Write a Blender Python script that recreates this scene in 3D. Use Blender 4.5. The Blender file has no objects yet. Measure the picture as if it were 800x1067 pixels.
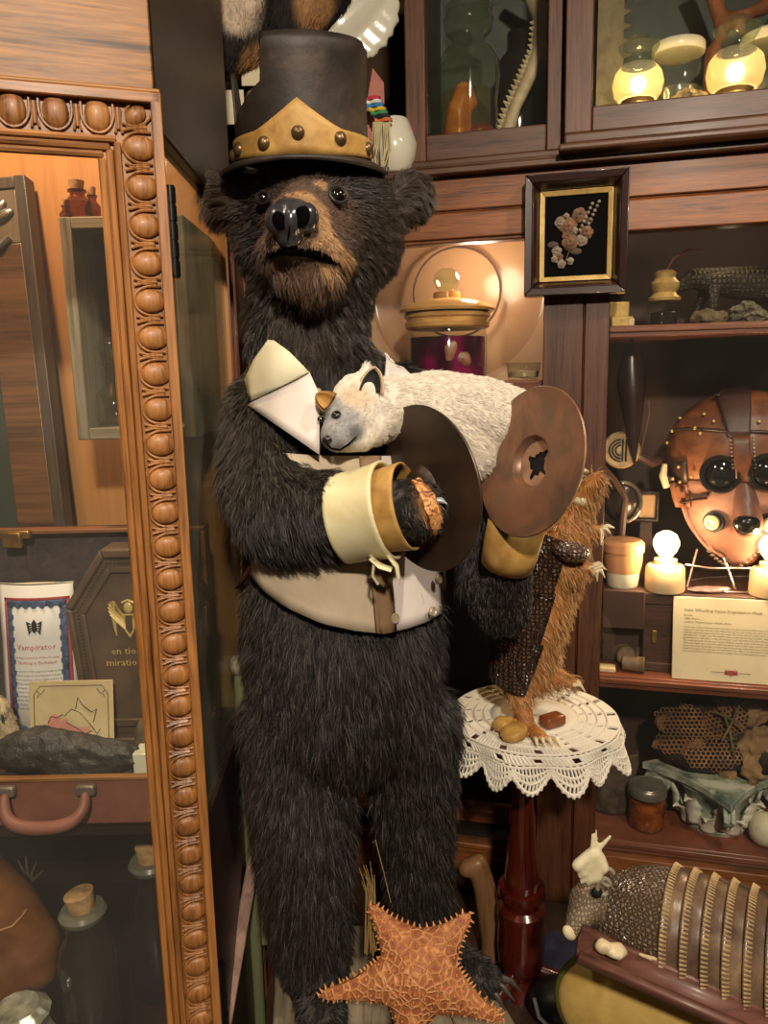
import bpy, bmesh, math, random
import numpy as np
from mathutils import Vector, Matrix, Quaternion, noise
from mathutils.bvhtree import BVHTree
random.seed(7); RNG = np.random.default_rng(7)
V = Vector
PI = math.pi
SC = bpy.context.scene
COL = SC.collection

# ------------------------------------------------------------------ camera
CAMH = 1.2
_Z = V((-97, 4567, 800)).normalized()
_F = V((0, 0, -1))
_Y = (_F - _F.dot(_Z) * _Z).normalized()
_X = _Y.cross(_Z)
RCW = Matrix((_X, _Y, _Z))
CAM = V((0, 0, CAMH))
FPX = 800.0
cd = bpy.data.cameras.new('camera'); co = bpy.data.objects.new('camera', cd); COL.objects.link(co)
co.matrix_world = Matrix.Translation(CAM) @ RCW.to_4x4()
cd.sensor_fit = 'VERTICAL'; cd.sensor_height = 36; cd.lens = FPX / 1067 * 36; cd.clip_start = 0.02
SC.camera = co

def ray(px, py):
    return RCW @ V((px - 400, 533.5 - py, -FPX))
def P(px, py, Y):
    w = ray(px, py); return CAM + w * (Y / w.y)
def Pz(px, py, z):
    w = ray(px, py); return CAM + w * ((z - CAMH) / w.z)
def mpp(px, py, Y):
    return Y / ray(px, py).y
def to_px(p):
    v = RCW.transposed() @ (V(p) - CAM)
    return (400 + FPX * v.x / -v.z, 533.5 - FPX * v.y / -v.z)

# local frames: x right along a cabinet front, y into it, z up
def frame(px, Y, deg):
    o = P(px, 400, Y); o.z = 0
    return Matrix.Translation(o) @ Matrix.Rotation(math.radians(deg), 4, 'Z')
RCm = frame(600, 1.7, -14.5)
LCm = frame(171, 0.95, 18)
def on(M, px, py, d):
    """local point of frame M seen at a pixel, d behind the front"""
    Mi = M.inverted(); a = Mi @ CAM; b = Mi.to_3x3() @ ray(px, py)
    return a + b * ((d - a.y) / b.y)
def rc(px, py, d=0.0): return on(RCm, px, py, d)
def rcw(px, py, d=0.0): return RCm @ rc(px, py, d)
def lc(px, py, d=0.0): return on(LCm, px, py, d)

# ------------------------------------------------------------------ mesh builder
def rot_to(d, up=V((0, 0, 1))):
    """matrix whose z axis is d"""
    z = V(d).normalized()
    if abs(z.dot(up)) > 0.98: up = V((0, 1, 0))
    x = up.cross(z).normalized(); y = z.cross(x)
    return Matrix((x, y, z)).transposed()
def TM(loc, R=None):
    m = Matrix.Translation(V(loc))
    return m @ R.to_4x4() if R is not None else m

class MB:
    def __init__(s, m=None):
        s.v = []; s.f = []; s.m = m if m is not None else Matrix()
    def add(s, vs, fs, m=None):
        M = s.m @ m if m is not None else s.m
        b = len(s.v)
        s.v += [M @ V(v) for v in vs]
        s.f += [tuple(i + b for i in f) for f in fs]
        return s
    def box(s, lo, hi, m=None):
        (a, b, c), (d, e, f) = lo, hi
        a, d = min(a, d), max(a, d); b, e = min(b, e), max(b, e); c, f = min(c, f), max(c, f)
        vs = [(a, b, c), (d, b, c), (d, e, c), (a, e, c), (a, b, f), (d, b, f), (d, e, f), (a, e, f)]
        return s.add(vs, [(0, 3, 2, 1), (4, 5, 6, 7), (0, 1, 5, 4), (1, 2, 6, 5), (2, 3, 7, 6), (3, 0, 4, 7)], m)
    def cbox(s, c, size, R=None):
        h = V(size) / 2
        return s.box(-h, h, TM(c, R))
    def hexa(s, q0, q1):
        """solid between two quads given in the same order"""
        vs = list(q0) + list(q1)
        return s.add(vs, [(0, 3, 2, 1), (4, 5, 6, 7), (0, 1, 5, 4), (1, 2, 6, 5), (2, 3, 7, 6), (3, 0, 4, 7)])
    def lathe(s, prof, m=None, seg=32):
        vs = []; fs = []; n = len(prof)
        for k in range(seg):
            a = 2 * PI * k / seg
            for r, z in prof: vs.append((r * math.cos(a), r * math.sin(a), z))
        for k in range(seg):
            k2 = (k + 1) % seg
            for i in range(n - 1):
                fs.append((k * n + i, k2 * n + i, k2 * n + i + 1, k * n + i + 1))
        if prof[0][0] > 1e-5: fs.append(tuple(k * n for k in range(seg))[::-1])
        if prof[-1][0] > 1e-5: fs.append(tuple(k * n + n - 1 for k in range(seg)))
        return s.add(vs, fs, m)
    def shell(s, prof, m=None, seg=32):
        """lathe without caps"""
        vs = []; fs = []; n = len(prof)
        for k in range(seg):
            a = 2 * PI * k / seg
            for r, z in prof: vs.append((r * math.cos(a), r * math.sin(a), z))
        for k in range(seg):
            k2 = (k + 1) % seg
            for i in range(n - 1):
                fs.append((k * n + i, k2 * n + i, k2 * n + i + 1, k * n + i + 1))
        return s.add(vs, fs, m)
    def tube(s, pts, r, seg=10, cap=True, flat=1.0, up=V((0, 0, 1))):
        pts = [V(p) for p in pts]; n = len(pts)
        rs = [r] * n if not hasattr(r, '__len__') else list(r)
        vs = []; fs = []
        prev = None
        for i, p in enumerate(pts):
            t = (pts[min(i + 1, n - 1)] - pts[max(i - 1, 0)]).normalized()
            if prev is None:
                R = rot_to(t, up); x = R.col[0].copy()
            else:
                x = (prev - prev.dot(t) * t).normalized()
            prev = x; y = t.cross(x)
            for k in range(seg):
                a = 2 * PI * k / seg
                vs.append(p + rs[i] * (math.cos(a) * x + math.sin(a) * flat * y))
        for i in range(n - 1):
            for k in range(seg):
                k2 = (k + 1) % seg
                fs.append((i * seg + k, i * seg + k2, (i + 1) * seg + k2, (i + 1) * seg + k))
        if cap:
            fs.append(tuple(range(seg))[::-1]); fs.append(tuple((n - 1) * seg + k for k in range(seg)))
        return s.add(vs, fs)
    def sph(s, c, r, R=None, seg=16, rings=10):
        if not hasattr(r, '__len__'): r = (r, r, r)
        prof = [(math.sin(PI * i / rings), -math.cos(PI * i / rings)) for i in range(rings + 1)]
        prof[0] = (0, -1); prof[-1] = (0, 1)
        vs = [(0, 0, -1)]; fs = []
        for i in range(1, rings):
            for k in range(seg):
                a = 2 * PI * k / seg
                vs.append((prof[i][0] * math.cos(a), prof[i][0] * math.sin(a), prof[i][1]))
        vs.append((0, 0, 1)); L = len(vs) - 1
        for k in range(seg):
            k2 = (k + 1) % seg
            fs.append((0, 1 + k2, 1 + k)); fs.append((L, L - seg + k, L - seg + k2))
            for i in range(rings - 2):
                fs.append((1 + i * seg + k, 1 + i * seg + k2, 1 + (i + 1) * seg + k2, 1 + (i + 1) * seg + k))
        D = Matrix.Diagonal((r[0], r[1], r[2], 1))
        return s.add(vs, fs, TM(c, R) @ D)
    def prism(s, poly, depth, m=None):
        n = len(poly)
        vs = [(x, y, 0) for x, y in poly] + [(x, y, depth) for x, y in poly]
        fs = [tuple(range(n))[::-1], tuple(range(n, 2 * n))]
        fs += [(i, (i + 1) % n, (i + 1) % n + n, i + n) for i in range(n)]
        return s.add(vs, fs, m)
    def grid(s, nu, nv, fn, cu=False, cv=False, m=None):
        vs = [fn(i / (nu if cu else nu - 1), j / (nv if cv else nv - 1)) for i in range(nu) for j in range(nv)]
        fs = []
        for i in range(nu if cu else nu - 1):
            for j in range(nv if cv else nv - 1):
                i2 = (i + 1) % nu; j2 = (j + 1) % nv
                fs.append((i * nv + j, i2 * nv + j, i2 * nv + j2, i * nv + j2))
        return s.add(vs, fs, m)
    def text(s, body, size, m, align='LEFT', sp=1.0):
        cu = bpy.data.curves.new('t', 'FONT'); cu.body = body; cu.size = size; cu.align_x = align
        cu.resolution_u = 1; cu.space_line = sp
        o = bpy.data.objects.new('t', cu); COL.objects.link(o)
        dg = bpy.context.evaluated_depsgraph_get()
        me = bpy.data.meshes.new_from_object(o.evaluated_get(dg))
        s.add([v.co.copy() for v in me.vertices], [tuple(p.vertices) for p in me.polygons], m)
        bpy.data.objects.remove(o); bpy.data.curves.remove(cu); bpy.data.meshes.remove(me)
        return s
    def merge(s, o):
        b = len(s.v); s.v += [v.copy() for v in o.v]; s.f += [tuple(i + b for i in f) for f in o.f]; return s
    def jitter(s, amp, freq, seed=0):
        for v in s.v:
            n = noise.noise_vector(v * freq + V((seed * 3.1, seed * 1.7, 0)))
            v += n * amp
        return s
    def build(s, name, mat, parent=None, bevel=0, angle=40, solid=0, soff=0, sub=0, segs=2):
        if parent is not None: o0 = parent_world(parent)
        else:
            xs = [v.x for v in s.v]; ys = [v.y for v in s.v]; zs = [v.z for v in s.v]
            o0 = V(((min(xs) + max(xs)) / 2, (min(ys) + max(ys)) / 2, min(zs)))
        me = bpy.data.meshes.new(name)
        me.from_pydata([v - o0 for v in s.v], [], s.f)
        me.update()
        bm = bmesh.new(); bm.from_mesh(me)
        bmesh.ops.recalc_face_normals(bm, faces=bm.faces[:]); bm.to_mesh(me); bm.free()
        o = bpy.data.objects.new(name, me); COL.objects.link(o)
        if parent is not None: o.parent = parent
        else: o.location = o0
        me.materials.append(mat)
        me.polygons.foreach_set('use_smooth', [True] * len(me.polygons))
        me.set_sharp_from_angle(angle=math.radians(angle))
        if bevel:
            b = o.modifiers.new('bevel', 'BEVEL'); b.width = bevel; b.segments = segs; b.limit_method = 'ANGLE'; b.angle_limit = math.radians(50)
            b.use_clamp_overlap = True
        if solid:
            b = o.modifiers.new('solid', 'SOLIDIFY'); b.thickness = solid; b.offset = soff
        if sub:
            b = o.modifiers.new('sub', 'SUBSURF'); b.levels = sub; b.render_levels = sub
        return o
def parent_world(p):
    l = p.location.copy()
    while p.parent: p = p.parent; l += p.location
    return l

def tag(o, label, cat, group=None, kind=None):
    if label: o['label'] = label
    if cat: o['category'] = cat
    if group: o['group'] = group
    if kind: o['kind'] = kind
    return o
def thing(name, label, cat, loc, group=None):
    o = bpy.data.objects.new(name, None); COL.objects.link(o)
    o.location = V(loc); o.empty_display_size = 0.05
    return tag(o, label, cat, group)
def struct(o):
    o['kind'] = 'structure'; return o
def copy_tree(o, loc=None, parent=None):
    c = o.copy(); COL.objects.link(c)
    if parent: c.parent = parent
    if loc is not None: c.location = V(loc)
    for ch in list(o.children): copy_tree(ch, None, c)
    return c

# ------------------------------------------------------------------ organic bodies: overlapping blobs, voxel-remeshed into one surface
def cap_blob(mb, a, ra, b, rb, seg=16):
    a = V(a); b = V(b); d = b - a; L = d.length; R = rot_to(d)
    prof = []
    for i in range(6):
        t = PI / 2 * i / 5; prof.append((ra * math.sin(t), -ra * math.cos(t)))
    for i in range(6):
        t = PI / 2 * i / 5; prof.append((rb * math.cos(t), L + rb * math.sin(t)))
    prof[0] = (0, -ra); prof[-1] = (0, L + rb)
    vs = [(0, 0, -ra)]; fs = []
    mid = prof[1:-1]; n = len(mid)
    for r, z in mid:
        for k in range(seg): vs.append((r * math.cos(2 * PI * k / seg), r * math.sin(2 * PI * k / seg), z))
    vs.append((0, 0, L + rb)); E = len(vs) - 1
    for k in range(seg):
        k2 = (k + 1) % seg
        fs.append((0, 1 + k2, 1 + k)); fs.append((E, 1 + (n - 1) * seg + k, 1 + (n - 1) * seg + k2))
        for i in range(n - 1):
            fs.append((1 + i * seg + k, 1 + i * seg + k2, 1 + (i + 1) * seg + k2, 1 + (i + 1) * seg + k))
    mb.add(vs, fs, TM(a, R))
def chain(mb, pts):
    """pts: list of (point, radius)"""
    for (a, ra), (b, rb) in zip(pts, pts[1:]): cap_blob(mb, a, ra, b, rb)
def organic(mb, voxel=0.008, smooth=6, fac=0.5):
    """returns an MB holding the merged, smoothed surface"""
    me = bpy.data.meshes.new('tmp'); me.from_pydata([v for v in mb.v], [], mb.f); me.update()
    bm = bmesh.new(); bm.from_mesh(me); bmesh.ops.recalc_face_normals(bm, faces=bm.faces[:]); bm.to_mesh(me); bm.free()
    o = bpy.data.objects.new('tmp', me); COL.objects.link(o)
    r = o.modifiers.new('r', 'REMESH'); r.mode = 'VOXEL'; r.voxel_size = voxel
    if smooth:
        k = o.modifiers.new('s', 'SMOOTH'); k.factor = fac; k.iterations = smooth
    dg = bpy.context.evaluated_depsgraph_get()
    m2 = bpy.data.meshes.new_from_object(o.evaluated_get(dg))
    out = MB(); out.v = [v.co.copy() for v in m2.vertices]; out.f = [tuple(p.vertices) for p in m2.polygons]
    bpy.data.objects.remove(o); bpy.data.meshes.remove(me); bpy.data.meshes.remove(m2)
    return out
def RL(px, py):
    """frame at a line of sight: right, up, towards the viewer"""
    z = -ray(px, py).normalized(); x = _cr - _cr.dot(z) * z; x.normalize(); y = z.cross(x)
    return Matrix((x, y, z)).transposed()
_cr = RCW @ V((1, 0, 0))
def bvh(mb): return BVHTree.FromPolygons([tuple(v) for v in mb.v], mb.f)
def hit(tree, px, py):
    d = ray(px, py).normalized()
    loc, n, i, dist = tree.ray_cast(CAM, d)
    return loc, n

# ------------------------------------------------------------------ fur
def fur(name, parent, mb, n, length, comb, color, mat, r0=0.00045, npts=5, lift=0.45, jit=0.35, clump=0.010, cl=0.45, keep=None, seed=1, bend=1.0):
    rng = np.random.default_rng(seed)
    v = np.array([tuple(x) for x in mb.v])
    tri = []
    for f in mb.f:
        for i in range(1, len(f) - 1): tri.append((f[0], f[i], f[i + 1]))
    tri = np.array(tri)
    a, b, c = v[tri[:, 0]], v[tri[:, 1]], v[tri[:, 2]]
    nn = np.cross(b - a, c - a); area = np.linalg.norm(nn, axis=1)
    vn = np.zeros_like(v)
    for k in range(3): np.add.at(vn, tri[:, k], nn)
    vn /= (np.linalg.norm(vn, axis=1, keepdims=True) + 1e-12)
    cen = (a + b + c) / 3
    w = area.copy()
    if keep is not None: w = w * keep(cen)
    idx = rng.choice(len(tri), n, p=w / w.sum())
    u1, u2 = rng.random(n), rng.random(n)
    fl = u1 + u2 > 1; u1[fl], u2[fl] = 1 - u1[fl], 1 - u2[fl]
    p = a[idx] + (b - a)[idx] * u1[:, None] + (c - a)[idx] * u2[:, None]
    nr = vn[tri[idx, 0]] * (1 - u1 - u2)[:, None] + vn[tri[idx, 1]] * u1[:, None] + vn[tri[idx, 2]] * u2[:, None]
    nr /= np.linalg.norm(nr, axis=1, keepdims=True) + 1e-9
    cb = comb(p, nr)
    cb = cb - (cb * nr).sum(1, keepdims=True) * nr
    cb /= np.linalg.norm(cb, axis=1, keepdims=True) + 1e-6
    L = length(p) * rng.uniform(0.55, 1.15, n) * np.where(rng.random(n) < 0.05, 1.6, 1.0)
    # clumps share a random lean
    key = np.floor((p + 0.006 * np.sin(p[:, [1, 2, 0]] * 90)) / clump).astype(np.int64)
    _, inv = np.unique(key, axis=0, return_inverse=True); inv = inv.ravel()
    ncl = inv.max() + 1
    cj = rng.normal(0, 1, (ncl, 3))[inv]
    cnt = np.bincount(inv).astype(float)
    d = nr * lift + cb * 1.0 + cj * jit * 0.7 + rng.normal(0, 1, (n, 3)) * jit * 0.45
    d /= np.linalg.norm(d, axis=1, keepdims=True)
    # never into the skin
    dn = (d * nr).sum(1); fix = np.maximum(0.12 - dn, 0); d += nr * fix[:, None]
    d2 = d * 0.75 + cb * 0.45 * bend + np.array([0, 0, -0.30 * bend]); d2 /= np.linalg.norm(d2, axis=1, keepdims=True)
    dn = (d2 * nr).sum(1); fix = np.maximum(0.02 - dn, 0); d2 += nr * fix[:, None]
    tip = p + L[:, None] * (d * 0.5 + d2 * 0.5)
    ct = np.stack([np.bincount(inv, tip[:, k]) for k in range(3)], 1) / cnt[:, None]
    tip = tip + (ct[inv] - tip) * cl
    mid = p + L[:, None] * d * 0.5
    pts = np.empty((n, npts, 3))
    for k in range(npts):
        t = k / (npts - 1)
        pts[:, k] = (1 - t) ** 2 * (p - nr * 0.0015) + 2 * t * (1 - t) * mid + t * t * tip
    o0 = np.array(parent_world(parent))
    cu = bpy.data.hair_curves.new(name)
    cu.add_curves([npts] * n)
    cu.points.foreach_set('position', (pts - o0).astype(np.float32).ravel())
    rad = np.repeat((r0 * rng.uniform(0.7, 1.3, n))[:, None], npts, 1) * np.array([1, 1, 0.85, 0.6, 0.2] if npts == 5 else np.linspace(1, 0.2, npts))[None]
    ra = cu.attributes.get('radius') or cu.attributes.new('radius', 'FLOAT', 'POINT')
    ra.data.foreach_set('value', rad.astype(np.float32).ravel())
    col = color(p, rng)
    col = np.concatenate([np.clip(col, 0, 1), np.ones((n, 1))], 1)
    ca = cu.attributes.new('col', 'FLOAT_COLOR', 'CURVE')
    ca.data.foreach_set('color', col.astype(np.float32).ravel())
    o = bpy.data.objects.new(name, cu); COL.objects.link(o); o.parent = parent
    cu.materials.append(mat)
    return o
def paint(o, mb, fn, mat, seed=2):
    """hide colour stored on the skin itself"""
    rng = np.random.default_rng(seed); p = np.array([tuple(v) for v in mb.v])
    c = np.concatenate([np.clip(fn(p, rng), 0, 1), np.ones((len(p), 1))], 1)
    a = o.data.attributes.new('col', 'FLOAT_COLOR', 'POINT'); a.data.foreach_set('color', c.astype(np.float32).ravel())
    o.data.materials.clear(); o.data.materials.append(mat)
def dist(p, c): return np.linalg.norm(p - np.array(tuple(c)), axis=1)
def sstep(x, a, b):
    t = np.clip((x - a) / (b - a), 0, 1); return t * t * (3 - 2 * t)
# ------------------------------------------------------------------ materials
def srgb(*c):
    return tuple(((x / 255) / 12.92 if x / 255 <= 0.04045 else ((x / 255 + 0.055) / 1.055) ** 2.4) for x in c)
def newmat(name):
    m = bpy.data.materials.new(name); m.use_nodes = True
    nt = m.node_tree
    return m, nt, nt.nodes['Principled BSDF']
def coords(nt, scale=(1, 1, 1), rot=(0, 0, 0)):
    tc = nt.nodes.new('ShaderNodeTexCoord'); mp = nt.nodes.new('ShaderNodeMapping')
    mp.inputs['Scale'].default_value = scale; mp.inputs['Rotation'].default_value = rot
    nt.links.new(tc.outputs['Object'], mp.inputs['Vector']); return mp.outputs[0]
def ramp(nt, fac, stops):
    r = nt.nodes.new('ShaderNodeValToRGB'); cr = r.color_ramp
    while len(cr.elements) < len(stops): cr.elements.new(0.5)
    for e, (p, c) in zip(cr.elements, stops): e.position = p; e.color = (*c, 1)
    nt.links.new(fac, r.inputs[0]); return r.outputs[0]
def noise_n(nt, vec, scale, detail=4, rough=0.55, dist=0.0):
    n = nt.nodes.new('ShaderNodeTexNoise'); n.inputs['Scale'].default_value = scale
    n.inputs['Detail'].default_value = detail; n.inputs['Roughness'].default_value = rough; n.inputs['Distortion'].default_value = dist
    nt.links.new(vec, n.inputs['Vector']); return n.outputs['Fac']
def bump(nt, b, h, strength, dist=0.002):
    n = nt.nodes.new('ShaderNodeBump'); n.inputs['Strength'].default_value = strength; n.inputs['Distance'].default_value = dist
    nt.links.new(h, n.inputs['Height']); nt.links.new(n.outputs[0], b.inputs['Normal'])
def plain(name, c, rough=0.5, metal=0.0, var=0.12, scale=25, bmp=0.0, bscale=80, spec=0.5, bdist=0.002, coat=0):
    m, nt, b = newmat(name); vec = coords(nt)
    c = srgb(*c)
    lo = tuple(x * (1 - var) for x in c); hi = tuple(min(1, x * (1 + var)) for x in c)
    f = noise_n(nt, vec, scale, 5)
    nt.links.new(ramp(nt, f, [(0.3, lo), (0.7, hi)]), b.inputs['Base Color'])
    b.inputs['Roughness'].default_value = rough; b.inputs['Metallic'].default_value = metal
    b.inputs['Specular IOR Level'].default_value = spec; b.inputs['Coat Weight'].default_value = coat
    if bmp: bump(nt, b, noise_n(nt, vec, bscale, 4), bmp, bdist)
    return m
def mottled(name, stops, scale=12, rough=0.6, metal=0.0, bmp=0.2, bscale=60, detail=6, dist=0.4, stretch=(1, 1, 1), bdist=0.002, spec=0.5):
    m, nt, b = newmat(name); vec = coords(nt, stretch)
    f = noise_n(nt, vec, scale, detail, 0.6, dist)
    nt.links.new(ramp(nt, f, [(p, srgb(*c)) for p, c in stops]), b.inputs['Base Color'])
    b.inputs['Roughness'].default_value = rough; b.inputs['Metallic'].default_value = metal
    b.inputs['Specular IOR Level'].default_value = spec
    if bmp: bump(nt, b, noise_n(nt, vec, bscale, 5), bmp, bdist)
    return m
def wood(name, dark, light, axis='z', scale=14, rough=0.38, fine=1.0, bmp=0.15, coat=0.15, rings=0.0):
    """grain runs along the axis"""
    m, nt, b = newmat(name)
    st = {'x': (0.05, 0.12, 1), 'y': (1, 0.06, 1), 'z': (1, 1, 0.06)}[axis]
    vec = coords(nt, st)
    f1 = noise_n(nt, vec, scale, 6, 0.62, 1.2)
    f2 = noise_n(nt, vec, scale * 9 * fine, 3, 0.6, 0.2)
    mx = nt.nodes.new('ShaderNodeMath'); mx.operation = 'MULTIPLY_ADD'; mx.inputs[1].default_value = 0.45
    nt.links.new(f2, mx.inputs[0]); 
    m3 = nt.nodes.new('ShaderNodeMath'); m3.operation = 'MULTIPLY'; m3.inputs[1].default_value = 0.6; nt.links.new(f1, m3.inputs[0])
    nt.links.new(m3.outputs[0], mx.inputs[2])
    d, l = srgb(*dark), srgb(*light); mid = tuple((x * 0.45 + y * 0.55) for x, y in zip(d, l))
    nt.links.new(ramp(nt, mx.outputs[0], [(0.36, d), (0.5, mid), (0.66, l)]), b.inputs['Base Color'])
    b.inputs['Roughness'].default_value = rough; b.inputs['Coat Weight'].default_value = coat; b.inputs['Coat Roughness'].default_value = 0.2
    bump(nt, b, mx.outputs[0], bmp, 0.002)
    return m
def thin_glass(name, tint=(1, 1, 1), refl=1.0, rough=0.01, haze=0.0, hazecol=(0.6, 0.58, 0.5), base=0.03, edge=0.5):
    m = bpy.data.materials.new(name); m.use_nodes = True; nt = m.node_tree; nt.nodes.clear()
    out = nt.nodes.new('ShaderNodeOutputMaterial')
    tr = nt.nodes.new('ShaderNodeBsdfTransparent'); tr.inputs[0].default_value = (*tint, 1)
    gl = nt.nodes.new('ShaderNodeBsdfGlossy'); gl.inputs['Roughness'].default_value = rough
    lw = nt.nodes.new('ShaderNodeLayerWeight'); lw.inputs['Blend'].default_value = 0.35
    pw = nt.nodes.new('ShaderNodeMath'); pw.operation = 'POWER'; pw.inputs[1].default_value = 3.0; nt.links.new(lw.outputs['Facing'], pw.inputs[0])
    ma = nt.nodes.new('ShaderNodeMath'); ma.operation = 'MULTIPLY_ADD'; ma.inputs[1].default_value = edge * refl; ma.inputs[2].default_value = base * refl
    nt.links.new(pw.outputs[0], ma.inputs[0])
    mix = nt.nodes.new('ShaderNodeMixShader'); nt.links.new(ma.outputs[0], mix.inputs[0])
    nt.links.new(tr.outputs[0], mix.inputs[1]); nt.links.new(gl.outputs[0], mix.inputs[2])
    last = mix
    if haze:
        df = nt.nodes.new('ShaderNodeBsdfDiffuse'); df.inputs[0].default_value = (*hazecol, 1)
        m2 = nt.nodes.new('ShaderNodeMixShader')
        tc = nt.nodes.new('ShaderNodeTexCoord'); n = nt.nodes.new('ShaderNodeTexNoise'); n.inputs['Scale'].default_value = 6
        nt.links.new(tc.outputs['Object'], n.inputs['Vector'])
        mm = nt.nodes.new('ShaderNodeMath'); mm.operation = 'MULTIPLY'; mm.inputs[1].default_value = haze * 2; nt.links.new(n.outputs['Fac'], mm.inputs[0])
        nt.links.new(mm.outputs[0], m2.inputs[0])
        nt.links.new(mix.outputs[0], m2.inputs[1]); nt.links.new(df.outputs[0], m2.inputs[2]); last = m2
    nt.links.new(last.outputs[0], out.inputs[0]); return m
def emit(name, c, s):
    m = bpy.data.materials.new(name); m.use_nodes = True; nt = m.node_tree; nt.nodes.clear()
    out = nt.nodes.new('ShaderNodeOutputMaterial'); e = nt.nodes.new('ShaderNodeEmission')
    e.inputs[0].default_value = (*c, 1); e.inputs[1].default_value = s; nt.links.new(e.outputs[0], out.inputs[0]); return m
def hairmat(name, rough=0.45, spec=0.4):
    m, nt, b = newmat(name)
    a = nt.nodes.new('ShaderNodeAttribute'); a.attribute_name = 'col'
    nt.links.new(a.outputs['Color'], b.inputs['Base Color'])
    b.inputs['Roughness'].default_value = rough; b.inputs['Specular IOR Level'].default_value = spec
    return m
def voronoi_bump(name, c_hi, c_lo, scale, rough=0.5, strength=0.8, stretch=(1, 1, 1), width=0.35, metal=0.0, dist=0.004, feature='DISTANCE_TO_EDGE', spec=0.5):
    m, nt, b = newmat(name); vec = coords(nt, stretch)
    v = nt.nodes.new('ShaderNodeTexVoronoi'); v.feature = feature; v.inputs['Scale'].default_value = scale; v.inputs['Randomness'].default_value = 0.35
    nt.links.new(vec, v.inputs['Vector'])
    nt.links.new(ramp(nt, v.outputs['Distance'], [(0.02, srgb(*c_lo)), (width, srgb(*c_hi))]), b.inputs['Base Color'])
    b.inputs['Roughness'].default_value = rough; b.inputs['Metallic'].default_value = metal; b.inputs['Specular IOR Level'].default_value = spec
    cl = nt.nodes.new('ShaderNodeMapRange'); cl.inputs['From Max'].default_value = width; nt.links.new(v.outputs['Distance'], cl.inputs['Value'])
    bump(nt, b, cl.outputs[0], strength, dist); return m

M = {}
M['oak_door'] = wood('carved_oak', (76, 42, 18), (182, 122, 64), 'z', 26, 0.48, coat=0.05)
M['oak_door_x'] = wood('carved_oak_rail', (76, 42, 18), (182, 122, 64), 'x', 26, 0.48, coat=0.05)
M['oak_panel'] = wood('oak_panel', (62, 36, 17), (172, 118, 62), 'x', 44, 0.42, coat=0.0, fine=0.5, bmp=0.35)
M['oak_panel'].node_tree.nodes['Principled BSDF'].inputs['Specular IOR Level'].default_value = 0.3
M['oak_side'] = wood('oak_side', (26, 14, 9), (62, 36, 22), 'y', 16, 0.4)
M['pine_back'] = wood('orange_pine', (164, 108, 56), (196, 140, 82), 'z', 7, 0.5, bmp=0.04)
M['cab_v'] = wood('red_oak_v', (42, 21, 12), (94, 55, 32), 'z', 34, 0.5, coat=0.03, bmp=0.3)
M['cab_x'] = wood('red_oak_x', (66, 34, 15), (152, 90, 44), 'x', 34, 0.5, coat=0.03, bmp=0.3)
M['cab_up_v'] = wood('walnut_v', (52, 28, 17), (116, 72, 46), 'z', 30, 0.5, coat=0.03)
M['cab_up_x'] = wood('walnut_x', (44, 25, 16), (104, 68, 44), 'x', 30, 0.5, coat=0.03)
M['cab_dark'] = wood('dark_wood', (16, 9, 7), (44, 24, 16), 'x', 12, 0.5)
M['shelf'] = wood('shelf_wood', (78, 40, 28), (142, 82, 58), 'x', 18, 0.32)
M['mahog'] = wood('mahogany', (40, 10, 6), (92, 30, 18), 'z', 10, 0.18, coat=0.6, bmp=0.03)
M['grey_wood'] = wood('weathered_wood', (88, 80, 66), (158, 146, 122), 'z', 18, 0.8, coat=0, bmp=0.4)
M['grey_wood_x'] = wood('weathered_wood_x', (96, 88, 72), (162, 150, 126), 'x', 18, 0.8, coat=0, bmp=0.4)
M['plank'] = wood('old_plank', (84, 74, 58), (160, 144, 116), 'y', 16, 0.75, coat=0, bmp=0.5)
M['walnut_veneer'] = wood('walnut_veneer', (48, 30, 18), (124, 86, 54), 'x', 14, 0.4)
M['glass'] = thin_glass('pane_glass', (0.96, 0.97, 0.95), 1.0, 0.01, 0.02, base=0.025, edge=0.35)
M['glass_side'] = thin_glass('side_glass', (0.86, 0.88, 0.82), 1.0, 0.02, 0.11, (0.5, 0.5, 0.40), base=0.05, edge=0.35)
M['glass_cab'] = thin_glass('cabinet_glass', (0.97, 0.97, 0.95), 1.0, 0.01, 0.01, base=0.02, edge=0.3)
M['jar'] = thin_glass('jar_glass', (0.92, 0.94, 0.9), 1.0, 0.05, 0, base=0.05, edge=0.75)
M['jar_green'] = thin_glass('green_jar_glass', (0.80, 0.86, 0.74), 1.0, 0.05, 0.03, base=0.06, edge=0.75)
M['jar_amber'] = thin_glass('amber_jar_glass', (0.75, 0.55, 0.3), 1.0, 0.05, 0.03, (0.6, 0.4, 0.2), base=0.06, edge=0.75)
M['black_metal'] = plain('black_metal', (22, 22, 24), 0.35, 0.6, 0.1)
M['brass'] = mottled('brass', [(0.3, (120, 88, 40)), (0.7, (190, 150, 84))], 18, 0.4, 0.7, 0.1)
M['gold'] = mottled('gilt', [(0.3, (176, 140, 76)), (0.7, (222, 190, 120))], 30, 0.4, 0.35, 0.1)
M['black'] = plain('matte_black', (14, 12, 12), 0.7, 0, 0.2)
M['cork'] = mottled('cork', [(0.3, (150, 110, 70)), (0.55, (196, 156, 108)), (0.75, (210, 174, 128))], 60, 0.8, 0, 0.4, 120)
M['dark_glass'] = mottled('dark_bottle', [(0.3, (20, 18, 18)), (0.7, (38, 34, 32))], 10, 0.12, 0, 0, spec=0.8)
M['ceramic'] = plain('cream_ceramic', (216, 190, 150), 0.3, 0, 0.06)
M['porcelain'] = plain('white_porcelain', (226, 220, 198), 0.18, 0, 0.05, coat=0.4)
M['paper'] = mottled('cream_paper', [(0.3, (214, 200, 164)), (0.7, (228, 216, 184))], 10, 0.8, 0, 0.05)
M['ink'] = plain('ink', (52, 44, 36), 0.8)
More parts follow.
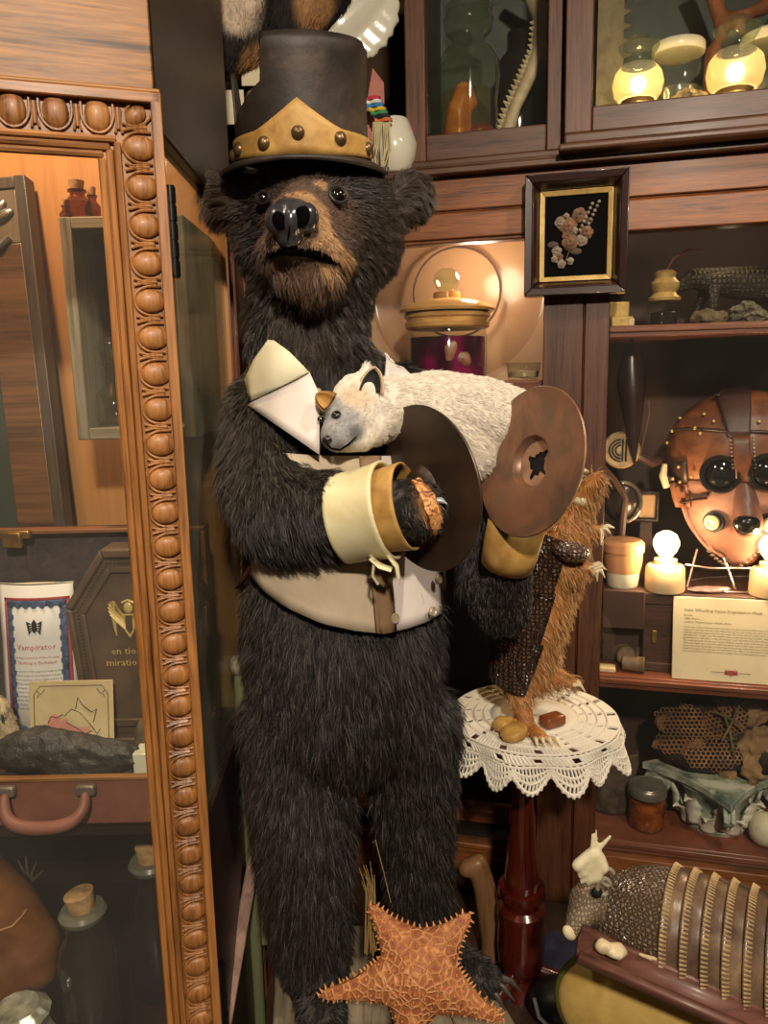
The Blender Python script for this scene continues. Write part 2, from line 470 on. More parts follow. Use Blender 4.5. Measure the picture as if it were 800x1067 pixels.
M['bone'] = mottled('bone', [(0.3, (196, 172, 128)), (0.7, (232, 216, 178))], 30, 0.6, 0, 0.2)
M['leather_dark'] = mottled('black_leather', [(0.3, (26, 20, 17)), (0.55, (50, 40, 33)), (0.75, (84, 68, 56))], 16, 0.55, 0, 0.35, 160, bdist=0.001)
M['leather_gold'] = mottled('ochre_leather', [(0.25, (136, 96, 40)), (0.6, (188, 146, 78)), (0.8, (204, 166, 98))], 26, 0.55, 0, 0.25, 140, bdist=0.001)
M['cream_cloth'] = mottled('cream_wool', [(0.3, (186, 168, 140)), (0.7, (206, 190, 164))], 12, 0.85, 0, 0.25, 400, bdist=0.0006)
M['white_cloth'] = mottled('white_satin', [(0.3, (216, 204, 196)), (0.7, (232, 222, 214))], 10, 0.6, 0, 0.1, 300, bdist=0.0006)
M['fur'] = hairmat('fur_strands', 0.42, 0.45)
M['hide'] = hairmat('skin_hide', 0.75, 0.2)
M['fur_soft'] = hairmat('soft_fur_strands', 0.6, 0.25)
# ------------------------------------------------------------------ the room
FLOOR = -0.09
m_floor = wood('floor_boards', (30, 20, 14), (70, 48, 34), 'y', 8, 0.5)
m_wall = plain('dim_plaster', (92, 70, 52), 0.9, 0, 0.1, 6)
m_ceil = plain('ceiling_plaster', (120, 104, 84), 0.9, 0, 0.08, 6)
def wallbox(name, lo, hi, m):
    mb = MB(); mb.box(lo, hi); return struct(mb.build(name, m))
wallbox('floor', (-2.6, -2.6, FLOOR - 0.05), (2.6, 2.7, FLOOR), m_floor)
wallbox('ceiling', (-2.6, -2.6, 2.5), (2.6, 2.7, 2.55), m_ceil)
wallbox('wall_back', (-2.6, 2.6, FLOOR), (2.6, 2.7, 2.5), m_wall)
wallbox('wall_left', (-2.7, -2.6, FLOOR), (-2.6, 2.7, 2.5), m_wall)
wallbox('wall_right', (2.6, -2.6, FLOOR), (2.7, 2.7, 2.5), m_wall)

# ------------------------------------------------------------------ lower oak cabinet
R0 = RCm.translation.copy(); R0.z = FLOOR
cab = thing('curio_cabinet', 'long red oak glass-fronted cabinet behind the bear holding the mask and honeycomb', 'cabinet', R0)
Zt, Za, Zb, Zc_ = 1.626, 1.557, 1.552, 1.490
XL, XR, DB = -0.82, 0.72, 0.42
def RB(): return MB(RCm)
RB().box((-0.072, 0, FLOOR), (0.012, 0.05, Zc_)).box((0.012, 0.006, FLOOR), (0.016, 0.05, Zc_)).box((0.016, 0, FLOOR), (0.067, 0.05, Zc_)).build('post', M['cab_v'], cab, 0.003)
for a, b in ((XL, XL + 0.05), (XR - 0.05, XR)):
    RB().box((a, 0, FLOOR), (b, 0.05, Zc_)).build('post', M['cab_v'], cab, 0.003)
mb = RB().box((XL, -0.002, Za), (XR, 0.05, Zt)); mb.box((XL, 0.004, Zb), (XR, 0.05, Za)); mb.build('top_rail', M['cab_x'], cab, 0.003)
mb = RB().box((XL, 0.0, Zc_ + 0.008), (0.0, 0.05, Zb)).box((XL, 0.006, Zc_), (0.0, 0.045, Zc_ + 0.008)); mb.box((0.03, 0.0, Zc_), (XR, 0.05, Zb)); mb.build('door_rail', M['cab_x'], cab, 0.003)
RB().box((XL, 0, FLOOR), (-0.0725, 0.05, 0.031)).box((0.0675, 0, FLOOR), (XR, 0.05, 0.055)).box((XL, -0.006, 0.03), (-0.0725, 0.02, 0.044)).build('base_rail', M['cab_x'], cab, 0.003)
RB().box((XL, 0, 0.10), (-0.0725, 0.045, 0.135)).build('door_rail', M['cab_x'], cab, 0.003)
RB().box((XL, -0.03, Zt), (XR, DB + 0.02, Zt + 0.014)).build('top_board', M['cab_up_x'], cab, 0.003)
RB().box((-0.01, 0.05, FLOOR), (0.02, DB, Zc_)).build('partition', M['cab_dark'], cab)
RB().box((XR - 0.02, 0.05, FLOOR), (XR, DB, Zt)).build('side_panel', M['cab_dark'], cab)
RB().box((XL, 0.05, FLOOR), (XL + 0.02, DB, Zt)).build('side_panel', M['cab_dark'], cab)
m_backpale = mottled('papered_back', [(0.3, (178, 146, 118)), (0.7, (196, 166, 138))], 3, 0.8, 0, 0.03)
m_backdark = mottled('dark_backing', [(0.3, (52, 32, 24)), (0.7, (78, 50, 38))], 4, 0.7, 0, 0.05)
RB().box((XL, DB - 0.06, 0.9), (-0.01, DB, Zt)).build('back_panel', m_backpale, cab)
o = RB().box((XL, DB - 0.06, FLOOR), (-0.01, DB, 0.9)).box((0.02, DB - 0.02, FLOOR), (XR, DB, Zt)).build('back_panel', m_backdark, cab)
S1, S2, S3 = 1.299, 0.503, 0.087
def shelf(x0, x1, zt, th, m):
    b = RB().box((x0, 0.022, zt - th), (x1, DB - 0.021, zt)); b.box((x0, 0.014, zt - th * 0.55), (x1, 0.024, zt - th * 0.15))
    return b.build('shelf', m, cab, 0.002)
shelf(0.0675, XR - 0.021, S1, 0.024, M['shelf']); shelf(0.0675, XR - 0.021, S2, 0.03, M['shelf'])
shelf(0.0675, XR - 0.021, S3, 0.03, M['shelf'])
zj = rc(466, 398, 0.17).z
b = RB().box((XL + 0.03, 0.022, zj - 0.02), (-0.0725, DB - 0.061, zj)); b.build('shelf', M['shelf'], cab, 0.002)
RB().box((-0.0, 0.052, 0.52), (-0.01, 0.06, 0.53)).build('shelf_pin', M['black_metal'], cab)
RB().box((XL + 0.05, 0.010, 0.044), (-0.0725, 0.014, Zc_)).build('glass_pane', M['glass_cab'], cab)
RB().box((0.0675, 0.008, 0.055), (XR - 0.05, 0.012, Zc_)).build('glass_pane', M['glass_cab'], cab)
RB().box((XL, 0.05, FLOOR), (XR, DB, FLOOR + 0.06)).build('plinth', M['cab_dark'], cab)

# ------------------------------------------------------------------ the two upper cabinets that stand on it
def upper(name, label, x0, x1, y0, st0, st1, zr0, zr1, zm):
    t = thing(name, label, 'cabinet', RCm @ V(((x0 + x1) / 2, y0, Zt + 0.014)), 'glazed cabinets on top of the oak cabinet')
    RB().box((x0, y0, zr0), (x0 + st0, y0 + 0.03, 2.3)).build('door_stile', M['cab_up_v'], t, 0.003)
    RB().box((x1 - st1, y0, zr0), (x1, y0 + 0.03, 2.3)).build('door_stile', M['cab_up_v'], t, 0.003)
    RB().box((x0 + st0, y0 + 0.001, zr0), (x1 - st1, y0 + 0.03, zr1)).build('door_rail', M['cab_up_x'], t, 0.003)
    b = RB().box((x0 - 0.01, y0 - 0.02, Zt + 0.0145), (x1, y0 + 0.03, zm)); b.box((x0, y0 - 0.006, zm), (x1, y0 + 0.03, zr0)); b.build('base_moulding', M['cab_up_x'], t, 0.005, segs=3)
    RB().box((x0 + st0, y0 + 0.012, zr1), (x1 - st1, y0 + 0.016, 2.3)).build('glass_pane', M['glass_cab'], t)
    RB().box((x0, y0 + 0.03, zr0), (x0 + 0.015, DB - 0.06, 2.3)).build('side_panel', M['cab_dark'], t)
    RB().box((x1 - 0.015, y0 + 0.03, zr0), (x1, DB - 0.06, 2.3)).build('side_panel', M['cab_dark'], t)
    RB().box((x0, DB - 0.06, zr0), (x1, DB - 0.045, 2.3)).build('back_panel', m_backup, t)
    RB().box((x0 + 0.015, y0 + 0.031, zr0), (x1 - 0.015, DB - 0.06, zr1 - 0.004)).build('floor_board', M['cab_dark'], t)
    RB().box((x0, y0, 2.3), (x1, DB - 0.045, 2.33)).build('top_board', M['cab_up_x'], t, 0.003)
    return t
m_backup = mottled('grey_backing', [(0.3, (70, 75, 73)), (0.7, (106, 112, 107))], 4, 0.8, 0, 0.05)
upper('upper_cabinet', 'walnut glazed upper cabinet with orange specimen jar and jawbone above the framed picture', -0.372, -0.0345, 0.0, 0.044, 0.037, 1.662, 1.716, 1.648)
upper('upper_cabinet', 'walnut glazed upper cabinet with glowing globe jars at top right', -0.034, 0.72, -0.05, 0.054, 0.05, 1.677, 1.725, 1.655)
ZU1, ZU2 = 1.712, 1.721

# ------------------------------------------------------------------ framed picture hung on the post
pf = thing('picture_frame', 'small black framed still life of dried flowers with gilt inner border hung on the post', 'picture', rcw(601, 308, -0.02))
dF = -0.045
q = [rc(546, 183, dF), rc(656, 174, dF), rc(653, 304, dF), rc(547, 309, dF)]
x0, x1 = (q[0].x + q[3].x) / 2, (q[1].x + q[2].x) / 2; z1, z0 = (q[0].z + q[1].z) / 2, (q[2].z + q[3].z) / 2
def ringframe(mbx, x0, x1, z0, z1, w, y0, y1):
    mbx.box((x0, y0, z0), (x0 + w, y1, z1)).box((x1 - w, y0, z0), (x1, y1, z1)).box((x0 + w, y0, z0), (x1 - w, y1, z0 + w)).box((x0 + w, y0, z1 - w), (x1 - w, y1, z1))
    return mbx
m_frame = plain('dark_frame', (44, 24, 18), 0.3, 0, 0.2, coat=0.5)
def bevelframe(mbx, x0, x1, z0, z1, w, yo, yi, yb):
    """mitred frame: outer edge at depth yo, inner edge at depth yi, back at yb"""
    o = [(x0, z0), (x1, z0), (x1, z1), (x0, z1)]; i = [(x0 + w, z0 + w), (x1 - w, z0 + w), (x1 - w, z1 - w), (x0 + w, z1 - w)]
    for k in range(4):
        k2 = (k + 1) % 4
        mbx.hexa([(o[k][0], yb, o[k][1]), (o[k2][0], yb, o[k2][1]), (i[k2][0], yb, i[k2][1]), (i[k][0], yb, i[k][1])],
                 [(o[k][0], yo, o[k][1]), (o[k2][0], yo, o[k2][1]), (i[k2][0], yi, i[k2][1]), (i[k][0], yi, i[k][1])])
    return mbx
f = bevelframe(RB(), x0, x1, z0, z1, 0.016, dF - 0.004, dF + 0.000, -0.004)
bevelframe(f, x0 + 0.016, x1 - 0.016, z0 + 0.016, z1 - 0.016, 0.014, dF + 0.002, dF + 0.022, -0.004)
f.build('frame', m_frame, pf, 0.002)
bevelframe(RB(), x0 + 0.03, x1 - 0.03, z0 + 0.03, z1 - 0.03, 0.010, dF + 0.020, dF + 0.024, -0.005).build('gilt_border', M['gold'], pf, 0.001)
RB().box((x0 + 0.04, dF + 0.028, z0 + 0.04), (x1 - 0.04, -0.006, z1 - 0.04)).build('picture_ground', plain('picture_black', (12, 11, 11), 0.95, spec=0.05), pf)
m_petal1 = mottled('dried_petal', [(0.3, (74, 50, 36)), (0.7, (136, 98, 70))], 80, 0.8, 0, 0.3)
m_petal2 = mottled('pale_petal', [(0.3, (104, 88, 72)), (0.7, (158, 142, 122))], 80, 0.8, 0, 0.3)
def flower(mbx, c, r, n, cup=0.4, seed=0):
    rr = random.Random(seed)
    for ring, (rf, k) in enumerate(((1.0, n), (0.6, n - 1))):
        for i in range(k):
            a = 2 * PI * i / k + rr.random() * 0.4
            d = V((math.cos(a), 0, math.sin(a)))
            R = rot_to((d * 0.35 + V((0, -1, 0))).normalized(), d)
            mbx.sph(V(c) + d * r * 0.6 * rf + V((0, -0.003 * ring, 0)), (r * 0.5 * rf, r * 0.45 * rf, r * 0.14), R, 8, 5)
    mbx.sph(c, r * 0.2, None, 8, 5)
fa, fb = RB(), RB()
for k, (px, py, r) in enumerate(((592, 236, 12), (604, 224, 10), (584, 232, 8), (611, 242, 9), (594, 252, 11), (606, 250, 8), (582, 268, 6), (591, 246, 7))):
    flower(fa if k % 3 != 2 else fb, rc(px, py, dF + 0.024), r * 0.0016, 6, seed=k)
for k, (px, py, r) in enumerate(((580, 262, 7), (585, 275, 6), (594, 272, 5), (578, 270, 5), (598, 240, 5), (590, 225, 4))):
    flower(fb, rc(px, py, dF + 0.022), r * 0.0016, 5, seed=20 + k)
for k in range(14):
    t = k / 13; c = rc(607 + 14 * t + (3 if k % 2 else -3), 240 - 30 * t, dF + 0.024); fb.sph(c, 0.0038, None, 8, 5)
fa.build('flower_spray', m_petal1, pf); fb.build('pale_blossoms', m_petal2, pf)
st = RB(); st.tube([rc(588, 275, dF + 0.026), rc(597, 250, dF + 0.026), rc(613, 222, dF + 0.026)], 0.0015, 6)
for px, py in ((586, 228), (612, 230), (600, 262), (576, 255)): st.sph(rc(px, py, dF + 0.026), (0.012, 0.002, 0.007), None, 8, 5)
st.build('stem', plain('dull_stem', (70, 56, 40), 0.8), pf)
# ------------------------------------------------------------------ contents of the oak cabinet
def lj(c, prof, seg=32): return MB().lathe(prof, TM(c), seg)
# --- big lidded jar, left bay
c = RCm @ V((*rc(466, 398, 0.17).xy, zj)); u = 0.0021
jar = thing('specimen_jar', 'large lidded glass jar of magenta fluid behind the bear and white cat', 'jar', c)
MB().lathe([(0.092, 0.001), (0.098, 0.006), (0.098, 0.112), (0.094, 0.122), (0.094, 0.128)], TM(c), 40).build('glass_body', M['jar'], jar)
m_mag = mottled('magenta_fluid', [(0.30, (26, 10, 16)), (0.48, (70, 16, 44)), (0.62, (150, 24, 92)), (0.75, (60, 40, 36))], 9, 0.15, 0, 0, detail=2)
MB().lathe([(0.0, 0.004), (0.091, 0.004), (0.093, 0.010), (0.093, 0.108), (0.0, 0.108)], TM(c), 40).build('fluid', m_mag, jar)
g = MB().lathe([(0.100, 0.128), (0.104, 0.132), (0.104, 0.142), (0.100, 0.146), (0.100, 0.152), (0.106, 0.156), (0.106, 0.164), (0.1, 0.168)], TM(c), 40)
m_rim = mottled('gold_rim_glass', [(0.3, (170, 120, 62)), (0.6, (220, 170, 104)), (0.8, (236, 206, 150))], 8, 0.12, 0.1, 0, stretch=(1, 1, 4))
g.build('rim', m_rim, jar)
MB().lathe([(0.116, 0.168), (0.118, 0.174), (0.108, 0.184), (0.07, 0.196), (0.034, 0.202), (0.032, 0.216), (0.0, 0.218)], TM(c), 40).build('lid', m_rim, jar)
MB().lathe([(0.014, 0.216), (0.026, 0.226), (0.033, 0.244), (0.028, 0.262), (0.014, 0.272), (0.0, 0.274)], TM(c), 24).build('lid_knob', M['jar_green'], jar)
MB().sph(c + V((0.0, -0.088, 0.074)), (0.016, 0.006, 0.028)).sph(c + V((0.028, -0.085, 0.055)), (0.02, 0.006, 0.024)).jitter(0.006, 40).build('specimen', mottled('pale_specimen', [(0.3, (120, 60, 50)), (0.7, (190, 140, 110))], 40, 0.4), jar)
c = RCm @ V((*rc(545, 400, 0.12).xy, zj))
d = thing('glass_dish', 'small clear glass dish beside the large magenta jar', 'dish', c)
MB().lathe([(0.030, 0.0), (0.036, 0.004), (0.040, 0.036), (0.043, 0.042), (0.040, 0.042), (0.035, 0.008), (0.0, 0.006)], TM(c), 28).build('bowl', M['jar'], d)
MB().lathe([(0.0, 0.007), (0.034, 0.009), (0.036, 0.022), (0.0, 0.024)], TM(c), 24).build('filling', M['ceramic'], d)
# round dark glass plate standing against the pale back
pl = thing('glass_plate', 'round dark glass plate standing upright behind the magenta jar', 'plate', RCm @ V((*rc(472, 300, 0.30).xy, zj)))
cc = rcw(476, 305, 0.335); rr = cc.z - zj
Rm = rot_to(RCm.to_3x3() @ V((0, -1, 0.06)))
MB().lathe([(0.0, 0.0), (rr * 0.62, 0.0), (rr * 0.68, 0.006), (rr * 0.95, 0.006), (rr, 0.012), (rr * 0.98, 0.003), (0.0, -0.006)], TM(cc, Rm), 48).build('disc', thin_glass('smoked_glass', (0.9, 0.86, 0.82), 0.3, 0.15, 0, base=0.03, edge=0.3), pl)
MB().tube([cc + Rm @ V((rr * 0.5 * math.cos(a), rr * 0.5 * math.sin(a), 0.008)) for a in np.linspace(0, 2 * PI, 33)], 0.003, 6).build('rim_band', m_backdark, pl)

# --- top shelf of right bay
def rbase(px, py, d, z): 
    p = RCm @ V((*rc(px, py, d).xy, 0)); p.z = z; return p
c = rbase(691, 335, 0.12, S1)
ink = thing('ink_bottle', 'square glass ink bottle with gilt collar and quill on the upper shelf', 'bottle', c)
R45 = Matrix.Rotation(0.35, 3, 'Z')
MB().cbox(c + V((0, 0, 0.028)), (0.056, 0.05, 0.056), R45).build('glass_body', M['jar'], ink, 0.006, segs=3)
MB().cbox(c + V((0, 0, 0.018)), (0.045, 0.04, 0.03), R45).build('ink', plain('ink_fluid', (30, 26, 24), 0.2), ink, 0.004)
MB().lathe([(0.034, 0.056), (0.036, 0.062), (0.028, 0.068), (0.024, 0.074), (0.03, 0.082), (0.032, 0.094), (0.026, 0.1), (0.022, 0.106), (0.024, 0.116), (0.016, 0.122), (0.0, 0.122)], TM(c), 24).build('collar', M['gold'], ink)
q = MB(); q.tube([c + V((0.0, 0, 0.118)), c + V((0.016, 0, 0.146)), c + V((0.05, 0.005, 0.166)), c + V((0.09, 0.01, 0.166))], [0.003, 0.006, 0.008, 0.001], 8, flat=0.3); q.build('quill', plain('quill', (150, 92, 66), 0.6), ink)
m_rock = mottled('rough_stone', [(0.3, (62, 54, 38)), (0.55, (104, 90, 62)), (0.8, (140, 122, 88))], 30, 0.85, 0, 0.6, 60)
def rock(name, label, c, r, m, seed, group=None, cat='rock', tall=0.6):
    mb = MB(); mb.sph((0, 0, 0), r, None, 64, 40); mb.jitter(min(r) * 0.7, 0.9 / max(r), seed); mb.jitter(min(r) * 0.32, 3.2 / max(r), seed + 1); mb.jitter(min(r) * 0.14, 9 / max(r), seed + 2)
    zmin = min(v.z for v in mb.v)
    for v in mb.v: v.z = max(v.z, zmin * 0.75)
    zmin = min(v.z for v in mb.v)
    for v in mb.v: v += V((c.x, c.y, c.z - zmin))
    o = mb.build(name, m); return tag(o, label, cat, group)
rock('stone_fragment', 'flat tan rough stone to the right of the ink bottle', rbase(738, 334, 0.1, S1), (0.045, 0.025, 0.016), m_rock, 3)
rock('stone_fragment', 'grey pointed rough stone on the upper shelf at the right edge', rbase(779, 332, 0.1, S1), (0.042, 0.028, 0.022), mottled('grey_stone', [(0.3, (60, 56, 44)), (0.7, (124, 118, 96))], 40, 0.7, 0, 0.6, 70), 9)
c = rbase(646, 336, 0.07, S1)
t = thing('trinket_box', 'tiny open gilt trinket box beside the post on the upper shelf', 'box', c)
MB().box((-0.024, -0.018, 0.0), (0.024, 0.018, 0.022), TM(c)).build('base', M['gold'], t, 0.003)
MB().box((-0.024, 0.012, 0.022), (0.024, 0.018, 0.056), TM(c)).build('lid', M['gold'], t, 0.003)
tag(MB().cbox(rbase(654, 338, 0.06, S1) + V((0.006, 0, 0.009)), (0.014, 0.012, 0.018), R45).build('bone_die', M['bone'], None, 0.003), 'tiny cream cube in front of the gilt trinket box', 'die')
# dried reptile at the back of the shelf
b0 = rbase(760, 334, 0.26, S1)
mb = MB(); chain(mb, [(b0 + V((-0.13, 0.0, 0.09)), 0.012), (b0 + V((-0.09, 0, 0.115)), 0.024), (b0 + V((-0.03, 0, 0.105)), 0.034), (b0 + V((0.05, 0, 0.1)), 0.042), (b0 + V((0.14, 0, 0.085)), 0.036), (b0 + V((0.22, 0, 0.05)), 0.02)])
for x in (-0.05, 0.09):
    for s in (-1, 1): chain(mb, [(b0 + V((x, s * 0.02, 0.09)), 0.016), (b0 + V((x - 0.01, s * 0.045, 0.05)), 0.012), (b0 + V((x - 0.02, s * 0.05, 0.008)), 0.010)])
rp = thing('dried_reptile', 'dark dried reptile standing at the back of the upper shelf', 'reptile', b0)
organic(mb, 0.007, 4).build('body', voronoi_bump('reptile_skin', (74, 62, 40), (34, 28, 20), 90, 0.6), rp)
e = MB(); e.sph(b0 + V((-0.098, -0.02, 0.125)), 0.005, None, 10, 6); e.build('eye', M['black'], rp)

# --- middle shelf: wooden chest, plaque, bulbs, mask
ybx = 0.07
zc1 = rc(672, 617, ybx).z
xb0, xb1 = rc(668, 660, ybx).x, rc(668, 660, ybx).x + 0.40
bx = thing('wooden_chest', 'dark wooden chest carrying the mask and light bulbs on the middle shelf', 'box', RCm @ V(((xb0 + xb1) / 2, ybx, S2)))
m_chest = wood('chest_wood', (40, 24, 20), (86, 56, 46), 'x', 16, 0.5)
RB().box((xb0 + 0.004, ybx + 0.004, S2 + 0.001), (xb1 - 0.004, ybx + 0.22, zc1 - 0.03)).build('body', m_chest, bx, 0.003)
RB().box((xb0, ybx, zc1 - 0.03), (xb1, ybx + 0.225, zc1)).build('lid', m_chest, bx, 0.004)
RB().box((xb0 - 0.002, ybx - 0.002, S2 + 0.0), (xb1 + 0.002, ybx + 0.22, S2 + 0.022)).build('base_moulding', m_chest, bx, 0.003)
RB().box((xb0 + 0.024, ybx - 0.002, S2 + 0.07), (xb0 + 0.034, ybx + 0.006, S2 + 0.1)).build('lock_plate', M['brass'], bx, 0.001)
# plaque leaning against the chest
p00, p10, p01 = rc(703, 708, 0.025), rc(800, 716, 0.025), rc(699, 622, 0.05)
wpl = (p10.x - p00.x) * 1.28; hpl = (p01 - p00).length; x0p = (p00.x + p01.x) / 2
pq = thing('caption_plaque', 'cream printed caption card leaning on the chest below the mask', 'sign', RCm @ V((x0p + wpl / 2, 0.025, S2)))
tilt = math.atan2(0.03, hpl)
PQ = RCm @ Matrix.Translation(V((x0p, 0.030, S2 + 0.001))) @ Matrix.Rotation(-tilt, 4, 'X')
MB(PQ).box((0, 0, 0), (wpl, 0.004, hpl)).build('board', M['paper'], pq, 0.0015)
TX = PQ @ Matrix.Rotation(PI / 2, 4, 'X')
def tln(mb, s, x, z, size, align='LEFT'): mb.text(s, size, TX @ Matrix.Translation(V((x, z, 0.0006))), align)
tb = MB(); sc = hpl / 86.0
tln(tb, 'Suzie Whistling Status Degradation Mask', 10.5 * sc, hpl - 15 * sc, 4.5 * sc)
for k, s in enumerate(('Benelle', '1886, France', 'Leather, Thermoplastic whistle, Brass')): tln(tb, s, 10.5 * sc, hpl - (20 + 3.4 * k) * sc, 3.0 * sc)
body = ['This is one of the whistling masks that were worn in court to mark a loss of title. It was',
        'made of a soft hide laid on a cast frame, and each breath of the one who wore it was sounded,',
        'until the mask was taken down by the court. The brass whistle could not be silenced by hand and',
        'was tuned to a single note. The leather was cut and stitched by a saddler, and the goggles were',
        'ground from a dark glass so that the wearer could see little more than the ground at their feet.',
        'The studs along the brow were set by number, one for each of the houses which had been offended.',
        'When the term was ended the mask was given back to the court, and the whistle was broken.',
        'Some were kept by families as a warning to the young, and a few were sold to collectors. This',
        'mask is thought to be the last one with both of its valves, its stand and its straps complete,',
        'and it was found in a trunk of costumes with a note in pencil giving the name of its maker.']
for k, s in enumerate(body): tln(tb, s, 10.5 * sc, hpl - (32 + 2.75 * k) * sc, 2.55 * sc)
tb.build('printed_text', M['ink'], pq)
em = MB(TX)
cx, cz = 57 * sc, 10 * sc
for s in (-1, 1):
    for k in range(4): em.prism([(cx + s * (1 + k * 1.1) * sc, cz - 3 * sc + k * sc * 0.4), (cx + s * (2.4 + k * 1.1) * sc, cz + (3.2 + (k % 2)) * sc), (cx + s * (3.4 + k * 1.0) * sc, cz - (1.5 + k % 2) * sc)][::s], 0.0006)
em.prism([(cx - 2 * sc, cz + 2.5 * sc), (cx - 2 * sc, cz - 1.5 * sc), (cx, cz - 4 * sc), (cx + 2 * sc, cz - 1.5 * sc), (cx + 2 * sc, cz + 2.5 * sc)][::-1], 0.0007)
em.build('crest', plain('crest_red', (156, 70, 62), 0.8), pq)
m_ban = plain('banner_tan', (150, 120, 84), 0.8)
for xa, xb in ((-19, -6), (6, 19)): MB(TX).box((cx + xa * sc, cz - 0.3 * sc, 0), (cx + xb * sc, cz + 0.4 * sc, 0.0005)).build('crest_banner', m_ban, pq)

m_bulbglow = emit('bulb_glow', (1.0, 0.66, 0.30), 30.0)
m_bulbglass = emit('bulb_frosted_glow', (1.0, 0.74, 0.40), 3.2)
bulbs = []
def bulb_lamp(px, py, label, on):
    c = RCm @ V((rc(px, py, 0.10).x, 0.10, zc1))
    t = thing('bulb_lamp', label, 'lamp', c, 'bare bulbs in porcelain sockets')
    MB().lathe([(0.044, 0.0), (0.046, 0.003), (0.044, 0.054), (0.040, 0.06), (0.026, 0.062), (0.026, 0.074), (0.020, 0.075), (0, 0.075)], TM(c), 28).build('socket', M['ceramic'], t)
    bp = [(0.013, 0.074), (0.014, 0.08), (0.023, 0.092), (0.0295, 0.107), (0.0295, 0.117), (0.023, 0.132), (0.010, 0.140), (0.0, 0.141)]
    MB().shell(bp, TM(c), 28).build('bulb', m_bulbglass, t)
    f = MB(); f.sph(c + V((0, 0, 0.112)), (0.015, 0.015, 0.017), None, 14, 10)
    f.build('filament', m_bulbglow, t)
    bulbs.append(c + V((0, 0, 0.112)))
bulb_lamp(692, 615, 'lit bare bulb in cream porcelain socket on the left of the chest', True)
bulb_lamp(802, 618, 'lit bare bulb in cream porcelain socket at the right photo edge', True)

# mask on a wire stand
MC = rcw(776, 500, 0.20)
um = 0.00215
XR3 = RCm.to_3x3()
def mk(px, py, d): return rcw(px, py, d)
mask = thing('leather_mask', 'brown leather aviator hood and breathing mask with goggles on the chest', 'mask', V((MC.x, MC.y, zc1)))
mb = MB()
mb.sph(mk(774, 470, 0.205), (0.180 * 0.98, 0.12, 0.145), XR3)
mb.sph(mk(775, 520, 0.19), (0.135, 0.10, 0.14), XR3)
chain(mb, [(mk(775, 545, 0.17), 0.085), (mk(774, 575, 0.15), 0.035)])
hood = organic(mb, 0.008, 6)
m_hood = mottled('tan_leather', [(0.28, (62, 34, 22)), (0.48, (112, 64, 38)), (0.72, (158, 98, 60))], 12, 0.42, 0, 0.3, 120, bdist=0.001)
m_face = mottled('lit_pink_leather', [(0.3, (132, 88, 74)), (0.7, (172, 130, 112))], 9, 0.4, 0, 0.25, 120, bdist=0.001)
m_strap = mottled('strap_leather', [(0.3, (44, 26, 22)), (0.7, (78, 50, 42))], 20, 0.45, 0, 0.2)
hood.build('hood', m_hood, mask)
ht = bvh(hood)
def onhood(px, py, off=0.004):
    l, n = hit(ht, px, py)
    if l is None: l = mk(px, py, 0.15); n = XR3 @ V((0, -1, 0))
    return l + n * off
def strip(mbx, pts, w, th=0.004, tree=onhood, off=0.003):
    """leather strap following the surface along pixel points"""
    q = [tree(*p, off) for p in pts]
    mbx.tube(q, [w] * len(q), 10, True, th / w, up=V((0, 0, 1)))
def patch(mbx, outline, fn, n=10, off=0.003):
    """a grid patch between left and right boundary polylines (pixels), laid on a surface"""
    L, Rr = outline
    def ip(line, t):
        s = t * (len(line) - 1); i = min(int(s), len(line) - 2); f = s - i
        return (line[i][0] * (1 - f) + line[i + 1][0] * f, line[i][1] * (1 - f) + line[i + 1][1] * f)
    def g(u, v):
        a = ip(L, v); b = ip(Rr, v); return fn(a[0] * (1 - u) + b[0] * u, a[1] * (1 - u) + b[1] * u, off)
    mbx.grid(n, n, g)
# lower face piece, leather coloured paler and pinker as lit by the bulbs
fc = MB(); patch(fc, ([(716, 500), (708, 520), (716, 545), (735, 570), (762, 588)], [(798, 500), (806, 520), (800, 545), (790, 570), (778, 588)]), onhood, 14, 0.004); fc.build('face_piece', m_face, mask, solid=0.004, soff=1)
cr = MB(); patch(cr, ([(744, 410), (752, 430), (758, 455)], [(782, 406), (782, 430), (781, 455)]), onhood, 10, 0.005)
cr.build('crown_strap', m_strap, mask, solid=0.006, soff=1)
ns = MB(); patch(ns, ([(762, 455), (764, 480), (767, 500)], [(781, 455), (782, 480), (784, 500)]), onhood, 8, 0.005); ns.build('nose_strap', m_hood, mask, solid=0.006, soff=1)
br = MB(); strip(br, [(704, 449), (716, 447), (740, 448), (762, 450), (790, 450), (815, 452)], 0.006); br.build('brow_seam', m_strap, mask)
# stitching either side of nose strap + studs
for px in (761, 784):
    stt = MB()
    for k in range(9): stt.sph(onhood(px + k * 0.3, 455 + k * 4, 0.006), 0.0022, None, 6, 4)
    stt.build('stitching', M['bone'], mask)
studs = [(702, 450), (710, 437), (725, 447), (734, 433), (744, 440), (756, 415), (767, 434), (771, 463), (697, 462), (730, 452), (755, 437), (790, 440)]
for p_ in studs: MB().sph(onhood(*p_, 0.005), 0.0042, None, 8, 6).build('stud', M['gold'], mask)
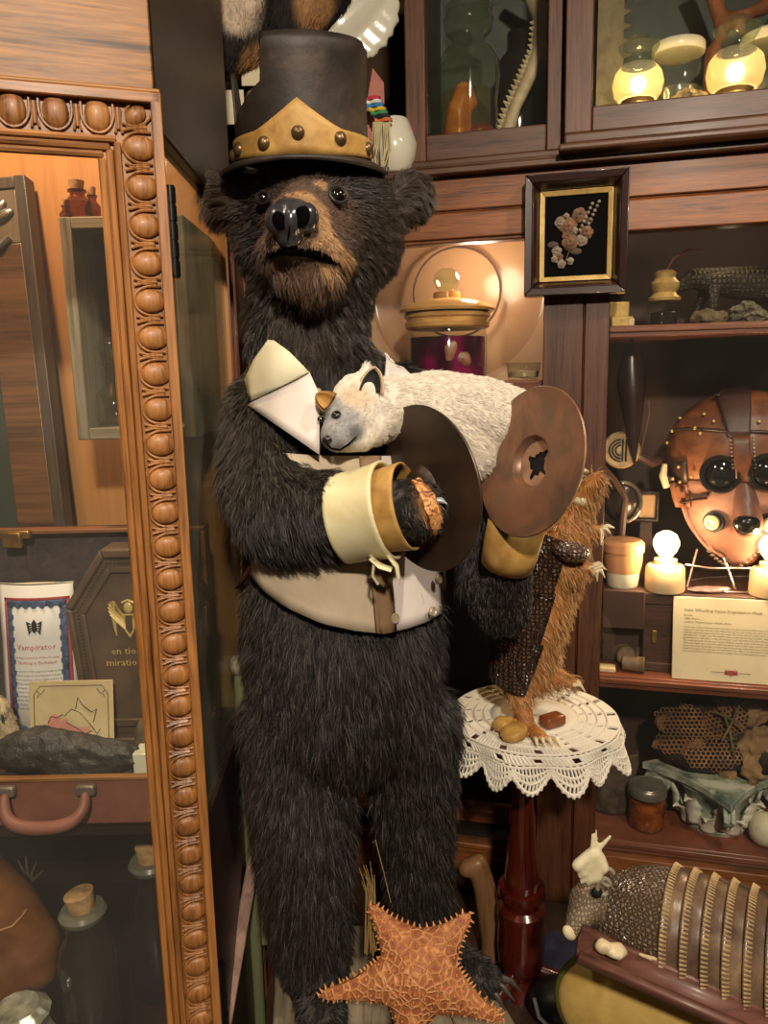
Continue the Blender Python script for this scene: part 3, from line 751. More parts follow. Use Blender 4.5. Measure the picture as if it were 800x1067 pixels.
# cheek buckle patch with four studs
ck = MB(); patch(ck, ([(694, 482), (695, 492), (696, 501)], [(716, 480), (717, 492), (718, 502)]), onhood, 6, 0.007); ck.build('cheek_patch', m_strap, mask, solid=0.006, soff=1)
for p_ in ((699, 486), (711, 485), (700, 498), (712, 499), (723, 494)): MB().sph(onhood(*p_, 0.014), 0.004, None, 8, 6).build('stud', M['gold'], mask)
MB().tube([onhood(692, 483, 0.012), onhood(690, 495, 0.014), onhood(694, 507, 0.012)], [0.006, 0.009, 0.008], 8).build('buckle', M['bone'], mask)
ckc = MB(); patch(ckc, ([(697, 503), (699, 515), (703, 528)], [(718, 503), (720, 515), (722, 528)]), onhood, 6, 0.005); ckc.build('cheek_flap', m_hood, mask, solid=0.005, soff=1)
MB().tube([onhood(708, 523, 0.01), onhood(724, 521, 0.012), onhood(738, 519, 0.012)], 0.006, 8, True, 0.5).build('cheek_strap', m_strap, mask)
# goggles
m_lens = plain('dark_lens', (16, 18, 16), 0.05, 0, 0.1, spec=0.9, coat=1.0)
m_gog = plain('goggle_rim', (34, 30, 28), 0.3, 0.5, 0.1)
def goggle(px, py):
    l, n = hit(ht, px, py); n = (n * 0.4 + XR3 @ V((0.0, -1, 0.1))).normalized(); R = rot_to(n)
    MB().lathe([(0.042, -0.02), (0.044, 0.008), (0.040, 0.016), (0.034, 0.016), (0.034, 0.004), (0.0, 0.004)], TM(l, R), 32).build('goggle_rim', m_gog, mask)
    MB().lathe([(0.034, 0.006), (0.026, 0.014), (0.012, 0.018), (0.0, 0.019)], TM(l, R), 32).build('goggle_lens', m_lens, mask)
goggle(750, 494); goggle(799, 492)
# beak / nose cup with dark glass window
nb = MB(); l0 = mk(776, 508, 0.13)
chain(nb, [(onhood(775, 505, -0.01), 0.02), (mk(777, 525, 0.09), 0.028), (mk(779, 545, 0.085), 0.034)])
organic(nb, 0.006, 5).build('nose_cup', plain('nose_leather', (112, 76, 66), 0.4, 0, 0.15, bmp=0.2), mask)
MB().sph(mk(778, 546, 0.072), (0.030, 0.026, 0.026), XR3).build('nose_window', m_lens, mask)
for px, py, c_ in ((745, 543, 0.10), (797, 545, 0.1)):
    l, n = hit(ht, px, py)
    if l is None: continue
    n = (n * 0.3 + XR3 @ V((-0.6 if px < 770 else 0.5, -0.8, 0))).normalized(); R = rot_to(n)
    MB().lathe([(0.024, -0.01), (0.024, 0.012), (0.018, 0.012), (0.0, 0.010)], TM(l, R), 24).build('valve_cup', M['black'], mask)
    MB().lathe([(0.016, 0.008), (0.017, 0.02), (0.008, 0.024), (0.006, 0.02), (0, 0.02)], TM(l, R), 24).build('valve', M['ceramic'], mask)
ch = MB(); 
for k in range(14):
    a = k / 13; ch.sph(onhood(738 + 50 * a, 574 + 16 * math.sin(a * PI), 0.004), (0.006, 0.005, 0.004), None, 8, 5)
ch.build('chin_chain', plain('steel_chain', (170, 150, 140), 0.25, 0.8), mask)
ws = MB()
zt_ = zc1 + 0.003
for a, b in (((726, 572), (716, 606)), ((752, 574), (766, 608)), ((800, 574), (812, 606))):
    p = mk(*a, 0.155); q = mk(*b, 0.12); q.z = zt_; ws.tube([p, q], 0.0028, 8)
ws.tube([mk(714, 588, 0.14), mk(740, 592, 0.12), mk(780, 592, 0.12), mk(810, 588, 0.14)], 0.0025, 8)
pr = [V((MC.x + 0.14 * math.cos(a), MC.y - 0.03 + 0.07 * math.sin(a), zt_)) for a in np.linspace(0, 2 * PI, 25)]
ws.tube(pr, 0.0028, 8); ws.build('wire_stand', plain('steel_wire', (170, 150, 140), 0.25, 0.8), mask)
# crumpled foil on the chest
rock('crumpled_foil', 'crumpled pinkish foil lying on the chest under the mask', RCm @ V((rc(740, 607, 0.085).x, 0.095, zc1)), (0.05, 0.018, 0.007), mottled('pink_foil', [(0.3, (120, 90, 104)), (0.55, (190, 150, 150)), (0.8, (230, 210, 206))], 40, 0.3, 0.4, 0.5, 60), 14, cat='foil')

# left of the mask
c = rbase(648, 608, 0.10, S2)
zpot = rc(648, 610, 0.10).z
tm_ = plain('peach_ceramic', (206, 150, 104), 0.35, 0, 0.08)
blk = thing('display_block', 'dark block under the peach pot left of the chest', 'block', c)
MB(RCm).box((rc(648, 608, 0.1).x - 0.045, 0.055, S2 + 0.105), (rc(648, 608, 0.1).x + 0.05, 0.16, zpot)).build('slab', m_backdark, blk, 0.003)
MB(RCm).box((rc(648, 608, 0.1).x - 0.04, 0.12, S2), (rc(648, 608, 0.1).x + 0.045, 0.155, S2 + 0.105)).build('stem', m_backdark, blk, 0.002)
c = c.copy(); c.z = zpot
pot = thing('lidded_pot', 'small peach and white lidded ceramic pot left of the first bulb', 'pot', c)
MB().lathe([(0.034, 0.0), (0.037, 0.004), (0.039, 0.036), (0, 0.036)], TM(c), 28).build('base', M['porcelain'], pot)
MB().lathe([(0.040, 0.0365), (0.044, 0.06), (0.045, 0.085), (0, 0.085)], TM(c), 28).build('body', tm_, pot)
MB().lathe([(0.048, 0.0855), (0.048, 0.104), (0.04, 0.112), (0.0, 0.114)], TM(c), 28).build('lid', tm_, pot)
# gauge on a stand, chrome lamp, dark hanging cone
g = thing('brass_gauge', 'round brass gauge with concentric rings on a curved dark arm', 'gauge', rbase(650, 600, 0.16, zpot))
gc = rcw(647, 469, 0.15); Rg = rot_to(RCm.to_3x3() @ V((-0.1, -1, 0)))
MB().lathe([(0.0, -0.012), (0.042, -0.012), (0.044, 0.0), (0.040, 0.006), (0.0, 0.006)], TM(gc, Rg), 32).build('dial', mottled('worn_brass', [(0.3, (150, 120, 84)), (0.7, (214, 190, 150))], 40, 0.4, 0.3), g)
rg = MB()
for r in (0.012, 0.019, 0.026): rg.tube([gc + Rg @ V((r * math.cos(a), r * math.sin(a), 0.007)) for a in np.linspace(PI * 0.5, PI * 1.5, 17)], 0.0022, 6)
for x in (0.004, 0.012): rg.tube([gc + Rg @ V((x, -0.026, 0.007)), gc + Rg @ V((x, 0.026, 0.007))], 0.0022, 6)
rg.build('ring_marks', M['black'], g)
ar = MB(); ar.tube([gc + V((-0.045, 0.01, 0.02)), gc + V((-0.05, 0.01, -0.03)), gc + V((-0.01, 0.012, -0.075)), gc + V((0.02, 0.02, -0.12)), V((gc.x + 0.0, gc.y + 0.0, zpot + 0.004))], [0.008, 0.009, 0.009, 0.009, 0.009], 8)
ar.tube([gc + V((0.04, 0.01, -0.012)), gc + V((0.085, 0.02, -0.035)), gc + V((0.10, 0.03, -0.03))], 0.012, 8); ar.build('arm', m_strap, g)
MB().lathe([(0.05, 0), (0.05, 0.006), (0.02, 0.012), (0, 0.012)], TM(V((gc.x, gc.y + 0.03, zpot - 0.0005))), 24).build('foot', m_strap, g)
lp = thing('chrome_lantern', 'small chrome lantern with round hood behind the peach pot', 'lantern', rbase(672, 590, 0.27, S2))
lcn = rcw(648, 522, 0.20)
MB().tube([lcn + RCm.to_3x3() @ V((0.043 * math.cos(a), -0.02, 0.05 * math.sin(a))) for a in np.linspace(-1.3, 1.7, 17)], 0.005, 8).build('ring', plain('chrome', (190, 180, 172), 0.12, 0.9), lp)
MB().sph(lcn, (0.046, 0.03, 0.054), RCm.to_3x3()).build('hood', plain('dark_steel', (62, 54, 52), 0.25, 0.7), lp)
l2 = rcw(673, 527, 0.22)
b = MB(RCm); q = RCm.inverted() @ l2
b.box((q.x - 0.018, q.y - 0.01, q.z - 0.03), (q.x + 0.022, q.y + 0.03, q.z + 0.03)); b.build('lamp_box', plain('glow_glass', (200, 160, 120), 0.2, 0.2), lp, 0.004)
b = MB(RCm); b.box((q.x - 0.026, q.y - 0.015, q.z - 0.034), (q.x - 0.018, q.y + 0.034, q.z + 0.034)).box((q.x + 0.022, q.y - 0.015, q.z - 0.034), (q.x + 0.03, q.y + 0.034, q.z + 0.034)).box((q.x - 0.026, q.y - 0.015, q.z + 0.03), (q.x + 0.03, q.y + 0.034, q.z + 0.038)).box((q.x - 0.026, q.y - 0.015, q.z - 0.038), (q.x + 0.03, q.y + 0.034, q.z - 0.03))
b.build('lamp_frame', plain('dark_steel2', (62, 54, 52), 0.25, 0.7), lp, 0.002)
b = MB(RCm); b.box((q.x - 0.012, q.y, S2), (q.x + 0.016, q.y + 0.02, q.z - 0.038)); b.build('stem', m_strap, lp)
tip, top = rcw(661, 487, 0.13), rcw(657, 385, 0.15)
hc = thing('pointed_horn', 'dark horn hanging point down beside the post', 'horn', tip)
mb = MB(); mb.tube([tip, tip.lerp(top, 0.3), tip.lerp(top, 0.62), tip.lerp(top, 0.9), top + V((0, 0, 0.06))], [0.001, 0.014, 0.026, 0.034, 0.016], 14); mb.build('blade', plain('horn_dark', (40, 24, 26), 0.3, 0, 0.3, bmp=0.2), hc)
mb = MB(); mb.tube([top + V((0, 0, 0.05)), V((top.x, top.y, S1 - 0.025))], 0.003, 8); mb.build('cord', m_strap, hc)
MB().tube([tip + V((0.008, -0.012, 0.03)), tip.lerp(top, 0.55) + V((0.035, -0.012, 0.0)), tip.lerp(top, 0.68) + V((0.036, -0.01, 0.0))], [0.0015, 0.003, 0.002], 8).build('pin', plain('pin_steel', (150, 110, 90), 0.3, 0.7), hc)

# cardboard tubes on the middle shelf
m_tube = mottled('brown_card', [(0.3, (96, 78, 62)), (0.7, (146, 122, 98))], 20, 0.7, 0, 0.1, stretch=(1, 1, 1))
def roll(a, b, r, label, m=None, endm=None):
    a, b = V(a), V(b); R = rot_to(b - a); L = (b - a).length
    t = thing('scroll_tube', label, 'tube', (a + b) / 2 - V((0, 0, r)), 'brown tubes on the middle shelf')
    MB().lathe([(r * 0.72, L), (r, L), (r, 0), (r * 0.72, 0)], TM(a, R), 24).build('card_tube', m or m_tube, t)
    MB().lathe([(0, L - 0.01), (r * 0.74, L - 0.01), (r * 0.74, 0.01), (0, 0.01)], TM(a, R), 20).build('core', endm or m_backdark, t)
    MB().shell([(r * 1.02, L - 0.012), (r * 1.04, L - 0.002), (r * 0.9, L + 0.001)], TM(a, R), 24).build('end_band', m_rock, t)
rl = 0.0225
a1 = rbase(618, 668, 0.27, S2 + rl * 1.02); b1 = rbase(652, 700, 0.10, S2 + rl * 1.02)
roll(a1, b1, rl, 'brown tube with open end in front, left of the pair by the post')
off = (RCm.to_3x3() @ V((1, 0, 0))) * 0.047
roll(a1 + off, b1 + off + V((0.002, 0.02, 0.001)), rl, 'brown tube lying further right, nearest the chest')
roll(b1 + off * 0.5 + V((0.0, -0.040, -rl * 0.2)) + V((-0.04, 0.016, 0)), b1 + off * 0.5 + V((0.004, -0.044, -rl * 0.2)), rl * 0.8, 'short tube with pale cap in front of the other two', None, M['bone'])
tag(MB(RCm).box((rc(630, 700, 0.05).x - 0.014, 0.04, S2), (rc(630, 700, 0.05).x + 0.024, 0.07, S2 + 0.012)).build('stone_block', M['bone'], None, 0.003), 'small pale block beside the tubes next to the post', 'block')

# --- bottom shelf
c = rbase(672, 880, 0.10, S3)
j = thing('preserve_jar', 'small glass jar of orange preserves with steel lid on the bottom shelf', 'jar', c)
m_pres = mottled('orange_preserve', [(0.3, (84, 34, 12)), (0.5, (150, 70, 22)), (0.75, (188, 104, 40))], 30, 0.25, 0, 0.2)
MB().lathe([(0.040, 0.001), (0.043, 0.006), (0.043, 0.078), (0.038, 0.088), (0.038, 0.09)], TM(c), 32).build('glass_body', M['jar'], j)
MB().lathe([(0, 0.004), (0.039, 0.004), (0.041, 0.01), (0.041, 0.072), (0, 0.074)], TM(c), 32).build('preserve', m_pres, j)
MB().lathe([(0.044, 0.086), (0.046, 0.088), (0.046, 0.106), (0.043, 0.110), (0.036, 0.108), (0.034, 0.110), (0, 0.110)], TM(c), 36).build('lid', plain('tin_lid', (150, 142, 130), 0.35, 0.7, 0.15), j)
# capital
cc = rbase(742, 880, 0.16, S3)
m_cap = mottled('verdigris_plaster', [(0.34, (76, 96, 84)), (0.46, (150, 160, 140)), (0.6, (206, 202, 184))], 14, 0.7, 0, 0.25, 90)
m_leafw = mottled('white_plaster', [(0.3, (140, 150, 132)), (0.42, (206, 204, 188)), (0.7, (226, 222, 206))], 14, 0.7, 0, 0.2, 90)
cap = thing('column_capital', 'white and green carved column capital under the honeycomb', 'capital', cc)
Rz = Matrix.Rotation(math.radians(32), 3, 'Z'); Rz4 = TM(cc, Rz)
MB().lathe([(0.075, 0.0), (0.078, 0.010), (0.070, 0.018), (0.066, 0.05), (0.078, 0.09), (0.1, 0.115), (0, 0.115)], TM(cc), 40).build('bell', m_cap, cap)
ab = MB()
def abac(z, s, ind):
    pts = []
    for k in range(4):
        a = PI / 4 + k * PI / 2; a2 = a + PI / 2
        A = V((math.cos(a), math.sin(a))) * s * 1.414; B = V((math.cos(a2), math.sin(a2))) * s * 1.414
        for i in range(8):
            t = i / 8; p = A.lerp(B, t); n = -((A + B) / 2).normalized(); pts.append(tuple(p + n * ind * math.sin(PI * t)))
    return pts
ab.prism(abac(0, 0.125, 0.022), 0.02, TM(cc + V((0, 0, 0.122)), Rz)); ab.prism(abac(0, 0.115, 0.022), 0.01, TM(cc + V((0, 0, 0.113)), Rz))
ab.build('abacus', m_cap, cap, 0.003)
for k in range(4):
    a = PI / 4 + k * PI / 2 + math.radians(32); d_ = V((math.cos(a), math.sin(a), 0)); pc = cc + d_ * 0.135 + V((0, 0, 0.092))
    side = V((-d_.y, d_.x, 0)); vb = MB()
    pts = []
    for i in range(40):
        t = i / 39; ang = t * 4.2 * PI; r = 0.030 * (1 - 0.85 * t); pts.append(pc + d_ * (r * math.cos(ang)) + V((0, 0, r * math.sin(ang))))
    vb.tube([p + side * 0.008 for p in pts], 0.0055, 8); vb.tube([p - side * 0.008 for p in pts], 0.0055, 8)
    vb.lathe([(0, -0.009), (0.026, -0.009), (0.026, 0.009), (0, 0.009)], TM(pc, rot_to(side)), 20)
    vb.build('volute', m_cap, cap)
for ring, (n, zz, hh, w) in enumerate(((8, 0.012, 0.055, 0.026), (8, 0.03, 0.085, 0.022))):
    for k in range(n):
        a = 2 * PI * (k + 0.5 * ring) / n + 0.2; d_ = V((math.cos(a), math.sin(a), 0)); s_ = V((-d_.y, d_.x, 0))
        def leaf(u, v, d_=d_, s_=s_, zz=zz, hh=hh, w=w):
            ww = w * (math.sin(PI * min(1, 0.15 + v * 0.85)) ** 0.6) * (1 + 0.22 * math.cos(v * 22)); x = (u - 0.5) * 2
            r = 0.074 + 0.012 * ring + 0.03 * v ** 3 + 0.012 * (1 - x * x)
            z = zz + hh * (v if v < 0.85 else 0.85 - (v - 0.85) * 0.6)
            return cc + d_ * r + s_ * (x * ww) + V((0, 0, z))
        MB().grid(7, 12, leaf).build('acanthus_leaf', m_leafw, cap, solid=0.005)
# honeycomb mass
zcap = S3 + 0.143
hc0 = V((cc.x, cc.y, zcap))
m_comb = mottled('comb_wax', [(0.3, (84, 56, 36)), (0.55, (140, 98, 62)), (0.8, (190, 142, 94))], 22, 0.7, 0, 0.5, 90)
m_combd = mottled('comb_dark', [(0.3, (20, 12, 8)), (0.7, (44, 28, 18))], 22, 0.8, 0, 0.3)
hv = thing('wasp_comb', 'large brown honeycomb of a wasp nest on the carved capital', 'honeycomb', hc0)
core = MB()
U_ = RCm.to_3x3()
for (x, y, z, rx, ry, rz) in ((-0.03, 0.0, 0.045, 0.13, 0.08, 0.045), (-0.02, 0.02, 0.105, 0.125, 0.08, 0.045), (0.09, 0.0, 0.06, 0.09, 0.08, 0.055), (0.0, 0.02, 0.15, 0.09, 0.06, 0.03)):
    core.sph(hc0 + U_ @ V((x, y, z)), (rx, ry, rz), U_)
core.jitter(0.012, 16, 4)
core = organic(core, 0.008, 3); 
zl = min(v.z for v in core.v)
for v in core.v: v.z = max(v.z, zcap + 0.001)
core.build('core', m_combd, hv)
tr = bvh(core)
def comb(cpx, cpy, nx, ny, s, ang, nm):
    """hexagonal cells standing on the core around a pixel"""
    l, n = hit(tr, cpx, cpy)
    if l is None: return
    mbx = MB(); w = (n * 0.5 + U_ @ V((-0.1, -1.0, 0.25))).normalized(); R = rot_to(w); R = R @ Matrix.Rotation(ang, 3, 'Z')
    for i in range(-nx, nx + 1):
        for jj in range(-ny, ny + 1):
            x = (i + (jj % 2) * 0.5) * s * 1.732; y = jj * s * 1.5
            if (x / (nx * s * 1.75)) ** 2 + (y / (ny * s * 1.55)) ** 2 > 1.0 + 0.25 * noise.noise(V((i * 0.7, jj * 0.7, cpx))): continue
            p = l + R @ V((x, y, 0)); t, nn, _, dd = tr.find_nearest(p)
            if dd > 0.035: continue
            t2, n2, _, _ = tr.ray_cast(p + w * 0.06, -w)
            b = t2 if t2 is not None else t
            hh = 0.013 + 0.006 * noise.noise(p * 60)
            vs = []
            for rr_, z_ in ((s * 1.0, -0.01), (s * 1.0, hh), (s * 0.74, hh), (s * 0.70, -0.006)):
                for k in range(6): vs.append((rr_ * math.cos(PI / 6 + k * PI / 3), rr_ * math.sin(PI / 6 + k * PI / 3), z_))
            fs = [(q_ * 6 + k, q_ * 6 + (k + 1) % 6, (q_ + 1) * 6 + (k + 1) % 6, (q_ + 1) * 6 + k) for q_ in range(3) for k in range(6)]
            mbx.add(vs, fs, TM(b, R))
    if mbx.v: mbx.build(nm, m_comb, hv, angle=20)
comb(700, 757, 8, 6, 0.0062, 0.2, 'upper_comb'); comb(742, 785, 6, 4, 0.0062, 0.1, 'middle_comb'); comb(700, 803, 9, 4, 0.0056, -0.35, 'lower_comb'); comb(755, 752, 5, 4, 0.006, 0.3, 'side_comb')
lf = MB()
for k, (px, py, rx, rz, sd_) in enumerate(((784, 745, 0.036, 0.03, 1), (790, 775, 0.04, 0.045, 2), (760, 812, 0.05, 0.02, 3), (785, 800, 0.045, 0.022, 4))):
    l, n = hit(tr, px, py)
    if l is None: l = rcw(px, py, 0.12)
    lf.sph(l - RCm.to_3x3() @ V((0, 0.004, 0)), (rx, 0.012, rz), U_ @ Matrix.Rotation(0.5 * k, 3, 'Y'), 40, 26)
lf.jitter(0.016, 26, 8); lf.jitter(0.006, 80, 9); lf.build('paper_envelope', mottled('nest_paper', [(0.3, (104, 78, 50)), (0.7, (168, 134, 92))], 14, 0.85, 0, 0.5, 60), hv)
sk = MB()
for a, b in (((752, 738), (765, 790)), ((745, 742), (776, 760)), ((770, 735), (752, 772))):
    la, lb = rcw(*a, 0.09), rcw(*b, 0.075); sk.tube([la, la.lerp(lb, 0.5) + V((0.004, 0, 0.003)), lb], 0.003, 7)
sk.build('twig', m_rock, hv)
c = rbase(795, 889, 0.075, S3)
tag(MB().lathe([(0.0, 0.0), (0.018, 0.004), (0.032, 0.018), (0.036, 0.034), (0.034, 0.052), (0.025, 0.07), (0.012, 0.08), (0, 0.083)], TM(c), 28).build('speckled_egg', mottled('egg_shell', [(0.27, (120, 110, 84)), (0.36, (206, 196, 164)), (0.7, (220, 212, 184))], 90, 0.5, 0, 0.05), None), 'cream speckled egg at the right end of the bottom shelf', 'egg')
c = rbase(640, 874, 0.14, S3)
bk = MB(); 
def bark(u, v): 
    a = u * PI * 1.1 - 0.2; r = 0.045 + 0.008 * noise.noise(V((u * 6, v * 3, 2)))
    return c + V((r * math.cos(a) + 0.012 * v, 0.02 + 0.6 * r * math.sin(a) * -1, v * 0.16))
bk.grid(20, 16, bark); tag(bk.build('tree_bark', mottled('bark', [(0.3, (40, 30, 26)), (0.7, (104, 84, 70))], 22, 0.9, 0, 0.8, 50), None, solid=0.008), 'curved piece of grey bark standing beside the preserve jar', 'bark')

# --- upper cabinet, left: wet specimen jar + jawbone
c = RCm @ V((rc(488, 120, 0.13).x, 0.13, ZU1))
zb_ = rc(488, 135, 0.13).z
j = thing('specimen_jar', 'tall necked glass jar with orange specimen in the left upper cabinet', 'jar', c)
k_ = 0.00225
prof = [(0.066, 0.0), (0.068, 0.004), (0.066, 0.10), (0.074, 0.15), (0.072, 0.18), (0.055, 0.21), (0.038, 0.222), (0.036, 0.235), (0.052, 0.25), (0.056, 0.275), (0.05, 0.29)]
MB().shell(prof, TM(c), 36).build('glass_body', M['jar_green'], j)
MB().lathe([(0, 0.29), (0.052, 0.29), (0.054, 0.3), (0.03, 0.315), (0.02, 0.33), (0.034, 0.35), (0.03, 0.37), (0, 0.378)], TM(c), 28).build('stopper', M['jar_green'], j)
m_or = mottled('orange_tissue', [(0.3, (190, 100, 30)), (0.55, (232, 150, 60)), (0.8, (244, 190, 110))], 22, 0.3, 0, 0.3, 50)
sp = MB(); chain(sp, [(c + V((-0.026, -0.01, 0.034)), 0.034), (c + V((-0.024, -0.015, 0.075)), 0.028), (c + V((-0.012, -0.02, 0.122)), 0.020), (c + V((0.004, -0.02, 0.09)), 0.014)])
sp.jitter(0.006, 40, 3); organic(sp, 0.006, 3).build('specimen', m_or, j)
sp = MB(); sp.sph(c + V((0.025, -0.01, 0.034)), (0.034, 0.03, 0.024)); sp.jitter(0.008, 30, 5); sp.build('red_specimen', mottled('red_tissue', [(0.3, (110, 34, 16)), (0.7, (170, 64, 34))], 20, 0.35), j)
MB().lathe([(0, 0.002), (0.064, 0.002), (0.063, 0.118), (0, 0.119)], TM(c), 32).build('fluid', thin_glass('amber_fluid', (0.96, 0.84, 0.66), 0.5, 0.1, 0, base=0.03, edge=0.2), j)
# jawbone with teeth, leaning on the back
jb = thing('jawbone', 'pale toothed jawbone leaning beside the orange specimen jar', 'bone', RCm @ V((rc(527, 122, 0.18).x, 0.18, ZU1)))
jp = [rcw(525, 121, 0.17), rcw(535, 92, 0.18), rcw(550, 64, 0.19), rcw(563, 40, 0.20), rcw(566, 10, 0.21), rcw(553, -12, 0.22), rcw(530, -20, 0.23)]
dz = ZU1 + 0.024 - jp[0].z
jp = [p + V((0, 0, dz * (1 - i / 6))) for i, p in enumerate(jp)]
mb = MB(); mb.tube(jp, [0.030, 0.024, 0.026, 0.034, 0.036, 0.028, 0.020], 14, True, 0.6); mb.sph(jp[0] + V((0.02, 0, -0.002)), (0.022, 0.016, 0.018)); mb.jitter(0.004, 30); mb.build('jaw', M['bone'], jb)
th = MB()
for i in range(24):
    t = i / 23 * 4.0; k = min(int(t), 5); f = t - k; p = jp[k].lerp(jp[k + 1], f); tg = (jp[k + 1] - jp[k]).normalized()
    nrm = tg.cross(RCm.to_3x3() @ V((0, 1, 0))).normalized(); nrm = nrm if nrm.x < 0 else -nrm
    th.tube([p + nrm * 0.012, p + nrm * 0.030 + tg * 0.006], [0.009, 0.0012], 6)
th.build('teeth', M['bone'], jb)
dk = MB(); pp = rbase(540, 100, 0.27, ZU1); dk.lathe([(0.05, 0), (0.055, 0.01), (0.055, 0.22), (0.03, 0.25), (0.028, 0.29), (0, 0.3)], TM(pp), 24)
tag(dk.build('dark_bottle', M['dark_glass'], None), 'dark bottle in shade behind the jawbone', 'bottle')

# --- upper cabinet, right: globes and jars
m_glow = emit('globe_light', (1.0, 0.72, 0.34), 9.0)
m_frost = mottled('frosted_glass', [(0.3, (210, 190, 130)), (0.7, (236, 222, 170))], 10, 0.5, 0, 0)
globes = []
def globe(px, pyb, d, s, label):
    c = RCm @ V((rc(px, pyb, d).x, d, ZU2)); c.z = ZU2
    t = thing('globe_jar', label, 'jar', c, 'frosted globe jars lit from within')
    MB().lathe([(0.04 * s, 0), (0.044 * s, 0.004), (0.03 * s, 0.01), (0.03 * s, 0.024), (0.04 * s, 0.03), (0, 0.03)], TM(c), 24).build('foot', M['gold'], t)
    c = c + V((0, 0, 0.029))
    MB().shell([(0.046 * s, 0.002), (0.056 * s, 0.014 * s), (0.062 * s, 0.04 * s), (0.056 * s, 0.066 * s), (0.042 * s, 0.082 * s)], TM(c), 32).build('globe', thin_glass('warm_globe_glass', (0.98, 0.9, 0.68), 1, 0.2, 0.28, (0.95, 0.85, 0.55), base=0.05, edge=0.4), t)
    MB().shell([(0.042 * s, 0.0825 * s), (0.036 * s, 0.088 * s), (0.036 * s, 0.104 * s), (0.048 * s, 0.122 * s), (0.050 * s, 0.128 * s), (0.034 * s, 0.136 * s), (0.022 * s, 0.15 * s), (0.0, 0.154 * s)], TM(c), 32).build('neck', M['jar_green'], t)
    MB().sph(c + V((0, 0, 0.040 * s)), (0.020 * s,) * 3).build('glowing_core', m_glow, t)
    globes.append(c + V((0, 0, 0.04 * s)))
globe(664, 102, 0.035, 0.82, 'frosted round globe jar glowing yellow at the left of the upper right cabinet')
globe(765, 92, 0.035, 0.90, 'frosted glowing globe jar right of the lidded jar in the upper right cabinet')
def lidjar(px, d, r, h, label, m, lidm):
    c = RCm @ V((rc(px, 90, d).x, d, ZU2)); c.z = ZU2
    t = thing('lidded_jar', label, 'jar', c, 'white lidded jars in the upper right cabinet')
    MB().shell([(r * 0.9, 0.001), (r, 0.008), (r, h * 0.78), (r * 0.88, h * 0.9), (r * 0.88, h)], TM(c), 32).build('glass_body', m, t)
    MB().lathe([(0, 0.004), (r * 0.86, 0.004), (r * 0.94, 0.012), (r * 0.94, h * 0.5), (0, h * 0.52)], TM(c), 28).build('filling', plain('murky', (54, 58, 54), 0.4, 0, 0.4), t)
    MB().lathe([(r * 0.96, h), (r * 1.0, h + 0.004), (r * 1.0, h + 0.018), (r * 0.94, h + 0.022), (0, h + 0.022)], TM(c), 32).build('lid', lidm, t)
lidjar(705, 0.14, 0.055, 0.145, 'white lidded glass jar between the two glowing globes', M['jar'], M['porcelain'])
lidjar(800, 0.16, 0.06, 0.15, 'white lidded glass jar at the right photo edge of the upper cabinet', M['jar'], M['porcelain'])
c = RCm @ V((rc(722, 95, 0.07).x, 0.075, ZU2))
rock('coral_lump', 'low pale grainy lump in front of the lidded jar in the upper cabinet', c, (0.05, 0.03, 0.026), mottled('grain', [(0.3, (110, 96, 66)), (0.7, (170, 152, 112))], 120, 0.9, 0, 0.7, 200), 21, cat='coral')
# dried root hanging above the jars at back
rt = MB()
for a, b, r in (((728, -30), (752, 25), 0.022), ((752, 25), (795, 8), 0.02), ((752, 25), (742, 55), 0.016), ((795, 8), (830, -20), 0.018), ((760, 15), (775, 40), 0.012)):
    rt.tube([rcw(*a, 0.24), rcw((a[0] + b[0]) / 2 + 3, (a[1] + b[1]) / 2, 0.22), rcw(*b, 0.24)], [r, r * 0.8, r * 0.7], 10)
rt.tube([rcw(742, 50, 0.24), V((rcw(745, 60, 0.25).x, rcw(745, 60, 0.25).y, ZU2 + 0.001))], [0.016, 0.024], 10)
rt.jitter(0.008, 20, 3); tag(organic(rt, 0.006, 2).build('dried_root', mottled('root', [(0.3, (110, 60, 30)), (0.7, (170, 106, 62))], 16, 0.7, 0, 0.6, 60), None), 'gnarled orange brown root behind the jars of the upper right cabinet', 'root')
# sawfish-like toothed blade at left back
sb = MB(); b0 = rcw(634, 105, 0.2); b0.z = ZU2
sb.box((-0.028, -0.006, 0), (0.028, 0.006, 0.4), TM(b0, RCm.to_3x3()))
for k in range(13): sb.add([(0.028, -0.004, 0.02 + k * 0.03), (0.028, 0.004, 0.02 + k * 0.03), (0.028, 0.0, 0.036 + k * 0.03), (0.046, 0, 0.03 + k * 0.03)], [(0, 1, 3), (1, 2, 3), (2, 0, 3), (0, 2, 1)], TM(b0, RCm.to_3x3()))
tag(sb.build('saw_blade', mottled('saw_bone', [(0.3, (110, 98, 72)), (0.7, (150, 138, 104))], 20, 0.7), None), 'upright toothed saw blade standing behind the first glowing globe', 'blade')
# ------------------------------------------------------------------ left display cabinet
def LB(m=None): return MB(LCm if m is None else LCm @ m)
XO = 0.018
Wc = LCm @ V((XO, 0.03, 0)); 
lcab = thing('display_cabinet', 'tall oak display cabinet with carved egg moulding door on the left', 'cabinet', V((Wc.x, Wc.y, FLOOR)))
ZF1, ZF0 = 1.527, 0.06
WDOOR = -0.66
YB = 1.42; XLW = -1.05
zsg = P(197, 163, 1.10).z
# door frame with mouldings
door = LB()
door.box((WDOOR, 0.006, ZF1 - 0.064), (XO, 0.028, ZF1)).box((-0.056, 0.006, ZF0), (XO, 0.028, ZF1 - 0.064)).box((WDOOR, 0.006, ZF0), (WDOOR + 0.07, 0.028, ZF1 - 0.064)).box((WDOOR + 0.07, 0.006, ZF0), (-0.056, 0.028, ZF0 + 0.07))
od = door.build('door_frame', M['oak_door'], lcab, 0.002)
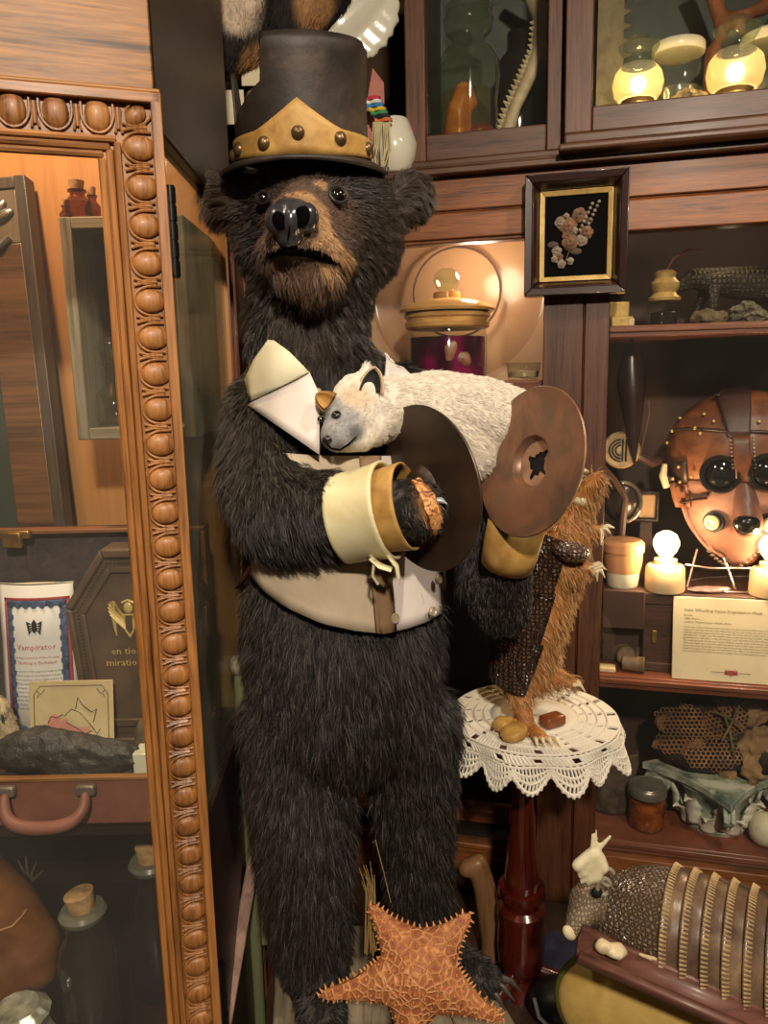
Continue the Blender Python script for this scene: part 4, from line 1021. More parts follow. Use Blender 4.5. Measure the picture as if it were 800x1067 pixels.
# outer fillet, inner stepped mouldings
fl = LB()
fl.box((0.006, -0.006, ZF0), (XO, 0.006, ZF1)); 
for x, y, r in ((-0.0335, -0.002, 0.004), (-0.042, 0.002, 0.0045), (-0.051, 0.004, 0.0045)):
    fl.tube([(x, y + 0.003, ZF0 + 0.06), (x, y + 0.003, ZF1 - 0.072 + (-0.0335 - x) * -1 + 0.017)], r, 8)
fl.build('stile_moulding', M['oak_door'], od, 0.0015)
ft = LB(); ft.box((WDOOR, -0.006, ZF1 - 0.012), (XO - 0.0005, 0.006, ZF1 + 0.0))
for z, y, r in ((ZF1 - 0.0525, -0.002, 0.004), (ZF1 - 0.060, 0.002, 0.0045), (ZF1 - 0.068, 0.004, 0.0045)):
    ft.tube([(WDOOR + 0.06, y + 0.003, z), (-0.034 - (ZF1 - 0.0525 - z), y + 0.003, z)], r, 8)
ft.build('rail_moulding', M['oak_door_x'], od, 0.0015)
# egg and dart carving: each egg sits in a U shaped channel that opens outward, with darts between
def egg(mb, c, ux, uz, s=1.0):
    """ux: outward direction (towards the open end of the U), uz: along the run"""
    R = Matrix((ux, V((0, -1, 0)), uz)).transposed()
    mb.sph(c + ux * 0.004 * s, (0.0185 * s, 0.0065, 0.0140 * s), R, 16, 8)
    pts = []
    for k in range(15):
        a = PI / 2 + PI * k / 14
        pts.append(c + ux * (0.0210 * s * math.cos(a) + 0.006) + uz * (0.0172 * s * math.sin(a)) + V((0, -0.001, 0)))
    pts = [pts[0] + ux * 0.011] + pts + [pts[-1] + ux * 0.011]
    mb.tube(pts, 0.0017, 6)
def dart(mb, c, ux, uz):
    for s in (-1, 1):
        mb.tube([c + ux * -0.014 + uz * s * 0.004, c + ux * -0.004 + uz * s * 0.0012, c + ux * 0.012 + uz * s * 0.003], [0.0016, 0.0018, 0.0014], 6)
    mb.tube([c + ux * -0.010, c + ux * 0.013], [0.0012, 0.0026], 6)
eg = LB(); k = 0
z = ZF1 - 0.012 - 0.047
c0x = -0.0125
while z > ZF0 + 0.03:
    egg(eg, V((c0x, 0.004, z)), V((1, 0, 0)), V((0, 0, 1))); dart(eg, V((c0x, 0.003, z + 0.0215)), V((1, 0, 0)), V((0, 0, 1)))
    z -= 0.043
x = c0x - 0.040
while x > WDOOR + 0.03:
    egg(eg, V((x, 0.004, ZF1 - 0.0305)), V((0, 0, 1)), V((1, 0, 0))); dart(eg, V((x + 0.022, 0.003, ZF1 - 0.0305)), V((0, 0, 1)), V((1, 0, 0)))
    x -= 0.044
egg(eg, V((c0x, 0.004, ZF1 - 0.026)), V((0.707, 0, 0.707)), V((-0.707, 0, 0.707)), 0.7)
eg.build('egg_carving', M['oak_door'], od)
LB().box((WDOOR + 0.07, 0.014, ZF0 + 0.07), (-0.0565, 0.018, ZF1 - 0.064)).build('glass_pane', M['glass'], od)
# panel above the door and carcass
LB().box((WDOOR, 0.010, ZF1 + 0.001), (XO - 0.006, 0.03, 2.05)).box((WDOOR, 0.0, ZF1 + 0.0005), (XO, 0.03, ZF1 + 0.006)).build('top_panel', M['oak_panel'], lcab, 0.002)
LB().box((WDOOR, 0.010, FLOOR), (XO - 0.006, 0.03, ZF0 - 0.002)).build('plinth', M['oak_panel'], lcab, 0.002)
sd = V((-0.02, 1, 0)).normalized()
SDm = Matrix.Translation(V((Wc.x - 0.004, Wc.y + 0.0005, 0))) @ Matrix.Rotation(math.atan2(sd.y, sd.x), 4, 'Z')   # x into the depth, y to the inside
SL = 0.52
def SB(): return MB(SDm)
m_sv = wood('side_red_wood', (66, 26, 14), (128, 66, 36), 'z', 16, 0.35)
SB().box((0, 0, FLOOR), (0.022, 0.018, zsg)).build('side_stile', m_sv, lcab, 0.002)
SB().box((SL - 0.03, 0, FLOOR), (SL, 0.018, zsg)).build('side_stile', m_sv, lcab, 0.002)
SB().box((0, 0, zsg), (SL, 0.018, 2.05)).box((0, -0.004, zsg - 0.003), (SL, 0.02, zsg + 0.010)).build('side_panel', M['oak_side'], lcab, 0.002)
zlo = P(228, 800, 1.05).z - 0.06
SB().box((0.022, 0.002, FLOOR), (SL - 0.03, 0.016, zlo)).build('side_panel', M['cab_dark'], lcab, 0.002)
SB().box((0.022, 0.008, zlo), (SL - 0.03, 0.012, zsg - 0.003)).build('side_glass', M['glass_side'], lcab)
xr = (SDm @ V((SL, 0, 0))).x
MB().box((XLW, YB, FLOOR), (xr, YB + 0.02, 2.05)).build('back_panel', M['pine_back'], lcab)
MB().box((XLW - 0.02, 0.72, FLOOR), (XLW, YB + 0.02, 2.05)).build('side_panel', M['oak_side'], lcab)
def poly_slab(z0, z1, name, m):
    a = LCm @ V((WDOOR, 0.032, 0)); b = LCm @ V((XO - 0.03, 0.032, 0))
    q = [(a.x, a.y), (b.x, b.y), (xr - 0.022, YB - 0.001), (XLW + 0.001, YB - 0.001), (XLW + 0.001, a.y)]
    return MB().prism(q, z1 - z0, TM((0, 0, z0))).build(name, m, lcab)
poly_slab(2.03, 2.05, 'roof_board', M['oak_side'])
ZSH = P(75, 869, 1.0).z
MB().box((XLW + 0.001, 1.012, ZSH - 0.010), (xr - 0.024, YB - 0.001, ZSH)).build('shelf', M['cab_dark'], lcab)
ZLF = 0.195
poly_slab(ZLF - 0.02, ZLF, 'shelf', M['cab_dark'])
lb_ = MB()
for k in range(5): lb_.box((XLW + 0.002, YB - 0.008, ZLF + k * 0.055), (xr - 0.03, YB - 0.001, ZLF + k * 0.055 + 0.053))
lb_.build('lower_back_boards', M['cab_dark'], lcab, 0.002)
# hinges between door and side
def hinge(z0, z1):
    c = LCm @ V((XO + 0.006, 0.034, 0)); h = MB(); L = z1 - z0
    h.lathe([(0, 0), (0.0055, 0), (0.0055, L), (0, L)], TM((c.x, c.y, z0)), 14)
    o = h.build('hinge', M['black_metal'], lcab)
    hb = MB(); 
    for k in range(5): hb.lathe([(0, 0), (0.0066, 0), (0.0066, L * 0.16), (0, L * 0.16)], TM((c.x, c.y, z0 + L * (0.02 + k * 0.2))), 14)
    hb.build('knuckle', M['black_metal'], o)
    lf = LB(); lf.box((XO - 0.004, 0.028, z0 + 0.004), (XO + 0.0035, 0.034, z1 - 0.004)); lf.build('hinge_leaf', plain('grey_metal', (84, 82, 86), 0.4, 0.5), o)
hinge(P(184, 288, 0.975).z, P(180, 190, 0.975).z); hinge(P(234, 1090, 0.985).z, P(229, 1005, 0.985).z)

# ------------------------------------------------------------------ inside: shadow box, bottles, decanter
SBX0, SBX1 = P(63, 240, 1.22).x, min(P(222, 400, 1.22).x, xr - 0.022)
SZ1, SZ0 = P(95, 226, 1.22).z, P(95, 458, 1.22).z
sbx = thing('shadow_box', 'weathered grey wooden shadow box with black backing hung in the left cabinet', 'box', V(((SBX0 + SBX1) / 2, YB - 0.01, SZ0)))
yf = 1.215
MB().box((SBX0, yf, SZ0), (SBX0 + 0.018, YB - 0.001, SZ1)).build('side_board', M['grey_wood'], sbx, 0.002)
MB().box((SBX1 - 0.018, yf, SZ0), (SBX1, YB - 0.001, SZ1)).build('side_board', M['grey_wood'], sbx, 0.002)
MB().box((SBX0 + 0.018, yf, SZ0), (SBX1 - 0.018, YB - 0.001, SZ0 + 0.018)).build('end_board', M['grey_wood_x'], sbx, 0.002)
MB().box((SBX0 + 0.018, yf, SZ1 - 0.018), (SBX1 - 0.018, YB - 0.001, SZ1)).build('end_board', M['grey_wood_x'], sbx, 0.002)
MB().box((SBX0 + 0.018, YB - 0.012, SZ0 + 0.018), (SBX1 - 0.018, YB - 0.002, SZ1 - 0.018)).build('backing', mottled('slate_black', [(0.3, (34, 34, 34)), (0.7, (58, 56, 54))], 9, 0.9, 0, 0.1), sbx)
m_brown = thin_glass('brown_glass', (0.5, 0.26, 0.12), 0.8, 0.05, 0.12, (0.2, 0.08, 0.03), base=0.06, edge=0.6)
def phial(px, Y, r, h, label, group='brown apothecary bottles on the shadow box'):
    c = P(px, 220, Y); c.z = SZ1
    t = thing('apothecary_bottle', label, 'bottle', c, group)
    MB().lathe([(r * 0.9, 0.0), (r, 0.004), (r, h * 0.62), (r * 0.55, h * 0.80), (r * 0.5, h * 0.92), (r * 0.68, h * 0.94), (r * 0.68, h), (0.0, h)], TM(c), 24).build('glass_body', m_brown, t)
    MB().lathe([(r * 0.46, h), (r * 0.56, h * 1.28), (0, h * 1.28)], TM(c), 18).build('cork', M['cork'], t)
phial(82, 1.26, 0.021, 0.048, 'brown glass bottle with cork, largest of three on the shadow box')
phial(69, 1.30, 0.011, 0.034, 'tiny corked bottle left of the largest bottle on the shadow box')
phial(97, 1.28, 0.012, 0.044, 'slim corked bottle right of the largest bottle on the shadow box')
c = P(121, 440, 1.27); c.z = SZ0 + 0.018
dc = thing('glass_decanter', 'clear round glass decanter with ball stopper inside the shadow box', 'decanter', c)
MB().shell([(0.020, 0.001), (0.030, 0.012), (0.033, 0.03), (0.026, 0.052), (0.012, 0.068), (0.010, 0.09), (0.013, 0.098), (0.020, 0.101)], TM(c), 28).build('glass_body', M['jar'], dc)
MB().lathe([(0.008, 0.096), (0.009, 0.104), (0.017, 0.118), (0.019, 0.128), (0.014, 0.141), (0, 0.146)], TM(c), 24).build('stopper', M['jar'], dc)

# leaning veneered mirror
b0, b1 = P(72, 548, 1.33), P(30, 185, 1.39)
up = (b1 - b0).normalized(); nx = V((0, -1, 0)); nx = (nx - nx.dot(up) * up).normalized(); lx = up.cross(nx).normalized()
if lx.x > 0: lx = -lx
Lm = (b1 - b0).length
ext = (b0.z - ZSH - 0.002) / up.z
o_ = b0 - up * ext
MRm = Matrix(((*lx, 0), (*nx, 0), (*up, 0), (0, 0, 0, 1))).transposed(); MRm = Matrix.Translation(o_) @ MRm
Hm = Lm + ext
mr = thing('veneer_mirror', 'walnut veneered mirror with silver leaf carving leaning in the left cabinet', 'mirror', V((o_.x - 0.15, o_.y, ZSH)))
MB(MRm).box((0, -0.02, 0), (0.020, 0.016, Hm)).box((0.02, -0.02, Hm - 0.02), (0.36, 0.014, Hm)).build('dark_edging', wood('dark_edge', (36, 28, 22), (78, 62, 48), 'z', 16, 0.5), mr, 0.002)
MB(MRm).box((0.020, -0.018, 0), (0.085, 0.012, Hm - 0.11)).box((0.30, -0.018, 0), (0.36, 0.012, Hm - 0.02)).build('veneer', M['walnut_veneer'], mr, 0.002)
MB(MRm).box((0.020, -0.018, Hm - 0.11), (0.30, 0.011, Hm - 0.02)).build('crest_board', wood('crest_wood', (66, 54, 42), (112, 96, 76), 'z', 12, 0.5), mr, 0.002)
MB(MRm).box((0.085, -0.016, 0), (0.30, 0.004, Hm - 0.11)).build('mirror_plate', plain('grey_mirror', (96, 106, 96), 0.12, 0.6, 0.05, 4), mr)
orn = MB(MRm)
for k in range(9):
    a = -0.6 + k * 0.42; cx, cz = 0.075, Hm - 0.075
    d_ = V((math.cos(a), 0, math.sin(a))); orn.sph(V((cx, 0.013, cz)) + d_ * 0.028, (0.010, 0.006, 0.024), rot_to(d_, V((0, 1, 0))), 10, 6)
orn.sph((0.075, 0.014, Hm - 0.075), (0.014, 0.01, 0.014), None, 10, 6)
orn.tube([V((0.04, 0.012, Hm - 0.1)), V((0.055, 0.016, Hm - 0.115)), V((0.085, 0.016, Hm - 0.108)), V((0.11, 0.014, Hm - 0.12))], 0.007, 8)
orn.build('silver_carving', plain('silver', (150, 150, 148), 0.3, 0.8, 0.1), mr)

# ------------------------------------------------------------------ open suitcase and what stands in it
CX1 = min(P(236, 545, 1.22).x, xr - 0.024); CX0 = -0.78
m_lin = mottled('plum_lining', [(0.3, (52, 40, 46)), (0.7, (78, 64, 68))], 60, 0.85, 0, 0.3, 300)
m_case = mottled('pink_brown_leather', [(0.3, (110, 66, 54)), (0.7, (146, 92, 76))], 14, 0.5, 0, 0.2, 200, bdist=0.001)
sc_ = thing('suitcase', 'open brown leather suitcase with plum lined lid and handle in the left cabinet', 'suitcase', V(((CX0 + CX1) / 2, 1.15, ZSH)))
yf0 = 1.02; zt0 = P(75, 812, yf0).z
MB().box((CX0, yf0, ZSH + 0.001), (CX1, yf0 + 0.006, zt0)).box((CX0, yf0 + 0.006, ZSH + 0.001), (CX0 + 0.006, 1.26, zt0)).box((CX1 - 0.006, yf0 + 0.006, ZSH + 0.001), (CX1, 1.26, zt0)).box((CX0, 1.254, ZSH + 0.001), (CX1, 1.26, zt0)).box((CX0, yf0, ZSH + 0.001), (CX1, 1.26, ZSH + 0.006)).build('base', m_case, sc_, 0.002)
MB().box((CX0 - 0.002, yf0 - 0.003, zt0 - 0.002), (CX1 + 0.002, yf0 + 0.008, zt0 + 0.004)).build('rim', M['oak_panel'], sc_, 0.0015)
zin = zt0 - 0.012
MB().box((CX0 + 0.006, yf0 + 0.008, zin - 0.004), (CX1 - 0.006, 1.253, zin)).build('display_tray', m_lin, sc_)
zl1 = P(60, 552, 1.235).z
MB().box((CX0, 1.262, zt0 - 0.02), (CX1, 1.268, zl1)).build('lid', m_case, sc_)
MB().box((CX0 + 0.006, 1.256, zt0 - 0.0), (CX1 - 0.006, 1.262, zl1 - 0.006)).build('lid_lining', m_lin, sc_)
MB().box((CX0, 1.235, zl1 - 0.007), (CX1, 1.268, zl1)).box((CX1 - 0.007, 1.235, zt0), (CX1, 1.262, zl1 - 0.007)).build('lid_edge', wood('tan_edge', (110, 66, 38), (160, 104, 62), 'x', 14, 0.5), sc_, 0.0015)
lt = P(12, 548, 1.22)
MB().box((lt.x - 0.026, 1.222, zl1 - 0.012), (lt.x + 0.026, 1.234, zl1 + 0.002)).box((lt.x - 0.018, 1.216, zl1 - 0.026), (lt.x + 0.014, 1.226, zl1 + 0.0)).build('latch', M['brass'], sc_, 0.003)
h0, h1 = P(4, 822, 1.01), P(88, 818, 1.01)
hz = h0.z - 0.006
hd = MB(); hd.tube([V((h0.x, 1.012, hz)), V((h0.x + 0.002, 0.995, hz - 0.022)), V((h0.x + 0.02, 0.985, hz - 0.038)), V(((h0.x + h1.x) / 2, 0.983, hz - 0.041)), V((h1.x - 0.016, 0.985, hz - 0.038)), V((h1.x + 0.004, 0.995, hz - 0.022)), V((h1.x, 1.012, hz))], [0.007, 0.0095, 0.0105, 0.010, 0.0105, 0.0095, 0.007], 12)
hd.build('handle', m_case, sc_, sub=2)
for hx in (h0.x, h1.x):
    MB().box((hx - 0.014, 1.008, hz - 0.008), (hx + 0.014, 1.0195, hz + 0.008)).build('handle_mount', plain('grey_mount', (122, 112, 98), 0.4, 0.4), sc_, 0.003)
# printed letter, curling sheet
l0, l1 = P(3, 740, 1.16), P(80, 740, 1.16); lz1 = P(5, 612, 1.17).z
lw = l1.x - l0.x; lh = lz1 - zin
LTm = Matrix.Translation(V((l0.x, 1.165, zin + 0.001))) @ Matrix.Rotation(-0.10, 4, 'X')
let = thing('printed_sheet', 'curled white printed sheet with red and blue ornate border in the suitcase', 'paper', LTm.translation)
def bend(x): return 0.018 * (1 - (2 * x / lw - 1) ** 2)
def sheet(x0, x1, z0, z1, off, mb, nx=12):
    mb.grid(nx, 4, lambda u, v: V((x0 + (x1 - x0) * u, bend(x0 + (x1 - x0) * u) * -1 - off, z0 + (z1 - z0) * v)))
sh = MB(LTm); sheet(0, lw, 0, lh, 0.0, sh, 16); sh.build('sheet', plain('white_paper', (222, 218, 216), 0.8, 0, 0.03), let, solid=0.001)
bk_ = MB(LTm); bk_.grid(16, 3, lambda u, v: V((lw * u, bend(lw * u) * (-1 + 2.4 * v) + 0.002, lh + 0.002 - 0.004 * v))); bk_.build('curled_edge', plain('cream_edge', (228, 218, 190), 0.8), let, solid=0.001)
r_ = MB(LTm); m_ = 0.012
def rect(mb, x0, x1, z0, z1, w, off):
    sheet(x0, x1, z1 - w, z1, off, mb); sheet(x0, x1, z0, z0 + w, off, mb); sheet(x0, x0 + w, z0 + w, z1 - w, off, mb, 3); sheet(x1 - w, x1, z0 + w, z1 - w, off, mb, 3)
rect(r_, m_ * 0.9, lw - m_ * 0.4, 0.014, lh - 0.020, 0.0045, 0.0008); r_.build('red_border', plain('print_red', (168, 62, 62), 0.8), let, solid=0.0004)
nb_ = MB(LTm); rect(nb_, m_ * 0.9 + 0.0045, lw - m_ * 0.4 - 0.0045, 0.0185, lh - 0.0245, 0.0095, 0.0009); nb_.build('blue_border', mottled('print_blue', [(0.35, (34, 40, 70)), (0.6, (80, 100, 140))], 120, 0.8, 0, 0), let, solid=0.0004)
ib = MB(LTm); xi0, xi1, zi0, zi1 = m_ * 0.9 + 0.013, lw - m_ * 0.4 - 0.013, 0.027, lh - 0.033
def disc(mb, cx, cz, r, off):
    mb.add([V((cx + r * math.cos(a), -bend(cx) - off, cz + r * math.sin(a))) for a in np.linspace(0, 2 * PI, 11)[:-1]], [tuple(range(10))[::-1]])
for k in range(12):
    for (cx, cz) in ((xi0, zi0 + (zi1 - zi0) * k / 11), (xi1, zi0 + (zi1 - zi0) * k / 11)): disc(ib, cx, cz, 0.0045, 0.0016)
for k in range(7):
    for cz in (zi0, zi1): disc(ib, xi0 + (xi1 - xi0) * k / 6, cz, 0.0045, 0.0016)
ib.build('scroll_border', plain('print_slate', (62, 76, 112), 0.8), let)
tx = MB(); TL = LTm @ Matrix.Rotation(PI / 2, 4, 'X')
def ltx(mb, s, z, size):
    t = MB(); t.text(s, size, Matrix(), 'CENTER')
    for v in t.v: 
        x = v.x + lw * 0.52; mb.v.append(LTm @ V((x, -bend(x) - 0.0018, z + v.y)))
    b = len(mb.v) - len(t.v); mb.f += [tuple(i + b for i in f) for f in t.f]
rd = MB(); ltx(rd, 'Vampirator', lh * 0.60, 0.0135); ltx(rd, 'by Appointment of the Society', lh * 0.545, 0.0056); ltx(rd, 'Nothing is Excluded', lh * 0.51, 0.0075); rd.build('red_heading', plain('heading_red', (176, 96, 96), 0.8), let)
for k in range(10): ltx(tx, ('the bearer of this paper is held to be', 'a person of good standing and is free to', 'enter at any hour of the night and to stay', 'until the last of the lamps has been put')[k % 4], lh * (0.46 - 0.026 * k), 0.0050)
tx.build('printed_text', plain('soft_ink', (96, 94, 104), 0.8), let)
eg_ = MB(LTm); ex, ez = lw * 0.52, lh * 0.745
for s in (-1, 1):
    for k in range(4):
        eg_.add([V((ex + s * 0.003, -bend(ex) - 0.0016, ez + 0.004 - 0.003 * k)), V((ex + s * (0.013 - 0.001 * k), -bend(ex) - 0.0016, ez + 0.009 - 0.0055 * k)), V((ex + s * (0.012 - 0.001 * k), -bend(ex) - 0.0016, ez + 0.003 - 0.0055 * k))], [(0, 1, 2)])
eg_.add([V((ex + x, -bend(ex) - 0.0017, ez + z)) for x, z in ((-0.004, 0.006), (-0.0045, -0.006), (0, -0.011), (0.0045, -0.006), (0.004, 0.006), (0, 0.012))], [(0, 1, 2, 3, 4, 5)])
eg_.build('eagle_crest', M['black'], let)
# coffin shaped leather case
cfp = [(136, 572), (105, 572), (69, 632), (95, 772), (160, 772), (205, 632), (172, 572)]
cY = 1.135
CFm = Matrix.Translation(V((0, cY, 0)))
cpts = []
for px, py in cfp: 
    p = P(px, py, cY); cpts.append((p.x, p.z))
zmin = min(z for x, z in cpts); 
xs_c = (cpts[1][0] + cpts[-1][0]) / 2
cpts = [(cpts[1][0], cpts[1][1]), (cpts[2][0], cpts[2][1]), (cpts[3][0], zin + 0.002), (2 * xs_c - cpts[3][0], zin + 0.002), (2 * xs_c - cpts[2][0], cpts[2][1]), (2 * xs_c - cpts[1][0], cpts[1][1])]
m_cof = mottled('brown_hide', [(0.3, (70, 52, 40)), (0.7, (104, 80, 62))], 14, 0.5, 0, 0.25, 180, bdist=0.001)
cf = thing('coffin_case', 'brown leather coffin shaped case with gold winged crest and lettering', 'case', V((xs_c, cY, zin)))
cen = V((xs_c, sum(z for x, z in cpts) / 6))
def inset(pts, f): return [(cen.x + (x - cen.x) * f, cen.y + (z - cen.y) * f) for x, z in pts]
RX = TM((0, cY, 0)) @ Matrix.Rotation(PI / 2, 4, 'X')       # polygon x,z ; depth goes to -y
def ring(mb, a, b, y0, y1):
    n = len(a)
    for i in range(n):
        j = (i + 1) % n
        mb.hexa([(a[i][0], y0, a[i][1]), (a[j][0], y0, a[j][1]), (b[j][0], y0, b[j][1]), (b[i][0], y0, b[i][1])], [(a[i][0], y1, a[i][1]), (a[j][0], y1, a[j][1]), (b[j][0], y1, b[j][1]), (b[i][0], y1, b[i][1])])
    return mb
MB().prism(cpts, 0.05, TM((0, cY + 0.05, 0)) @ Matrix.Rotation(PI / 2, 4, 'X')).build('body', m_cof, cf, 0.003)
ring(MB(), cpts, inset(cpts, 0.90), cY - 0.008, cY).build('outer_border', m_cof, cf, 0.003)
ring(MB(), inset(cpts, 0.80), inset(cpts, 0.73), cY - 0.006, cY).build('inner_border', m_cof, cf, 0.002)
bd = MB(); q_ = inset(cpts, 0.85)
for i in range(6):
    a, b = V(q_[i]), V(q_[(i + 1) % 6]); n_ = int((b - a).length / 0.0055)
    for k in range(n_): p = a.lerp(b, k / n_); bd.sph((p.x, cY - 0.002, p.y), 0.0022, None, 6, 4)
bd.build('beaded_border', m_cof, cf)
gm = plain('gilt_print', (176, 150, 88), 0.4, 0.4, 0.1)
gx = P(134, 648, cY - 0.003); gm = plain('gilt_print', (214, 186, 116), 0.4, 0.2, 0.1); 
wg = MB()
for s in (-1, 1):
    for k in range(7):
        a = math.radians(100 - 22 * k); r = 0.038 - 0.0022 * k
        wg.tube([V((gx.x + s * 0.006, cY - 0.002, gx.z + 0.006 - 0.003 * k)), V((gx.x + s * (0.006 + r * 0.8 * max(0.35, math.cos(a * 0.6))), cY - 0.002, gx.z + 0.014 + r * 0.5 * math.sin(a))), V((gx.x + s * (0.014 + 0.010 * math.cos(a * 0.5)), cY - 0.002, gx.z - 0.022 + 0.006 * k))], [0.0016, 0.0022, 0.001], 6)
wg.build('gold_wings', gm, cf)
shd = MB(); sp_ = [(-0.012, 0.012), (-0.012, -0.006), (0, -0.026), (0.012, -0.006), (0.012, 0.012)]
ring(shd, [(gx.x + x, gx.z + z) for x, z in sp_], [(gx.x + x * 0.82, gx.z + z * 0.82) for x, z in sp_], cY - 0.002, cY)
shd.sph((gx.x, cY - 0.001, gx.z + 0.022), (0.007, 0.002, 0.009), None, 10, 6); shd.tube([V((gx.x - 0.009, cY - 0.001, gx.z + 0.03)), V((gx.x, cY - 0.001, gx.z + 0.034)), V((gx.x + 0.009, cY - 0.001, gx.z + 0.03))], 0.002, 6)
shd.build('gold_shield', gm, cf)
gt = MB(); 
for s, py, pxs in (('en tion', 682, 116), ('miration', 694, 111)):
    p = P(pxs, py, cY - 0.001); gt.text(s, 0.0165, Matrix.Translation(V((p.x, cY - 0.0008, p.z))) @ Matrix.Rotation(PI / 2, 4, 'X'))
gt.build('gold_lettering', gm, cf)
# card with winged pig
k0, k1, k2 = P(30, 762, 1.09), P(118, 762, 1.09), P(33, 711, 1.10)
cw = k1.x - k0.x; chh = k2.z - zin
CDm = Matrix.Translation(V((k0.x, 1.085, zin + 0.001))) @ Matrix.Rotation(-0.16, 4, 'X')
cdt = thing('drawing_card', 'small aged card with pink winged pig drawing before the printed sheet', 'card', CDm.translation)
MB(CDm).box((0, 0, 0), (cw, 0.002, chh)).build('card', mottled('aged_card', [(0.3, (192, 168, 124)), (0.7, (214, 194, 152))], 12, 0.8, 0, 0), cdt, 0.001)
ln = MB(CDm)
def line(pts, r=0.0006): ln.tube([V((cw * x, -0.0003, chh * z)) for x, z in pts], r, 5)
for x0, x1, z0, z1 in ((0.06, 0.94, 0.06, 0.94),): line([(x0, z0), (x0, z1 - 0.1), (x0 + 0.07, z1), (x1 - 0.07, z1), (x1, z1 - 0.1), (x1, z0)])
for sx in (0.1, 0.9):
    line([(sx, 0.88), (sx + (0.04 if sx < 0.5 else -0.04), 0.84), (sx + (0.09 if sx < 0.5 else -0.09), 0.9)]); line([(sx, 0.80), (sx + (0.02 if sx < 0.5 else -0.02), 0.84)])
line([(0.42, 0.58), (0.5, 0.66), (0.6, 0.62), (0.7, 0.5), (0.76, 0.42)], 0.0008); line([(0.44, 0.5), (0.55, 0.44), (0.66, 0.36), (0.74, 0.40)], 0.0008); line([(0.55, 0.66), (0.58, 0.8), (0.64, 0.7), (0.74, 0.62), (0.8, 0.66), (0.76, 0.5)], 0.0008); line([(0.22, 0.5), (0.26, 0.58), (0.33, 0.56), (0.40, 0.6)], 0.0008); line([(0.28, 0.3), (0.32, 0.24), (0.36, 0.3)], 0.0008); line([(0.76, 0.42), (0.8, 0.36), (0.84, 0.42)], 0.0007)
ln.build('line_drawing', plain('brown_ink', (84, 62, 52), 0.8), cdt)
pg = MB(CDm)
pg.sph((cw * 0.52, 0.0, chh * 0.38), (cw * 0.20, 0.0006, chh * 0.20), None, 20, 10); pg.sph((cw * 0.30, 0.0, chh * 0.48), (cw * 0.085, 0.0006, chh * 0.13), None, 16, 8); pg.sph((cw * 0.62, 0, chh * 0.18), (cw * 0.12, 0.0005, chh * 0.09), None, 16, 8)
pg.build('pink_pig', plain('pig_pink', (206, 140, 122), 0.8, 0, 0.12), cdt)
wgp = MB(CDm); wgp.sph((cw * 0.58, -0.0004, chh * 0.54), (cw * 0.16, 0.0005, chh * 0.10), Matrix.Rotation(0.35, 3, 'Y'), 16, 8); wgp.build('cream_wing', plain('wing_cream', (206, 188, 142), 0.8), cdt)
# black rock, small items
rc0 = P(72, 800, 1.055); rc0.z = zin
rock('black_rock', 'large rough black stone lying across the front of the open suitcase', rc0, (0.105, 0.024, 0.034), mottled('black_stone', [(0.3, (30, 28, 28)), (0.7, (74, 70, 66))], 40, 0.5, 0, 1.0, 60, spec=0.6, bdist=0.006), 31)
wb = P(152, 797, 1.06)
tag(MB().box((wb.x - 0.014, 1.045, zin), (wb.x + 0.02, 1.08, zin + 0.036)).build('white_box', M['porcelain'], None, 0.002), 'little white box beside the black stone at the door frame', 'box')
cn = P(148, 765, 1.10); cn.z = zin
tag(MB().lathe([(0.016, 0), (0.014, 0.02), (0.009, 0.05), (0.003, 0.062), (0, 0.063)], TM(cn), 14).build('stone_cone', m_rock), 'small olive cone behind the little white box', 'cone')
for k, (px, py, s) in enumerate(((52, 803, 1.0), (28, 806, 0.9), (8, 804, 0.7))):
    p = P(px, py, 1.034); p.z = zin
    o = MB().add([(-0.014 * s, -0.004, 0.0), (0.015 * s, -0.005, 0.0), (0.012 * s, 0.004, 0.0), (-0.010 * s, 0.005, 0), (-0.013 * s, -0.0035, 0.004), (0.013 * s, -0.004, 0.005), (0.010 * s, 0.003, 0.005), (-0.009 * s, 0.004, 0.004)], [(0, 3, 2, 1), (4, 5, 6, 7), (0, 1, 5, 4), (1, 2, 6, 5), (2, 3, 7, 6), (3, 0, 4, 7)], TM(p)).build('metal_shard', plain('shard_grey', (120, 116, 112), 0.3, 0.6), None, 0.001)
    tag(o, ['grey shard before the black stone, nearest the handle mount', 'grey shard before the black stone, middle of three', 'small grey shard before the black stone at the left edge'][k], 'shard', 'grey shards along the suitcase rim')
# pale furred paw standing at the left edge
pw = P(6, 745, 1.10); pw.z = zin
mb = MB(); chain(mb, [(pw + V((0.008, 0, 0.012)), 0.018), (pw + V((0.002, 0, 0.05)), 0.013), (pw + V((-0.004, -0.002, 0.082)), 0.012), (pw + V((-0.006, -0.008, 0.10)), 0.009)])
for k in (-1, 0, 1): chain(mb, [(pw + V((-0.005 + k * 0.007, -0.006, 0.096)), 0.007), (pw + V((-0.006 + k * 0.010, -0.014, 0.086)), 0.005)])
pt = thing('mounted_paw', 'pale furred animal paw standing at the left edge of the suitcase', 'paw', pw)
po = organic(mb, 0.003, 4); po.build('paw', M['bone'], pt)
fur('fur', pt, po, 2500, lambda p: np.full(len(p), 0.009), lambda p, n: np.tile([0, 0, -1.0], (len(p), 1)), lambda p, r: np.array([0.62, 0.5, 0.34]) * r.uniform(0.7, 1.15, (len(p), 1)), M['fur_soft'], 0.0003, clump=0.005)
cl_ = MB()
for k in (-1, 0, 1): cl_.tube([pw + V((-0.006 + k * 0.010, -0.016, 0.084)), pw + V((-0.006 + k * 0.012, -0.024, 0.074))], [0.0028, 0.0006], 6)
cl_.build('claw', M['black'], pt)

